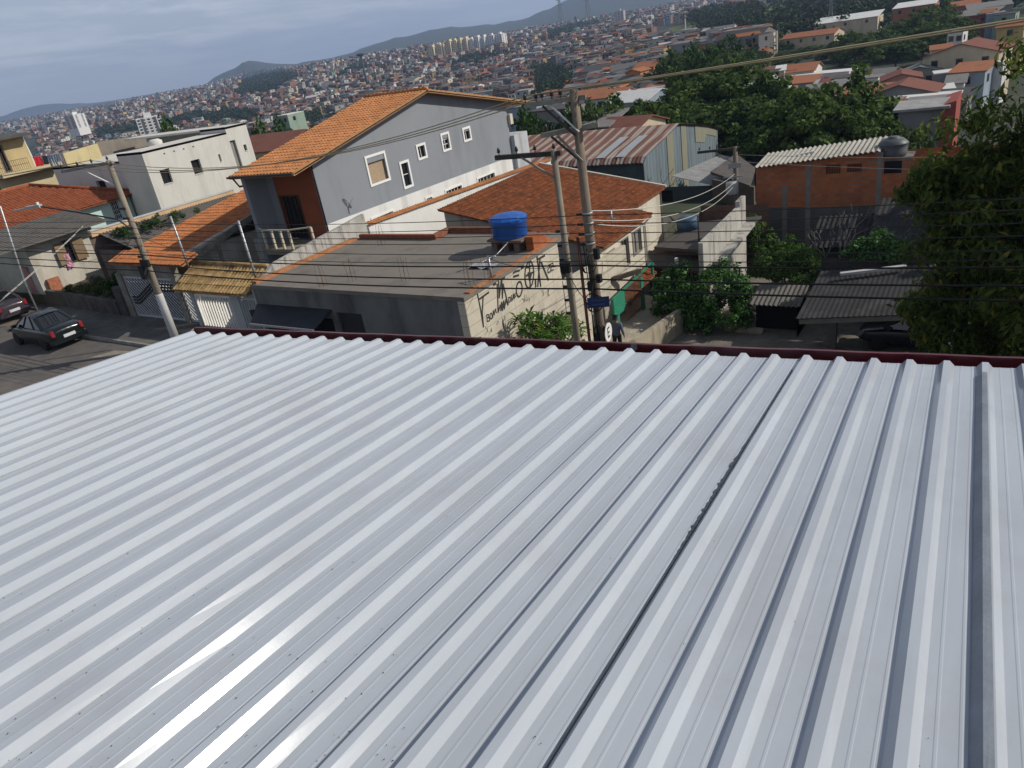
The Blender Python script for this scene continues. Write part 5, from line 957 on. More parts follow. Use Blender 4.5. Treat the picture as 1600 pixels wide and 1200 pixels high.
A0, A1 = Vector((-12.38,18.12,7.36)), Vector((-10.28,18.22,7.36)); mb = MB(); mb.bar(A0, A1, .12, .13); mb.build('crossarm', arm_d, p2); mb = MB(); mb.bar((-11.5,18.1,7.32), (-10.56,18.1,6.75), .045, .05); mb.build('brace', arm_l, p2)
for f in (.06,.34,.62,.9): insulator(A0.lerp(A1,f)+Vector((0,0,.06)), p2, .22)
for i in range(7): mb = MB(); z = 5.2-.42*i; mb.bar((P2.x-.2,P2.y-.1,z), (P2.x-.08,P2.y-.08,z), .05, .08); mb.build('cable_clamp', ins, p2)
mb = MB(); mb.box(P2.x-.15,P2.x+.16,P2.y-.22,P2.y-.1,4.0,4.28); mb.build('cable_tangle_box', blk, p2)
loop((P2.x+.02,P2.y-.17,4.25), .17, .12, .010, 3, 'cable_coil', p2)
P3 = Vector((-31.0,17.5,.13)); p3, s3 = pole('utility_pole', 'grey utility pole with white painted foot and street lamp arm by the gates', P3, 8.35, .17, .105, conp)
mb = MB(); mb.lathe((P3.x,P3.y,.0), [(.185,0),(.168,2.5),(.16,2.55)], 14); mb.build('painted_foot', M('white pole paint', (.50,.50,.50), .8, .1, 2, stain=((.28,.27,.26), .5, 2)), p3)
A0, A1 = Vector((-34.3,17.2,8.10)), Vector((-30.8,17.55,8.25)); mb = MB(); mb.bar(A0, A1, .11, .12); mb.build('crossarm', arm_l, p3); mb = MB(); mb.bar((-32.9,17.3,8.1), (-31.05,17.4,7.35), .05, .05); mb.build('brace', whitep, p3)
for f in (.02,.34,.62,.92): insulator(A0.lerp(A1,f)+Vector((0,0,.06)), p3, .28)
for i in range(6): mb = MB(); z = 6.4-.42*i; mb.bar((P3.x-.22,P3.y-.16,z), (P3.x+.2,P3.y-.16,z), .05, .1); mb.build('cable_clamp', ins, p3)
mb = MB(); mb.box(P3.x-.16,P3.x+.2,P3.y-.40,P3.y-.2,3.35,3.95); mb.build('junction_box', blk, p3); mb = MB(); mb.box(P3.x+.02,P3.x+.6,P3.y-.32,P3.y-.2,3.9,4.2); mb.build('junction_box', blk, p3)
lp = thing('street_lamp', 'street lamp on a long dark arm reaching left from the white footed pole', 'street lamp', (P3.x,P3.y-.15,5.6)); a = Vector((P3.x,P3.y-.15,5.55)); b = aty(60,322,15.6)
mb = MB(); mb.tube([a, a.lerp(b,.12)+Vector((0,0,.28)), a.lerp(b,.55)+Vector((0,0,.16)), b], .035, 7); mb.build('arm', M('dark steel arm', (.06,.055,.05), .6, .2, 3), lp); d = (b-a); d.z = 0; d.normalize()
mb = MB(); mb.bar(b-d*.1, b+d*.55, .22, .12); mb.bar(b+d*.55-Vector((0,0,.01)), b+d*1.15-Vector((0,0,.05)), .17, .07); mb.build('lamp_head', M('lamp casing', (.42,.41,.38), .5, .1, 3), lp); mb = MB(); mb.box(b.x-.05,b.x+.05,b.y-.05,b.y+.05,b.z+.06,b.z+.16); mb.build('photocell', whitep, lp)
z4 = terr(-13.7,45); P4 = Vector((-13.65,45.0,z4)); p4, s4 = pole('utility_pole', 'thin distant utility pole carrying a pale transformer beside the brick house', P4, 2.45, .17, .13, wood)
mb = MB(); A0, A1 = Vector((-15.75,44.4,2.35)), Vector((-13.4,45.05,2.35)); mb.bar(A0, A1, .12, .14); mb.build('crossarm', arm_d, p4); mb = MB(); mb.bar((-14.8,44.65,2.3), (-13.7,44.9,1.5), .05, .05); mb.build('brace', arm_l, p4)
for f in (.05,.3,.55,.95): insulator(A0.lerp(A1,f)+Vector((0,0,.06)), p4, .28)
mb = MB(); mb.lathe((-13.75,44.55,-.22), [(.34,0),(.37,.06),(.37,.62),(.34,.70),(.12,.75)], 18); mb.build('transformer', M('transformer paint', (.42,.42,.42), .5, .12, 3), p4)
for dx in (-.2,0,.2): insulator((-13.75+dx,44.5,.5), p4, .25)
mb = MB(); mb.bar((-14.3,44.6,.75), (-13.2,44.9,.75), .06, .08); mb.bar((-14.0,44.7,1.4),(-13.3,44.9,1.4),.08,.3); mb.build('switch_bracket', galv, p4)
for i, (lab, q0, q1, y) in enumerate((('slender grey steel post in the shade beside the white yard wall',(372,345),(393,412),19.0),('slender grey steel post rising from the orange tiled gate roof',(266,338),(287,396),19.0),('slender leaning grey post at the left edge before the red tile roof',(0,322),(38,440),18.2))):
    a, b = aty(*q0, y), aty(*q1, y); mb = MB(); mb.tube([a, b, b-Vector((0,0,.6 if i < 2 else 2.4))], .05, 8); tag(mb.build('steel_post', galv), lab, 'post', 'slender service posts')
# ------------------------------------------------------------------ wires
def wire(pts_sags, r, label, mat_, name='cable', group='cables strung between the street poles'):
    mb = MB(); pts = []
    for a, b, s in pts_sags: c = catenary(a, b, s, 22); pts += c if not pts else c[1:]
    mb.tube(pts, r, 5); return tag(mb.build(name, mat_), label, 'cable', group)
XR_ = 22
def along(z0, z3, z1, zr, y=17.3, off=0, sag=(.35,.22,.45)):
    return [((-78,17.7,z0), (P3.x,P3.y-.2+off,z3), sag[0]), ((P3.x,P3.y-.2+off,z3), (P1.x,P1.y-.17+off,z1), sag[1]), ((P1.x,P1.y-.17+off,z1), (XR_,y,zr), sag[2])]
wire(along(5.3,4.42,4.55,6.4), .024, 'highest of the three thick black cables crossing before the grey shop', blk)
wire(along(4.9,4.02,4.16,6.0), .024, 'middle of the three thick black cables crossing before the grey shop', blk)
wire(along(4.5,3.70,3.88,5.6), .026, 'lowest thick black cable crossing before the grey shop', blk)
for i, (z3, z1, zr) in enumerate(((5.15,5.2,6.9),(5.35,5.45,7.2),(5.6,5.7,7.5),(4.85,4.9,6.7),(5.9,5.95,7.7),(4.6,4.72,6.5))):
    wire(along(z3+.9, z3, z1, zr, off=-.03*i, sag=(.3,.16+.03*(i % 3),.4)), .012, 'thin dark wire in the bundle crossing above the thick cables', M('dark wire', (.03,.03,.03), .5, .2, 4))
hvm = M('weathered conductor', (.34,.29,.18), .55, .2, 3)
T_ = [A for A in (Vector((-10.40,16.96,9.03)), Vector((-9.98,17.10,9.03)), Vector((-9.55,17.23,9.03)))]
L_ = [Vector((-34.2,17.2,8.38)), Vector((-33.1,17.3,8.40)), Vector((-32.1,17.4,8.43))]
for i, lab in enumerate(('front','middle','rear')):
    wire([((-78,17.2+.2*i,8.2), L_[i], .5), (L_[i], T_[i], .95), (T_[i], (16,22.6+.5*i,9.75), .12)], .014, lab+' high voltage conductor leaving the top crossarm of the tall pole', hvm, 'power_line', 'high voltage conductors')
wire([((-8.98,17.42,9.0), (16,23.6,9.6), .1)], .022, 'thick pale conductor running up to the right from the tall pole top', hvm, 'power_line', 'high voltage conductors')
wl_ = M('pale twisted cable', (.50,.49,.46), .6, .1, 5)
for i, (za, zb_, sg) in enumerate(((5.95,.9,.55),(5.7,.45,.7),(5.6,.25,.85))):
    wire([((P1.x,P1.y+.15,za), (P4.x,P4.y-.2,zb_), sg)], .014, ('highest','middle','lowest')[i]+' pale twisted cable sagging from the tall pole to the transformer', wl_, group='pale service cables')
for i, (q0, q1, r0_, r1_) in enumerate((((0,471),(118,366),44,47.2),((4,466),(130,353),45,47.4))):
    wire([(atr(*q0, r0_), atr(*q1, r1_), .05)], .014, ('lower','upper')[i]+' pale service wire slanting up to the grey awning house', wl_, group='pale service cables')
for i, z in enumerate((5.64,5.95)): wire([((P4.x,P4.y,z4+6.2+i*.4), (14,30,z-2.2+.5*i), .4)], .010, ('lower','upper')[i]+' thin pale wire crossing before the brick house', wl_, group='pale service cables')
wire([((P2.x,P2.y,4.2), (-15.0,20.5,3.55), .25)], .010, 'thin black service wire from the slim pole to the mast on the slab roof', blk, group='service drops')
wire([((P2.x,P2.y,3.9), (P1.x,P1.y,3.5), .35)], .012, 'slack black cable looping between the slim pole and the tall pole', blk, group='service drops')
wire([((P3.x,P3.y,5.2), (-26.4,19.2,3.4), .2)], .010, 'thin service wire from the white footed pole to the yellow tiled gate', blk, group='service drops')
wire([((P3.x,P3.y,5.5), (-37.9,19.9,3.3), .2)], .010, 'thin service wire from the white footed pole to the orange gate roof', blk, group='service drops')
wire([((P1.x,P1.y,4.3), (-15.2,29.6,.5), .5)], .010, 'thin service wire from the tall pole to the cream house eave', blk, group='service drops')
# ------------------------------------------------------------------ cars
def car_paint(name, c): return M(name, c, .22, .03, 1, spec=.4, coat=.25)
tyre = M('tyre rubber', (.016,.016,.016), .85, .2, 10); rimm = M('wheel rim', (.30,.30,.31), .35, .1, 5, metal=.7); redl = M('tail light red', (.20,.010,.010), .2, .1, 3, coat=.5)
plate = M('number plate', (.55,.56,.57), .5, .05, 5); cglass = M('car glass', (.010,.013,.016), .06, .1, 3, spec=.7); chrome = M('bright trim', (.55,.56,.58), .25, .05, 3, metal=.9); bump = M('black plastic', (.02,.02,.022), .6, .15, 4)
def make_car(label, paint, L=4.5, W=1.72, H=1.45, kind='sedan'):
    t = thing('parked_car', label, 'car'); hl = L/2
    belt = [(-hl,.62,.80),(-hl+.12,.80,.93),(-hl+.7,.90,.98 if kind == 'sedan' else 1.0),(-.9,.92,.95),(.5,.92,.93),(1.15,.91,.91),(hl-.5,.86,.80),(hl-.1,.72,.70),(hl,.55,.60)]
    vs = []; n = 0
    for x, w, zb in belt:
        w = w*W/1.84; low = .30 if abs(x) > hl-.2 else .22
        half = [(w*.93,low),(w,low+.18),(w*1.0,.62*zb+.02),(w*.95,zb-.05),(w*.86,zb),(w*.45,zb+.035),(0,zb+.045)]
        ring = [(x,-y,z) for y, z in half]+[(x,y,z) for y, z in half[-2::-1]]; n = len(ring); vs += ring
    fs = [(i*n+k, i*n+k+1, (i+1)*n+k+1, (i+1)*n+k) for i in range(len(belt)-1) for k in range(n-1)]+[(i*n+n-1, i*n, (i+1)*n, (i+1)*n+n-1) for i in range(len(belt)-1)]+[tuple(range(n))[::-1], tuple(range((len(belt)-1)*n, len(belt)*n))]
    mb = MB(); mb.add(vs, fs, 0, True); body = mb.build('body', paint, t)
    md = body.modifiers.new('round', 'SUBSURF'); md.levels = 1; md.render_levels = 2
    rear = -hl+.75 if kind == 'sedan' else -hl+.18
    base = [(rear,.74),(rear+.75 if kind == 'sedan' else rear+.45,.78),(.25,.80),(1.12,.76)]; top = [(rear+.72 if kind == 'sedan' else rear+.5,.57,H-.07),(rear+1.15 if kind == 'sedan' else rear+1.0,.60,H-.01),(-.05,.60,H),(.38,.56,H-.06)]
    s = W/1.84; zb = .95
    B = [(x, w*s) for x, w in base]; T = [(x, w*s, z) for x, w, z in top]
    g = MB(); vs = [(x,-w,zb) for x, w in B]+[(x,-w,z) for x, w, z in T]+[(x,w,zb) for x, w in B]+[(x,w,z) for x, w, z in T]
    gw = g
    for i in range(3):
        for sgn, o in ((-1,0),(1,8)):
            q = MB(); q.add([vs[o+i], vs[o+i+1], vs[o+4+i+1], vs[o+4+i]], [(0,1,2,3) if sgn < 0 else (3,2,1,0)]); q.build('side_window', cglass, t)
    q = MB(); q.add([vs[0], vs[4], vs[12], vs[8]], [(0,1,2,3)]); q.build('rear_window', cglass, t)
    q = MB(); q.add([vs[3], vs[7], vs[15], vs[11]], [(3,2,1,0)]); q.build('windscreen', cglass, t)
    q = MB(); k = 6; rv = []
    for j in range(k+1):
        f = j/k*2-1
        for x, w, z in T: rv.append((x, w*1.03*f, z+.045*(1-f*f)+.008))
    q.add(rv, [(j*4+i, j*4+i+1, (j+1)*4+i+1, (j+1)*4+i) for j in range(k) for i in range(3)], 0, True); q.add([(x,y,z-.03) for x,y,z in rv], [(j*4+i, (j+1)*4+i, (j+1)*4+i+1, j*4+i+1) for j in range(k) for i in range(3)], 0, True); q.build('roof', paint, t)
    for sgn in (-1,1):
        q = MB(); o = 0 if sgn < 0 else 8
        for i in range(4): a, b = Vector(vs[o+i]), Vector(vs[o+4+i]); q.bar(a, b, .07 if i not in (0,) else .16, .05)
        q.build('pillars', paint, t)
        q = MB(); q.box(.85,1.02,sgn*W*.47-.02 if sgn > 0 else -W*.47-.16,sgn*W*.47+.16 if sgn > 0 else -W*.47+.02,.92,1.06); q.build('mirror', paint, t)
        q = MB(); y = sgn*W*.47
        q.bar((-.95,y,.80), (-.78,y,.80), .03, .03); q.bar((.15,y,.80),(.32,y,.80),.03,.03); q.build('door_handles', bump if kind != 'sedan' else paint, t)
        for x in (-L*.29, L*.305):
            w = MB(); w.lathe((x, sgn*(W*.5-.1), .31), [(.17,-.09),(.28,-.09),(.31,-.06),(.31,.06),(.28,.09),(.17,.09)], 20, 0, 'y'); wh_ = w.build('wheel', tyre, t)
            r = MB(); r.lathe((x, sgn*(W*.5-.1), .31), [(.0,-.085),(.185,-.08),(.19,.08),(.0,.085)], 12, 0, 'y'); r.build('rim', rimm, wh_)
        q = MB(); y0 = sgn*W*.37; q.hexa([(-hl-.0,y0-.07,.66),(-hl-.0,y0+.07,.66),(-hl+.16,y0+.07,.66),(-hl+.16,y0-.07,.66),(-hl+.06,y0-.07,.92),(-hl+.06,y0+.07,.92),(-hl+.22,y0+.07,.92),(-hl+.22,y0-.07,.92)]); q.build('tail_light', redl, t)
        q = MB(); q.hexa([(hl-.18,y0-.17,.56),(hl-.0,y0-.17,.56),(hl-.0,y0+.17,.56),(hl-.18,y0+.17,.56),(hl-.3,y0-.17,.72),(hl-.08,y0-.17,.70),(hl-.08,y0+.17,.70),(hl-.3,y0+.17,.72)]); q.build('headlight', chrome, t)
    q = MB(); q.box(-hl-.03,-hl+.02,-.26,.26,.50,.63); q.build('number_plate', plate, t)
    q = MB(); q.hexa([(-hl-.05,-W*.44,.30),(-hl-.05,W*.44,.30),(-hl+.25,W*.49,.30),(-hl+.25,-W*.49,.30),(-hl-.05,-W*.42,.50),(-hl-.05,W*.42,.50),(-hl+.25,W*.48,.50),(-hl+.25,-W*.48,.50)]); q.build('rear_bumper', bump if kind == 'old' else paint, t)
    return t
def put_car(t, x, y, z, rz, s=1.0): t.location = (x,y,z); t.rotation_euler = (0,0,rz); t.scale = (s,s,s)
put_car(make_car('black sedan with red tail lights parked at the kerb by the overgrown lot', car_paint('black car paint', (.007,.010,.011)), 4.5, 1.74, 1.45), -40.2, 16.3, .0, PI-.04, 1.1)
put_car(make_car('older purple grey sedan parked at the left edge of the street', car_paint('purple grey car paint', (.045,.035,.045)), 4.5, 1.72, 1.40), -49.6, 18.15, .0, PI-.06, 1.1)
put_car(make_car('dark hatchback parked in the shade of the corrugated carport', car_paint('dark blue car paint', (.012,.016,.022)), 4.2, 1.72, 1.5, 'hatch'), -2.2, 30.3, terr(-2,30)+.06, PI-.05, 1.0)
# ------------------------------------------------------------------ person on the ramp, seen from behind
def skin(name, joints, edges, mat_, parent, sub=1):
    me = bpy.data.meshes.new(name); me.from_pydata([j[0] for j in joints], edges, []); o = bpy.data.objects.new(name, me); COL.objects.link(o); o.parent = parent; me.materials.append(mat_)
    md = o.modifiers.new('skin', 'SKIN'); 
    for i, j in enumerate(joints): me.skin_vertices[0].data[i].radius = (j[1], j[1]*(j[2] if len(j) > 2 else 1)); me.skin_vertices[0].data[i].use_root = (i == 0)
    md.use_smooth_shade = True; s = o.modifiers.new('sub', 'SUBSURF'); s.levels = sub; s.render_levels = sub+1; return o
pr = thing('person', 'person in grey blue top and dark trousers walking up the ramp by the green gate', 'person', (-12.86,25.6,-2.30))
skm = M('skin', (.22,.12,.075), .6, .08, 6); 
J = [((0,0,.95),.14,.8),((0,0,1.15),.14,.75),((0,0,1.36),.15,.7),((0,.0,1.48),.06),((0,.01,1.55),.055),((0,.03,1.66),.095,1.1),((0,.02,1.74),.07),
 ((.09,0,.92),.085),((.10,.05,.50),.06),((.10,-.02,.10),.045),((.10,.12,.04),.04),
 ((-.09,0,.92),.085),((-.10,-.06,.50),.06),((-.10,-.18,.12),.045),((-.10,-.08,.05),.04),
 ((.19,0,1.41),.055),((.25,-.03,1.14),.042),((.27,.06,.90),.032),((.27,.09,.82),.035,.6),
 ((-.19,0,1.41),.055),((-.25,.02,1.14),.042),((-.27,.10,.92),.032),((-.27,.13,.84),.035,.6)]
Ed = [(0,1),(1,2),(2,3),(3,4),(4,5),(5,6),(0,7),(7,8),(8,9),(9,10),(0,11),(11,12),(12,13),(13,14),(2,15),(15,16),(16,17),(17,18),(2,19),(19,20),(20,21),(21,22)]
for hb, sx in ((18,1),(22,-1)):
    hx, hy, hz = J[hb][0]
    for k in range(4):
        y = hy-.03+.02*k; i0 = len(J); ln = (.062,.072,.07,.055)[k]
        J += [((hx,y,hz-.045),.0095),((hx-.008*sx,y+.004,hz-.045-ln*.55),.0085),((hx-.02*sx,y+.012,hz-.045-ln),.007)]; Ed += [(hb,i0),(i0,i0+1),(i0+1,i0+2)]
    i0 = len(J); J += [((hx-.012*sx,hy+.045,hz-.015),.010),((hx-.02*sx,hy+.06,hz-.055),.008)]; Ed += [(hb,i0),(i0,i0+1)]
skin('body', J, Ed, skm, pr)
skin('shirt', [((0,0,.78),.17,.8),((0,0,1.12),.165,.78),((0,0,1.36),.172,.72),((0,0,1.46),.085),((.195,0,1.42),.072),((.25,-.03,1.14),.060),((.27,.05,.90),.046),((-.195,0,1.42),.072),((-.25,.02,1.14),.060),((-.27,.09,.92),.046)], [(0,1),(1,2),(2,3),(2,4),(4,5),(5,6),(2,7),(7,8),(8,9)], M('grey shirt', (.10,.115,.16), .9, .12, 4), pr)
skin('trousers', [((0,0,1.02),.15,.8),((.09,0,.88),.105),((.10,.05,.50),.078),((.10,-.02,.12),.062),((-.09,0,.88),.105),((-.10,-.06,.50),.078),((-.10,-.18,.14),.062)], [(0,1),(1,2),(2,3),(0,4),(4,5),(5,6)], M('dark trousers', (.015,.017,.025), .9, .2, 4), pr)
skin('hair', [((0,.0,1.70),.098),((0,.02,1.745),.088),((0,-.02,1.64),.080)], [(0,1),(0,2)], M('black hair', (.010,.009,.009), .7, .2, 8), pr)
for sx in (-1,1): skin('shoe', [((sx*.10,-.03 if sx > 0 else -.19,.05),.055),((sx*.10,.14 if sx > 0 else -.03,.04),.048)], [(0,1)], M('dark shoe', (.02,.018,.018), .7, .2, 6), pr)
pr.rotation_euler = (0,0,.15); pr.scale = (1.06,1.06,1.0)
# ------------------------------------------------------------------ near plants
bark = M('bark', (.10,.08,.06), .95, .35, 6, .3, 20)
lf_dark = leafmat('dark canopy leaves', (.022,.048,.012), (.11,.17,.036), .35); lf_mid = leafmat('mid green leaves', (.016,.042,.010), (.06,.12,.025), .3); lf_near = leafmat('near tree leaves', (.034,.068,.016), (.145,.195,.04), .5, .5, (.34,.27,.05))
lf_bush = leafmat('glossy shrub leaves', (.024,.066,.018), (.10,.215,.055), .25, .35); lf_lime = leafmat('light shrub leaves', (.03,.075,.015), (.12,.20,.045), .35); lf_old = leafmat('dry leaves', (.25,.13,.02), (.32,.2,.05), .3)
def plant(name, label, cat, loc, cl, radii, per, size, mat_, asp=.5, droop=0, stems=None, flat=.5, group=None, partname='foliage'):
    t = thing(name, label, cat, loc, group); V = leaf_cloud(cl, radii, per, size, asp, droop, flat); me = quads_mesh(partname, V, mat_); o = bpy.data.objects.new(partname, me); COL.objects.link(o); o.parent = t
    mb = MB()
    for e in (stems if stems is not None else [Vector(cl[RNG.integers(len(cl))]) for _ in range(10)]): e = Vector(e); mb.tube([(e.x*.08,e.y*.08,-.3), (e.x*.35,e.y*.35,e.z*.55), e*.95], [.06,.04,.015], 5)
    mb.build('stems', bark, t, local=True); return t
c = clumps(190, 2.15, 1.6, 1.55, inner=.65, low=-.7); c[:,2] += 1.35
plant('shrub', 'round dense glossy green shrub beside the ramp wall', 'shrub', (-10.9,31.2,-3.1), c, np.full(len(c), .33), 80, .17, lf_bush)
c = clumps(85, 1.5, 1.3, 1.5, inner=.45, low=-.4); c[:,2] += 2.1
plant('shrub', 'light feathery green shrub behind the small lean-to', 'shrub', (-7.9,33.6,-3.3), c, np.full(len(c), .36), 60, .20, lf_lime, .3, .4)
c = clumps(60, 1.25, 1.0, .75, inner=.5, low=-.3); c[:,2] += 3.0
plant('shrub', 'bright green crown rising behind the dark carport roof', 'shrub', (-4.2,34.0,-3.3), c, np.full(len(c), .3), 60, .16, lf_bush)
c = clumps(40, .9, .9, 1.6, inner=.3); c[:,2] += 1.7
plant('shrub', 'yellowish creeper patch between the concrete wall and the brick house', 'shrub', (-11.2,41.5,-4), c, np.full(len(c), .35), 60, .18, lf_lime)
# long-leaved plant before the painted wall
def rosette_plant():
    t = thing('plant', 'tall plant with long pointed leaves before the painted wall', 'plant', (-13.55,21.2,-1.4)); vs = []; mi = []; stems = MB(); rg = np.random.default_rng(3)
    tips = [(rg.normal()*.42, rg.normal()*.62-.1, 1.2+1.75*rg.random()**.8) for _ in range(46)]+[(rg.normal()*.35, 1.15+rg.normal()*.25, 1.2+1.0*rg.random()) for _ in range(16)]
    for ti, (x, y, z) in enumerate(tips):
        z = min(z, 2.95-abs(y+.1)*.75-abs(x)*.3) if y < .8 else min(z, 2.0); z = max(z, .7)
        stems.tube([(x*.15,y*.25,-.3), (x*.5,y*.6,z*.55), (x,y,z)], [.035,.025,.012], 5)
        for k in range(15):
            a = rg.random()*6.28; el = rg.uniform(-.35,1.0); d = np.array([math.cos(a)*math.cos(el), math.sin(a)*math.cos(el), math.sin(el)]); l = rg.uniform(.30,.58); w = np.cross(d, [0,0,1.0]); w /= np.linalg.norm(w)+1e-6; w *= l*.11
            p = np.array([x,y,z-rg.random()*.25]); mid = p+d*l*.5+np.array([0,0,.03]); tip = p+d*l+np.array([0,0,-.10*l-.04])
            vs += [p, mid-w, tip, mid+w]; mi.append(1 if (ti > 50 and rg.random() < .35) or rg.random() < .02 else 0)
    me = quads_mesh('foliage', np.array(vs), [leafmat('long leaves', (.03,.085,.014), (.14,.26,.045), .35, .35), lf_old], mi); o = bpy.data.objects.new('foliage', me); COL.objects.link(o); o.parent = t; stems.build('stems', bark, t, local=True)
rosette_plant()
# near tree at the right edge
def near_tree(name, label, loc, cl, per, size, mat_, asp, droop, trunk_r, h):
    t = thing(name, label, 'tree', loc); V = leaf_cloud(cl, .30+.35*RNG.random(len(cl)), per, size, asp, droop, .3); me = quads_mesh('crown', V, mat_); o = bpy.data.objects.new('crown', me); COL.objects.link(o); o.parent = t
    mb = MB(); mb.tube([(0,0,-.8),(.1,.05,h*.3),(-.1,.1,h*.55),(.1,0,h*.8)], [trunk_r*1.2,trunk_r,trunk_r*.7,trunk_r*.3], 9)
    for i in range(26):
        e = Vector(cl[RNG.integers(len(cl))]); s0 = Vector((0,0,min(max(e.z*.6, h*.15), h*.7))); mid = s0.lerp(e,.5)+Vector((RNG.normal()*.2,RNG.normal()*.2,.3)); mb.tube([s0, s0.lerp(mid,.5)+Vector((0,0,.1)), mid, e], [trunk_r*.35,trunk_r*.25,trunk_r*.17,.015], 5)
    mb.build('trunk', bark, t, local=True); return t
cl = np.vstack([clumps(210, 2.9, 2.9, 3.3, inner=.3, low=-.95)+np.array([.2,0,3.9]), clumps(150, 2.6, 2.5, 2.7, inner=.25, low=-.9)+np.array([.55,.4,7.7]), clumps(60, 1.3, 1.7, 2.1, inner=.3, low=-.9)+np.array([-1.9,.3,6.0]), clumps(50, 1.4, 1.6, 1.5, inner=.3, low=-.9)+np.array([-1.5,.2,2.6]), clumps(46, 1.3, 1.3, 1.1, inner=.2, low=-.9)+np.array([-2.9,.5,6.5]), clumps(30, 1.1, 1.2, 1.2, inner=.2, low=-.9)+np.array([-2.5,.3,4.6]), clumps(16, .8, .9, .6, inner=.2, low=-.9)+np.array([-2.9,.3,3.1])])
near_tree('tree', 'big dark leafy tree filling the right edge of the view', (1.75,20.6,terr(1.75,20.6)), cl, 120, .21, lf_near, .36, .9, .24, 9)
cl = np.vstack([clumps(170, 5.2, 5.0, 5.4, inner=.35, low=-.8)+np.array([0,0,10.2])])
near_tree('tree', 'tall tree added beyond the right edge to shade the carport roofs', (6.8,43.5,terr(6.8,43.5)), cl, 70, .50, lf_dark, .5, .4, .34, 12)  # mostly out of frame, added to shade the carport and dark roofs
# weeds, lot growth
cl = [(random.uniform(-2.9,2.4), random.uniform(-.9,1.5), random.uniform(.0,.55)) for _ in range(60)]
plant('weeds', 'tall sunlit weeds growing in the lot above the dark retaining wall', 'weeds', (-43.2,21.2,.7), np.array(cl), np.full(60,.28), 60, .22, leafmat('weed leaves', (.035,.07,.015), (.16,.17,.06), .35), .25, 0, [Vector(x) for x in cl[:8]], 1.2); 
c = clumps(40, 1.1, .9, .8, inner=.3); c[:,2] += .7
plant('shrub', 'dark bush at the corner of the lot beside the grey gate', 'shrub', (-39.9,21.0,.6), c, np.full(len(c), .3), 60, .2, lf_mid)
c = np.array([(random.gauss(0,.5), random.uniform(-2.2,2.2), random.uniform(0,.35)) for _ in range(34)])
wq = atx(245,352,-40.6); plant('weeds', 'green weeds sprouting along the grey corrugated roof', 'weeds', (wq.x,wq.y,wq.z), c, np.full(len(c), .22), 50, .17, lf_mid, .3, 0, [Vector(x) for x in c[:4]], 1.0)
def bare_tree(label, loc, h, seed, col):
    t = thing('bare_tree', label, 'tree', loc); rg = random.Random(seed); mb = MB()
    def br(p, d, l, r, k):
        q = p+d*l; mb.tube([p, p.lerp(q,.5)+Vector((rg.uniform(-.05,.05),)*3)*l, q], [r, r*.85, r*.65], 5)
        if k == 0: return
        for _ in range(3 if k > 2 else 2):
            nd = (d+Vector((rg.uniform(-.8,.8), rg.uniform(-.8,.8), rg.uniform(-.1,.6)))).normalized(); br(q, nd, l*rg.uniform(.6,.85), r*.6, k-1)
    br(Vector(loc), Vector((rg.uniform(-.15,.15),0,1)).normalized(), h*.32, h*.018, 4); mb.build('branches', M(col[0], col[1], .9, .2, 6), t)
bare_tree('pale leafless tree before the dark shed roof', (-6.35,35.2,-3.4), 4.6, 5, ('pale bark', (.20,.18,.155)))
bare_tree('dark leafless tree beside the warehouse gable', (-23.3,55.5,-5.8), 5.2, 8, ('dark bark', (.035,.032,.03)))
# ------------------------------------------------------------------ trees beyond the block
protos = [tree_mesh_parts(10, 3.5, 4.2, 4.0, 4.2, 130, 42, .85, .55, lf_dark, bark, .6, .3), tree_mesh_parts(10, 3.2, 4.6, 4.4, 3.9, 140, 40, .8, .5, lf_dark, bark, .6, .2), tree_mesh_parts(10, 3.8, 3.9, 4.1, 4.3, 120, 42, .85, .55, lf_mid, bark, .6, .3)]
def put_tree(px, top, r, w, kind, label, group='trees beyond the rooftops'):
    q = atr(px, top, r); zb = terr(q.x, q.y)-.3; h = max(3.0, q.z-zb)
    return place_tree(protos[kind], (q.x, q.y, zb), random.random()*6.3, (w/9, w/9, h/10), 'tree', label, 'tree', group)
L1 = 'big dark round tree of the clump behind the brick house'
for px, top, r, w, k in ((1235,142,72,9,0),(1300,128,74,10,1),(1358,146,76,9,0),(1205,175,70,7,0),(1270,160,68,8,1),(1385,178,70,6,0)): put_tree(px, top, r, w, k, L1, 'clump of big trees behind the brick house')
L2 = 'tall dark tree of the wall of trees behind the warehouse'
for px, top, r, w, k in ((1040,168,88,8,0),(1075,120,105,12,1),(1120,112,108,12,0),(1160,108,104,12,1),(1095,165,92,10,0),(1140,165,90,10,1),(1182,150,88,9,0),(1060,150,96,9,0)): put_tree(px, top, r, w, k, L2, 'wall of trees behind the warehouse')
L3 = 'low rounded tree of the hedge-like row behind the rusty warehouse roof'
for px, top, r, w, k in ((892,168,84,6,2),(918,160,88,7,0),(950,158,88,7,0),(982,160,90,8,1),(1012,162,90,7,0)): put_tree(px, top, r, w, k, L3, 'row of low trees behind the warehouse roof')
L4 = 'green tree of the belt running below the grassy hill'
for i in range(24): put_tree(1036+i*12.5+random.uniform(-6,6), 78+random.uniform(-4,14)-(i % 3)*4, random.uniform(150,230) if i < 10 else random.uniform(250,330), random.uniform(9,13), i % 3, L4, 'belt of trees below the grassy hill')
L5 = 'dark tree on the slope between the roofs near the upper right corner'
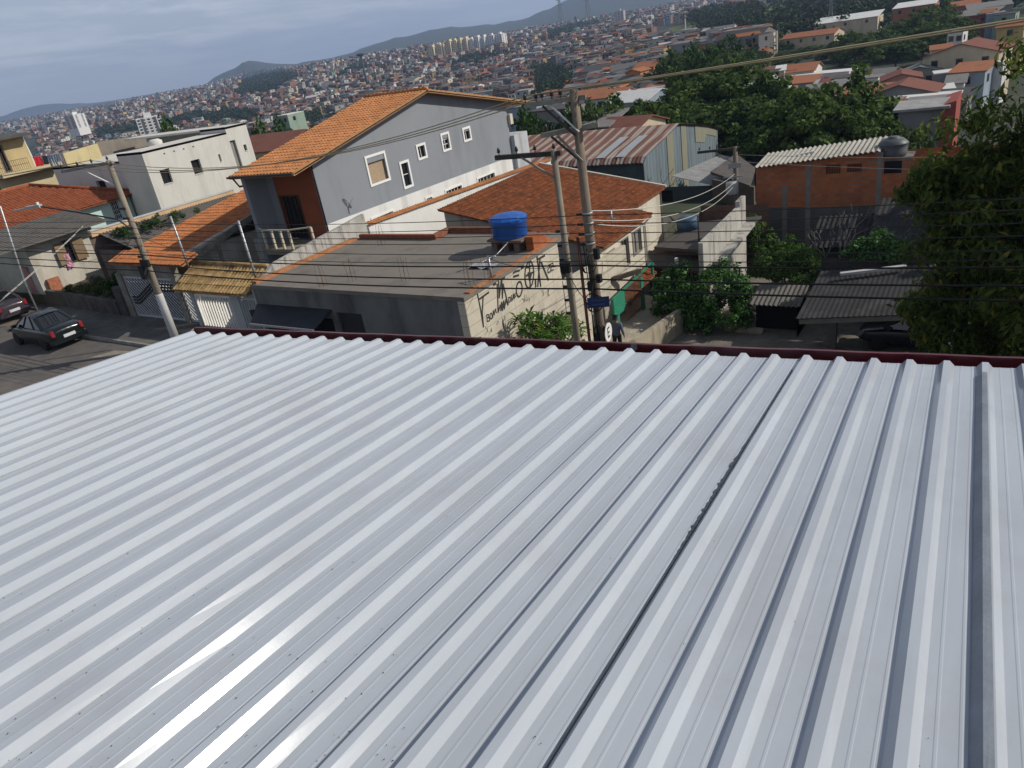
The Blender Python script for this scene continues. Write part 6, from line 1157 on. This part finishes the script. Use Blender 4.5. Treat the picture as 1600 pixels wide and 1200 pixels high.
for px, top, r, w, k in ((1330,48,230,11,0),(1352,62,210,12,1),(1378,45,240,12,0),(1402,58,215,12,0),(1424,28,250,13,1),(1446,36,235,11,0),(1462,8,262,14,1),(1480,22,240,12,0),(1418,74,238,10,0),(1440,66,240,10,2),(1398,80,235,9,1),(1466,54,235,9,0),(1490,40,220,9,0),(1310,68,255,11,2),(1340,74,250,11,0),(1372,78,245,10,0)): put_tree(px, top, r, w, k, L5, 'trees on the slope near the upper right corner')
for px, top, r, w, lab in ((815,182,86,6,'bushy green tree just behind the blue grey house'),(846,194,84,6,'lower bushy tree between the blue grey house and the warehouse'),(440,200,120,7,'dark tree behind the tall white house, left of the orange roof'),(408,204,112,6,'small dark tree at the rear corner of the white flat roofed house'),(262,208,90,6,'dark tree rising above the flat white roof')): put_tree(px, top, r, w, 2, lab)
# ------------------------------------------------------------------ houses in the hollow and on the right hand slope (parts: wall, roof, windows)
PAL = {}
def wallm(n, c): return M('far wall '+n, c, .9, .12, .5, spec=.1, stain=((c[0]*.55, c[1]*.55, c[2]*.55), .5, .5))
def roofm(n, c): return M('far roof '+n, c, .9, .25, .6, spec=.1, stain=((c[0]*.5, c[1]*.5, c[2]*.5), .5, .6, 1.0))
wms = {'white': wallm('white', (.56,.55,.52)), 'cream': wallm('cream', (.50,.43,.31)), 'pink': wallm('pink', (.46,.23,.18)), 'brick': wallm('brick', (.33,.125,.075)), 'grey': wallm('grey', (.22,.215,.21)), 'yellow': wallm('yellow', (.45,.34,.14)), 'blue': wallm('blue', (.27,.32,.37)), 'green': wallm('green', (.24,.31,.25)), 'red': wallm('red', (.32,.07,.05)), 'orange': wallm('orange', (.50,.21,.08))}
rms = {'orange': roofm('orange', (.33,.14,.075)), 'red': roofm('red', (.19,.082,.062)), 'grey': roofm('grey', (.20,.195,.185)), 'dark': roofm('dark', (.085,.08,.078)), 'white': roofm('white', (.60,.60,.58))}
def mid_house(label, px, py, r, w, d, h, wall, roof, kind='gable', rz=None, nwin=2, group=None, cat='house', name='house'):
    q = atr(px, py, r); rz = random.uniform(-.25,.25) if rz is None else rz; cs, sn = math.cos(rz), math.sin(rz)
    t = thing(name, label, cat, (q.x, q.y, q.z-h), group)
    X = lambda x, y, z: Vector((q.x+x*cs-y*sn, q.y+x*sn+y*cs, q.z-h+z))
    hw, hd = w/2, d/2; zr = .28*hd if kind == 'gable' else (.28*hw if kind == 'gable_front' else .06)
    mb = MB(); c = [(-hw,-hd),(hw,-hd),(hw,hd),(-hw,hd)]
    for (a, b) in zip(c, c[1:]+c[:1]): mb.quad(X(*a,-5), X(*b,-5), X(*b,h), X(*a,h))
    if kind == 'gable':
        for s in (-1,1): mb.poly([X(s*hw,-hd,h), X(s*hw,hd,h), X(s*hw,0,h+zr)])
    if kind == 'gable_front':
        for s in (-1,1): mb.poly([X(-hw,s*hd,h), X(hw,s*hd,h), X(0,s*hd,h+zr)])
    if kind == 'flat': mb.quad(X(-hw,-hd,h-.02), X(hw,-hd,h-.02), X(hw,hd,h-.02), X(-hw,hd,h-.02))
    mb.build('wall', wms[wall], t); mb = MB(); o = .35
    if kind == 'gable':
        mb.slab([X(-hw-o,-hd-o,h-.1), X(hw+o,-hd-o,h-.1), X(hw+o,0,h+zr+.03), X(-hw-o,0,h+zr+.03)], .12); mb.slab([X(-hw-o,.01,h+zr+.03), X(hw+o,.01,h+zr+.03), X(hw+o,hd+o,h-.1), X(-hw-o,hd+o,h-.1)], .12)
    elif kind == 'gable_front':
        mb.slab([X(-hw-o,-hd-o,h-.1), X(0,-hd-o,h+zr+.03), X(0,hd+o,h+zr+.03), X(-hw-o,hd+o,h-.1)], .12); mb.slab([X(.01,-hd-o,h+zr+.03), X(hw+o,-hd-o,h-.1), X(hw+o,hd+o,h-.1), X(.01,hd+o,h+zr+.03)], .12)
    elif kind == 'shed': mb.slab([X(-hw-o,-hd-o,h+.02), X(hw+o,-hd-o,h+.02), X(hw+o,hd+o,h+.3+.1*d), X(-hw-o,hd+o,h+.3+.1*d)], .12)
    else: mb.slab([X(-hw-.05,-hd-.05,h+.12), X(hw+.05,-hd-.05,h+.12), X(hw+.05,hd+.05,h+.12), X(-hw-.05,hd+.05,h+.12)], .15)
    mb.build('roof', rms[roof], t)
    for i in range(nwin):
        a = -hw+w*(i+.5)/max(nwin,1)-.45; z0 = h-1.75; f = MB(); f.hexa([X(a-.08,-hd-.03,z0-.08), X(a+.98,-hd-.03,z0-.08), X(a+.98,-hd+.02,z0-.08), X(a-.08,-hd+.02,z0-.08), X(a-.08,-hd-.03,z0+1.08), X(a+.98,-hd-.03,z0+1.08), X(a+.98,-hd+.02,z0+1.08), X(a-.08,-hd+.02,z0+1.08)])
        fo = f.build('window', wms['grey'] if wall != 'grey' else wms['white'], t); p = MB(); p.quad(X(a,-hd-.04,z0), X(a+.9,-hd-.04,z0), X(a+.9,-hd-.04,z0+1), X(a,-hd-.04,z0+1)); p.build('pane', glass, fo)
    a = hd*.3; f = MB(); f.quad(X(hw+.03,-a-.5,h-1.8), X(hw+.03,-a+.6,h-1.8), X(hw+.03,-a+.6,h-.7), X(hw+.03,-a-.5,h-.7)); f.build('side_window', glass, t)
    return t
MH = [('salmon gabled house left of the white flat walls in the hollow',1187,124,170,5,7,4,'pink','red','gable_front',2),('white house with orange tile roof above the long white wall',1240,109,182,10,8,4,'white','orange','gable',3),
('long low white building behind the yellow house in the hollow',1288,113,176,12,5,3.5,'white','white','flat',4),('small yellow house with dark windows in the hollow',1240,137,158,5.2,5,3,'yellow','dark','flat',2),('low house with dark red roof beside the small yellow house',1268,132,160,6,6,3.5,'grey','red','gable',1),('grey low shed roof right of the small yellow house',1290,139,150,6,5,3,'grey','grey','shed',1),
('pink gabled house with a dark square window beyond the tall trees',1408,119,142,5.5,7,4,'pink','red','gable_front',1),('wide grey gabled house with red roof edge before the pink gable',1412,141,120,8.5,7,3.5,'grey','red','gable_front',0),('small white cottage left of the pink gabled house',1362,120,150,3.4,4,3.5,'white','grey','flat',1),
('grey green gabled house below the long cream house',1440,108,150,6,7,4.5,'green','grey','gable_front',2),('long cream house with terracotta roof on the right hand slope',1512,79,152,11,8,4.5,'cream','red','gable_front',3),('small hut with bright orange roof left of the long cream house',1470,74,170,3.2,4,3,'cream','orange','gable',0),
('dark open shed under a bright white square roof panel',1478,112,140,3.4,4,3.5,'grey','white','flat',0),('pale blue house with a salmon tile strip roof at the right',1520,108,138,4.6,5,4.5,'blue','orange','shed',1),('white rendered house beside the pale blue one at the right',1546,100,142,4.2,5,5,'white','white','flat',1),('narrow white house half behind the near foliage',1494,127,132,2.2,4,4,'white','grey','shed',0),
('long brick house with pale roof at the top of the slope',1432,8,300,12,9,5,'brick','white','shed',3),('brick house with pale edged roof high on the right slope',1504,7,295,9,8,4.5,'brick','orange','gable',2),('dark red house with grey sheet roof high on the right slope',1526,22,268,11,8,6,'red','grey','shed',2),('wide grey roofed house near the top right corner',1545,10,285,11,8,5,'grey','grey','shed',2),('light blue house at the top right corner',1556,20,262,4.5,6,6,'blue','grey','flat',1),('faded green house at the top right corner',1573,21,258,5,6,6,'green','dark','flat',1),
('orange painted house front beside the light blue one',1545,18,266,3,5,4,'orange','orange','gable',0),('little white house with a dark double window on the slope',1497,49,205,3,4,3.5,'white','grey','flat',2),('ochre house behind the foliage on the right slope',1584,38,185,4.4,5,4,'yellow','orange','gable',1),('long pinkish warehouse roof among trees at the upper right',1326,30,335,22,12,5,'cream','white','shed',3),('long orange tiled row below the pinkish warehouse',1270,54,300,18,9,4.5,'cream','orange','gable',4),
('bright blue tarpaulin covered shed in the hollow',1388,157,104,2.6,4,2.6,'blue','grey','flat',0),('long white wall building right of the blue shed',1438,153,108,7,5,3,'white','white','flat',1),('orange tiled roof before the long white wall building',1446,163,94,5,5,3,'cream','orange','gable',0),
('shed with a bright white arched roof and blue end wall',1000,152,140,9,9,4.5,'blue','white','gable',0),('orange tiled house behind the top of the tall pole',928,147,158,5.5,7,4,'white','orange','gable',1),('longer orange tiled house left of the white roofed shed',960,147,150,6,7,4,'white','orange','gable',2),('bright orange roofed house at the edge of the green tree belt',1016,102,232,6.5,8,5,'orange','orange','gable',1),('smaller orange gabled house beside the tree belt',997,110,225,4.6,6,5,'orange','orange','gable_front',1),
('pale blue grey house just behind the blue grey gable',832,163,118,5.2,6,5,'blue','grey','flat',1),('dark grey blank walled building behind the tall pole',870,168,104,6,6,5,'grey','dark','flat',0),('low grey roofed house behind the rusty warehouse ridge',938,192,86,4,6,3,'grey','grey','shed',1),('low terracotta roofed house behind the rusty warehouse ridge',985,194,84,5,6,3,'cream','red','gable',1),
('terracotta roofed house between the white house and the blue grey house',440,224,84,7,8,3,'cream','red','gable',1),('green and white building low behind the orange tile ridge',452,178,240,5,7,6,'green','white','flat',2)]
for i in range(34):
    px, py = random.uniform(1180,1480), 0; r = random.uniform(112,185); py = np.interp(r, [112,185], [160,104])+random.uniform(-4,4); wl = random.choice(['white','grey','cream','brick','pink','blue','grey','white']); rf = random.choice(['grey','dark','red','orange','grey','white'])
    mid_house('small %s house with %s roof crowded in the hollow beyond the big trees' % (wl, rf), px, py, r, random.uniform(3.5,6.5), random.uniform(4,6), random.uniform(2.8,4.2), wl, rf, random.choice(['flat','gable','shed','shed']), None, random.choice([1,2]), 'small houses crowded in the hollow')
for lab, px, py, r, w, d, h, wl, rf, kd, nw in MH: mid_house(lab, px, py, r, w, d, h, wl, rf, kd, None, nw)
# ------------------------------------------------------------------ apartment blocks, towers and masts
def block(label, px, top, bot, r, w, d, col, cols, rows, rz=0, strips=None, group=None):
    a, b = atr(px, top, r), atr(px, bot, r); h = a.z-b.z; t = thing('apartment_block', label, 'apartment block', (a.x,a.y,b.z), group); cs, sn = math.cos(rz), math.sin(rz)
    X = lambda x, y, z: Vector((a.x+x*cs-y*sn, a.y+x*sn+y*cs, b.z+z)); mb = MB(); hw, hd = w/2, d/2
    mb.hexa([X(-hw,-hd,-8),X(hw,-hd,-8),X(hw,hd,-8),X(-hw,hd,-8),X(-hw,-hd,h),X(hw,-hd,h),X(hw,hd,h),X(-hw,hd,h)]); wmb = mb
    mb = MB(); mb.hexa([X(-hw*.3,-hd*.4,h+.01),X(hw*.3,-hd*.4,h+.01),X(hw*.3,hd*.4,h+.01),X(-hw*.3,hd*.4,h+.01),X(-hw*.3,-hd*.4,h+2.5),X(hw*.3,-hd*.4,h+2.5),X(hw*.3,hd*.4,h+2.5),X(-hw*.3,hd*.4,h+2.5)]); mb.build('roof_house', col, t)
    mb = wmb
    for i in range(cols):
        for j in range(rows):
            x = -hw+w*(i+.5)/cols; z = h*(j+.45)/rows; ww = w/cols*.26; hh = h/rows*.24
            mb.quad(X(x-ww,-hd-.06,z-hh), X(x+ww,-hd-.06,z-hh), X(x+ww,-hd-.06,z+hh), X(x-ww,-hd-.06,z+hh), 1)
            if i < max(2, cols//2): y = -hd+d*(i+.5)/max(2, cols//2); mb.quad(X(hw+.06,y-ww,z-hh), X(hw+.06,y+ww,z-hh), X(hw+.06,y+ww,z+hh), X(hw+.06,y-ww,z+hh), 1)
    mb.build('wall', [col, glass], t)
    if strips:
        mb = MB()
        for f in strips[1]: x = -hw+w*f; mb.hexa([X(x-w*.05,-hd-.15,0),X(x+w*.05,-hd-.15,0),X(x+w*.05,-hd+.1,0),X(x-w*.05,-hd+.1,0),X(x-w*.05,-hd-.15,h),X(x+w*.05,-hd-.15,h),X(x+w*.05,-hd+.1,h),X(x-w*.05,-hd+.1,h)])
        mb.build('facade_strip', strips[0], t)
    return t
crm = M('apartment cream', (.60,.52,.33), .9, .06, .05); wht = M('apartment white', (.62,.62,.60), .9, .05, .05); gst = M('dark facade strip', (.12,.12,.12), .8, .1, .1); ost = M('orange facade strip', (.42,.22,.12), .8, .1, .1)
block('white apartment slab with three dark stair strips beyond the flat white roof', 231, 183, 212, 520, 14, 20, wht, 5, 6, 1.0, (gst, (.25,.75)))
block('pale apartment tower with orange stripes far beyond the washing line', 115, 179, 201, 1000, 17, 14, wht, 4, 10, .1, (ost, (.25,.75)))
for i, (px, top, bot, w, c) in enumerate(((676,73,92,12,0),(687,70,92,10,0),(694,69,90,9,0),(703,64,88,10,0),(711,63,88,9,0),(720,62,86,10,0),(729,60,82,10,0),(737,61,80,9,1),(747,58,78,10,1),(757,57,76,9,1),(768,55,74,11,1),(781,53,72,14,1))):
    block(('cream' if c == 0 else 'white')+' apartment block in the row of towers below the wooded ridge', px, top, bot, 1150, w*.95, 13, crm if c == 0 else wht, 3, 8, .2*math.sin(i*2), None, 'row of apartment towers below the ridge')
block('lone pale grey slab tower standing on top of the hillside town', 968, 17, 38, 1180, 13, 11, M('tower grey', (.42,.42,.41), .9, .05, .05), 3, 9, .2)
def mast(label, px, top, r, kind, name, cat, wth=.6):
    a = atr(px, top, r); zb = terr(a.x, a.y)-1; t = thing(name, label, cat, (a.x,a.y,zb)); h = a.z-zb
    if kind == 'pole': mb = MB(); mb.tube([(a.x,a.y,zb),(a.x,a.y,a.z)], [wth*1.3,wth*.7], 8); mb.build('shaft', M('pale mast', (.5,.5,.49), .7, .1, 1), t); mb = MB(); mb.lathe((a.x,a.y,a.z-1.2), [(wth*2.4,0),(wth*2.6,.6),(wth*.6,1.1)], 10); mb.build('head', M('mast head', (.2,.2,.2), .7, .1, 1), t)
    if kind == 'lattice':
        mb = MB(); b = wth
        lv = [(1-i/9)**1.2 for i in range(10)]
        for i in range(9):
            z0, z1 = zb+h*i/9, zb+h*(i+1)/9; w0, w1 = b*(.12+.88*lv[i]), b*(.12+.88*lv[i+1])
            cs0 = [(a.x+sx*w0, a.y+sy*w0, z0) for sx, sy in ((-1,-1),(1,-1),(1,1),(-1,1))]; cs1 = [(a.x+sx*w1, a.y+sy*w1, z1) for sx, sy in ((-1,-1),(1,-1),(1,1),(-1,1))]
            for k in range(4): mb.bar(cs0[k], cs1[k], b*.10, b*.10); mb.bar(cs0[k], cs1[(k+1) % 4], b*.06, b*.06)
        mb.build('lattice', M('pylon steel', (.16,.17,.18), .7, .1, 1), t)
        mb = MB()
        for f in (.68,.80,.92): mb.bar((a.x-b*(2.2-f),a.y,zb+h*f), (a.x+b*(2.2-f),a.y,zb+h*f), b*.14, b*.14)
        mb.build('crossarms', MATS['pylon steel'], t)
    if kind == 'tank':
        mb = MB(); mb.tube([(a.x,a.y,zb),(a.x,a.y,a.z-2)], [1.2,.9], 10); mb.build('shaft', M('dark tower', (.06,.065,.06), .8, .1, 1), t); mb = MB(); mb.lathe((a.x,a.y,a.z-3.2), [(.9,0),(4.2,1.6),(4.6,2.4),(3.4,3.0),(.5,3.3)], 16); mb.build('tank', MATS['dark tower'], t)
mast('dark mushroom shaped water tower on the skyline below the hills', 563, 83, 820, 'tank', 'water_tower', 'water tower')
mast('left of two faint lattice pylons before the wooded mountain', 872, -12, 1500, 'lattice', 'pylon', 'pylon', 5)
mast('right of two faint lattice pylons before the wooded mountain', 915, -22, 1450, 'lattice', 'pylon', 'pylon', 5)
mast('tall pale light mast before the grassy hill', 1070, 24, 470, 'pole', 'light_mast', 'mast', .35)
mast('short pale light mast at the left of the grassy hill', 1017, 18, 620, 'pole', 'light_mast', 'mast', .35)
mast('slim lattice radio mast among trees at the upper right', 1299, -20, 340, 'lattice', 'radio_mast', 'mast', 1.2)
va = atr(1136,21,640); vb = atr(1262,-6,620); mb = MB(); mb.bar(va, vb, 9, 1.6); vt = thing('viaduct', 'pale road viaduct crossing the top of the grassy hill', 'viaduct', (va+vb)/2); vt_deck = mb.build('deck', M('viaduct concrete', (.42,.42,.41), .9, .1, .1), vt)
for f in (.15,.4,.65,.9): q = va.lerp(vb, f); mb = MB(); mb.box(q.x-1.2,q.x+1.2,q.y-1.2,q.y+1.2,terr(q.x,q.y)-2,q.z-.8); mb.build('pier', MATS['viaduct concrete'], vt)
# grassy hill
gmt = M('grass slope', (.105,.150,.035), .95, .3, .03, .3, .4, col2=(.15,.17,.055), spec=.1)
mb = MB(); A_ = np.linspace(14.0-36, 23.0-36, 26); R_ = np.linspace(330, 760, 26); gv = [(r*math.sin(math.radians(a)), r*math.cos(math.radians(a)), terr(r*math.sin(math.radians(a)), r*math.cos(math.radians(a)))+1.2*math.sin(PI*i/25)*math.sin(PI*j/25)) for j, r in enumerate(R_) for i, a in enumerate(A_)]
mb.add(gv, [(j*26+i, j*26+i+1, (j+1)*26+i+1, (j+1)*26+i) for j in range(25) for i in range(25)], 0, True); tag(mb.build('grass', gmt), kind='structure')
# ------------------------------------------------------------------ the far town and its trees
SIL = [(-100,200),(0,206),(62,206),(62,250),(100,244),(150,224),(226,211),(236,226),(345,204),(392,196),(402,214),(480,206),(667,138),(826,156),(832,206),(1057,193),(1120,200),(1182,250),(1440,230),(1700,230)]
sx, sy = [a for a, b in SIL], [b for a, b in SIL]
def inpoly(p, poly):
    x, y = p; c = False; j = len(poly)-1
    for i in range(len(poly)):
        if (poly[i][1] > y) != (poly[j][1] > y) and x < (poly[j][0]-poly[i][0])*(y-poly[i][1])/(poly[j][1]-poly[i][1])+poly[i][0]: c = not c
        j = i
    return c
WOOD = [[(145,218),(150,200),(245,190),(320,172),(330,182),(255,205)],[(365,152),(385,108),(450,108),(470,120),(420,148)],[(528,118),(545,100),(572,98),(574,110)],[(828,165),(832,108),(865,98),(905,118),(900,165)],[(300,190),(350,172),(400,178),(400,196)],[(440,185),(520,170),(540,190),(470,205)],[(690,98),(790,80),(800,88),(720,104)],[(850,50),(930,30),(940,38),(860,62)],[(1170,62),(1240,-20),(1420,-20),(1420,30),(1320,48),(1230,62)],[(1060,20),(1190,10),(1200,40),(1090,40)]]
GRASSP = [(1000,40),(1060,30),(1190,30),(1200,60),(1010,62)]
town = []; trees = []
rg = np.random.default_rng(21)
n_try = 0
while len(town) < 9500 and n_try < 140000:
    n_try += 1
    ia = rg.uniform(-31.5, 21); az = math.radians(ia-36); r = math.exp(rg.uniform(math.log(150), math.log(3300))) if rg.random() < .75 else 1/rg.uniform(1/2500, 1/180)
    x, y = r*math.sin(az), r*math.cos(az); z = terr(x, y); px, py, w = pix((x,y,z+4))
    if not (-30 < px < 1640): continue
    if py > np.interp(px, sx, sy)+6: continue
    el = math.degrees(math.atan2(z-CH, r))
    if ia > -10 and r > 2100: continue
    if el > .42 and ia < -6: continue
    if el > .1 and ia > -6: continue
    if any(inpoly((px,py), p) for p in WOOD): trees.append((x,y,z,r)); continue
    if inpoly((px,py), GRASSP): continue
    if px > 1040 and py > 86: continue
    if px > 1195: continue
    if rg.random() < (.30 if r < 700 else .20): trees.append((x,y,z,r)); continue
    town.append((x,y,z,r,px,py))
# woods on the slopes
for _ in range(9000):
    ia = rg.uniform(-31, 37); az = math.radians(ia-36); r = math.exp(rg.uniform(math.log(330), math.log(1700))); x, y = r*math.sin(az), r*math.cos(az); z = terr(x,y); px, py, w = pix((x,y,z+5))
    if py < -40 or py > 260: continue
    if any(inpoly((px,py), p) for p in WOOD): trees.append((x,y,z,r))
    elif px > 1200 and py < 70: trees.append((x,y,z,r))
rg.shuffle(trees := np.array(trees)); 
PALW = [((.25,.135,.095),.26),((.33,.19,.135),.10),((.50,.45,.36),.18),((.60,.59,.56),.16),((.24,.235,.23),.19),((.52,.38,.13),.04),((.45,.25,.2),.04),((.25,.33,.4),.02),((.2,.32,.24),.02)]
PALR = [((.16,.158,.155),.42),((.085,.082,.08),.30),((.36,.135,.06),.10),((.20,.08,.055),.12),((.42,.42,.41),.06)]
wn = ['brick', 'light brick', 'cream', 'white', 'grey', 'yellow', 'pink', 'pale blue', 'green']; rn = ['grey sheet', 'dark slab', 'orange tile', 'dull red tile', 'pale sheet']
wp_ = np.array([b for a, b in PALW]); wp_ /= wp_.sum(); rp_ = np.array([b for a, b in PALR]); rp_ /= rp_.sum()
def house_geo(w, d, h, gable, storeys):
    """local unit geometry: (verts, faces, face kind 0 wall 1 roof 2 window)"""
    hw, hd = w/2, d/2; V = [(-hw,-hd,-4),(hw,-hd,-4),(hw,hd,-4),(-hw,hd,-4),(-hw,-hd,h),(hw,-hd,h),(hw,hd,h),(-hw,hd,h)]; F = [(0,1,5,4),(1,2,6,5),(2,3,7,6),(3,0,4,7)]; K = [0]*4
    if gable:
        zr = h+.25*hd; o = .3; b = len(V); V += [(-hw-o,-hd-o,h-.1),(hw+o,-hd-o,h-.1),(hw+o,0,zr),(-hw-o,0,zr),(hw+o,hd+o,h-.1),(-hw-o,hd+o,h-.1)]; F += [(b,b+1,b+2,b+3),(b+3,b+2,b+4,b+5)]; K += [1,1]
        b = len(V); V += [(-hw,0,zr-.08),(hw,0,zr-.08)]; F += [(4,b,b,7),(5,6,b+1,b+1)]; K += [0,0]
    else:
        b = len(V); V += [(-hw-.1,-hd-.1,h+.02),(hw+.1,-hd-.1,h+.02),(hw+.1,hd+.1,h+.25),(-hw-.1,hd+.1,h+.25)]; F += [(b,b+1,b+2,b+3)]; K += [1]
    for s in range(storeys):
        z = h-1.9-2.8*s
        for x in (-hw*.5, hw*.45): b = len(V); V += [(x-.5,-hd-.05,z),(x+.5,-hd-.05,z),(x+.5,-hd-.05,z+1.1),(x-.5,-hd-.05,z+1.1)]; F += [(b,b+1,b+2,b+3)]; K += [2]
        b = len(V); V += [(hw+.05,-.5,z),(hw+.05,.5,z),(hw+.05,.5,z+1.1),(hw+.05,-.5,z+1.1)]; F += [(b,b+1,b+2,b+3)]; K += [2]
    return V, F, K
fwm = [M('town wall '+n, c, .92, .15, .2, spec=.1) for n, (c, p) in zip(wn, PALW)]; frm = [M('town roof '+n, c, .92, .2, .2, spec=.1) for n, (c, p) in zip(rn, PALR)]
town.sort(key=lambda t: t[3]); near = town[:300]; rest = town[300:]
shapes = [house_geo(rg.uniform(5,8), rg.uniform(4.5,7), rg.uniform(3.5,8), i % 3 == 0, 1+(i % 2)) for i in range(8)]; cache = {}
for x, y, z, r, px, py in near:
    si, wi, ri = int(rg.integers(8)), int(rg.choice(9, p=wp_)), int(rg.choice(5, p=rp_)); key = (si, wi, ri)
    if key not in cache:
        V, F, K = shapes[si]; me = bpy.data.meshes.new('house'); me.from_pydata(V, [], [tuple(dict.fromkeys(f)) for f in F])
        for mt_ in (fwm[wi], frm[ri], glass): me.materials.append(mt_)
        me.polygons.foreach_set('material_index', K); me.update(); cache[key] = me
    o = bpy.data.objects.new('house', cache[key]); COL.objects.link(o); o.location = (x,y,z); o.rotation_euler = (0,0,rg.uniform(-.5,.5)+(PI/2 if rg.random() < .3 else 0)); s = rg.uniform(.85,1.2); o.scale = (s,s,rg.uniform(.85,1.25))
    tag(o, 'small %s walled house with %s roof in the far town' % (wn[wi], rn[ri]), 'house', '%s houses with %s roofs in the far town' % (wn[wi], rn[ri]))
VV, FF, CC = [], [], []; nv = 0
for x, y, z, r, px, py in rest:
    big = rg.random() < .035; w, d, h = (rg.uniform(14,26), rg.uniform(10,16), rg.uniform(5,9)) if big else (rg.uniform(4.5,8.5), rg.uniform(4,7), rg.uniform(3.5,10))
    V, F, K = house_geo(w, d, h, rg.random() < .25, 2 if h > 5.5 else 1); a = rg.uniform(-.6,.6); ca, sa = math.cos(a), math.sin(a)
    cw, cr_2 = PALW[int(rg.choice(9, p=wp_))][0], PALR[int(rg.choice(5, p=rp_))][0]; j = rg.uniform(.55,1.1)
    for vx, vy, vz in V: VV.append((x+vx*ca-vy*sa, y+vx*sa+vy*ca, z+vz))
    for f, k in zip(F, K):
        f = tuple(dict.fromkeys(f)); FF.append(tuple(i+nv for i in f)); c = (cw, cr_2, (.012,.014,.017))[k]; CC += [(c[0]*j, c[1]*j, c[2]*j, 1)]*len(f)
    nv += len(V)
me = bpy.data.meshes.new('far_houses'); me.from_pydata(VV, [], FF); ca_ = me.color_attributes.new('paint', 'FLOAT_COLOR', 'CORNER'); ca_.data.foreach_set('color', np.array(CC, np.float32).ravel())
tm = bpy.data.materials.new('town paint'); tm.use_nodes = True; b = tm.node_tree.nodes['Principled BSDF']; b.inputs['Roughness'].default_value = .92; b.inputs['Specular IOR Level'].default_value = .1; at = tm.node_tree.nodes.new('ShaderNodeVertexColor'); at.layer_name = 'paint'; tm.node_tree.links.new(at.outputs[0], b.inputs['Base Color']); me.materials.append(tm)
o = bpy.data.objects.new('far_houses', me); COL.objects.link(o); tag(o, 'dense mass of small houses covering the distant hillsides', 'houses', kind='stuff')
# far trees as one mass
lf_far = leafmat('far canopy', (.012,.026,.009), (.040,.062,.020), .15, .7)
cs_, rs_ = [], []; pieces = []
near_t = trees[trees[:,3] < 700][:1500]; far_t = trees[trees[:,3] >= 700][:5200]
def blob(T, k, per, leaf):
    c = []; rr_ = []
    for x, y, z, r in T:
        R = rg.uniform(2.6,5.0); H = R*rg.uniform(1.4,2.0)
        for _ in range(k): d = rg.normal(size=3); d /= np.linalg.norm(d); c.append((x+d[0]*R*.75, y+d[1]*R*.75, z+H*.55+abs(d[2])*H*.45)); rr_.append(R*.5)
    return leaf_cloud(c, rr_, per, leaf, .8, 0, .8, rg)
Vt = np.vstack([blob(near_t, 9, 9, 1.3), blob(far_t, 4, 6, 2.6)])
o = bpy.data.objects.new('far_trees', quads_mesh('far_trees', Vt, lf_far)); COL.objects.link(o); tag(o, 'distant masses of dark trees among the houses and on the hills', 'trees', kind='stuff')
# ------------------------------------------------------------------ air
def haze():
    mb = MB(); mb.box(-6000, 6000, -300, 6800, -45, 300); o = mb.build('haze', [], origin=(0,0,0)); hm = bpy.data.materials.new('haze'); hm.use_nodes = True; nt = hm.node_tree; nt.nodes.clear()
    out = nt.nodes.new('ShaderNodeOutputMaterial'); v = nt.nodes.new('ShaderNodeVolumePrincipled'); v.inputs['Color'].default_value = (.50,.67,1.0,1); v.inputs['Density'].default_value = 0.00018; v.inputs['Anisotropy'].default_value = .2; nt.links.new(v.outputs[0], out.inputs['Volume'])
    o.data.materials.append(hm); tag(o, 'thin blue air over the valley', 'haze', kind='stuff')
haze()
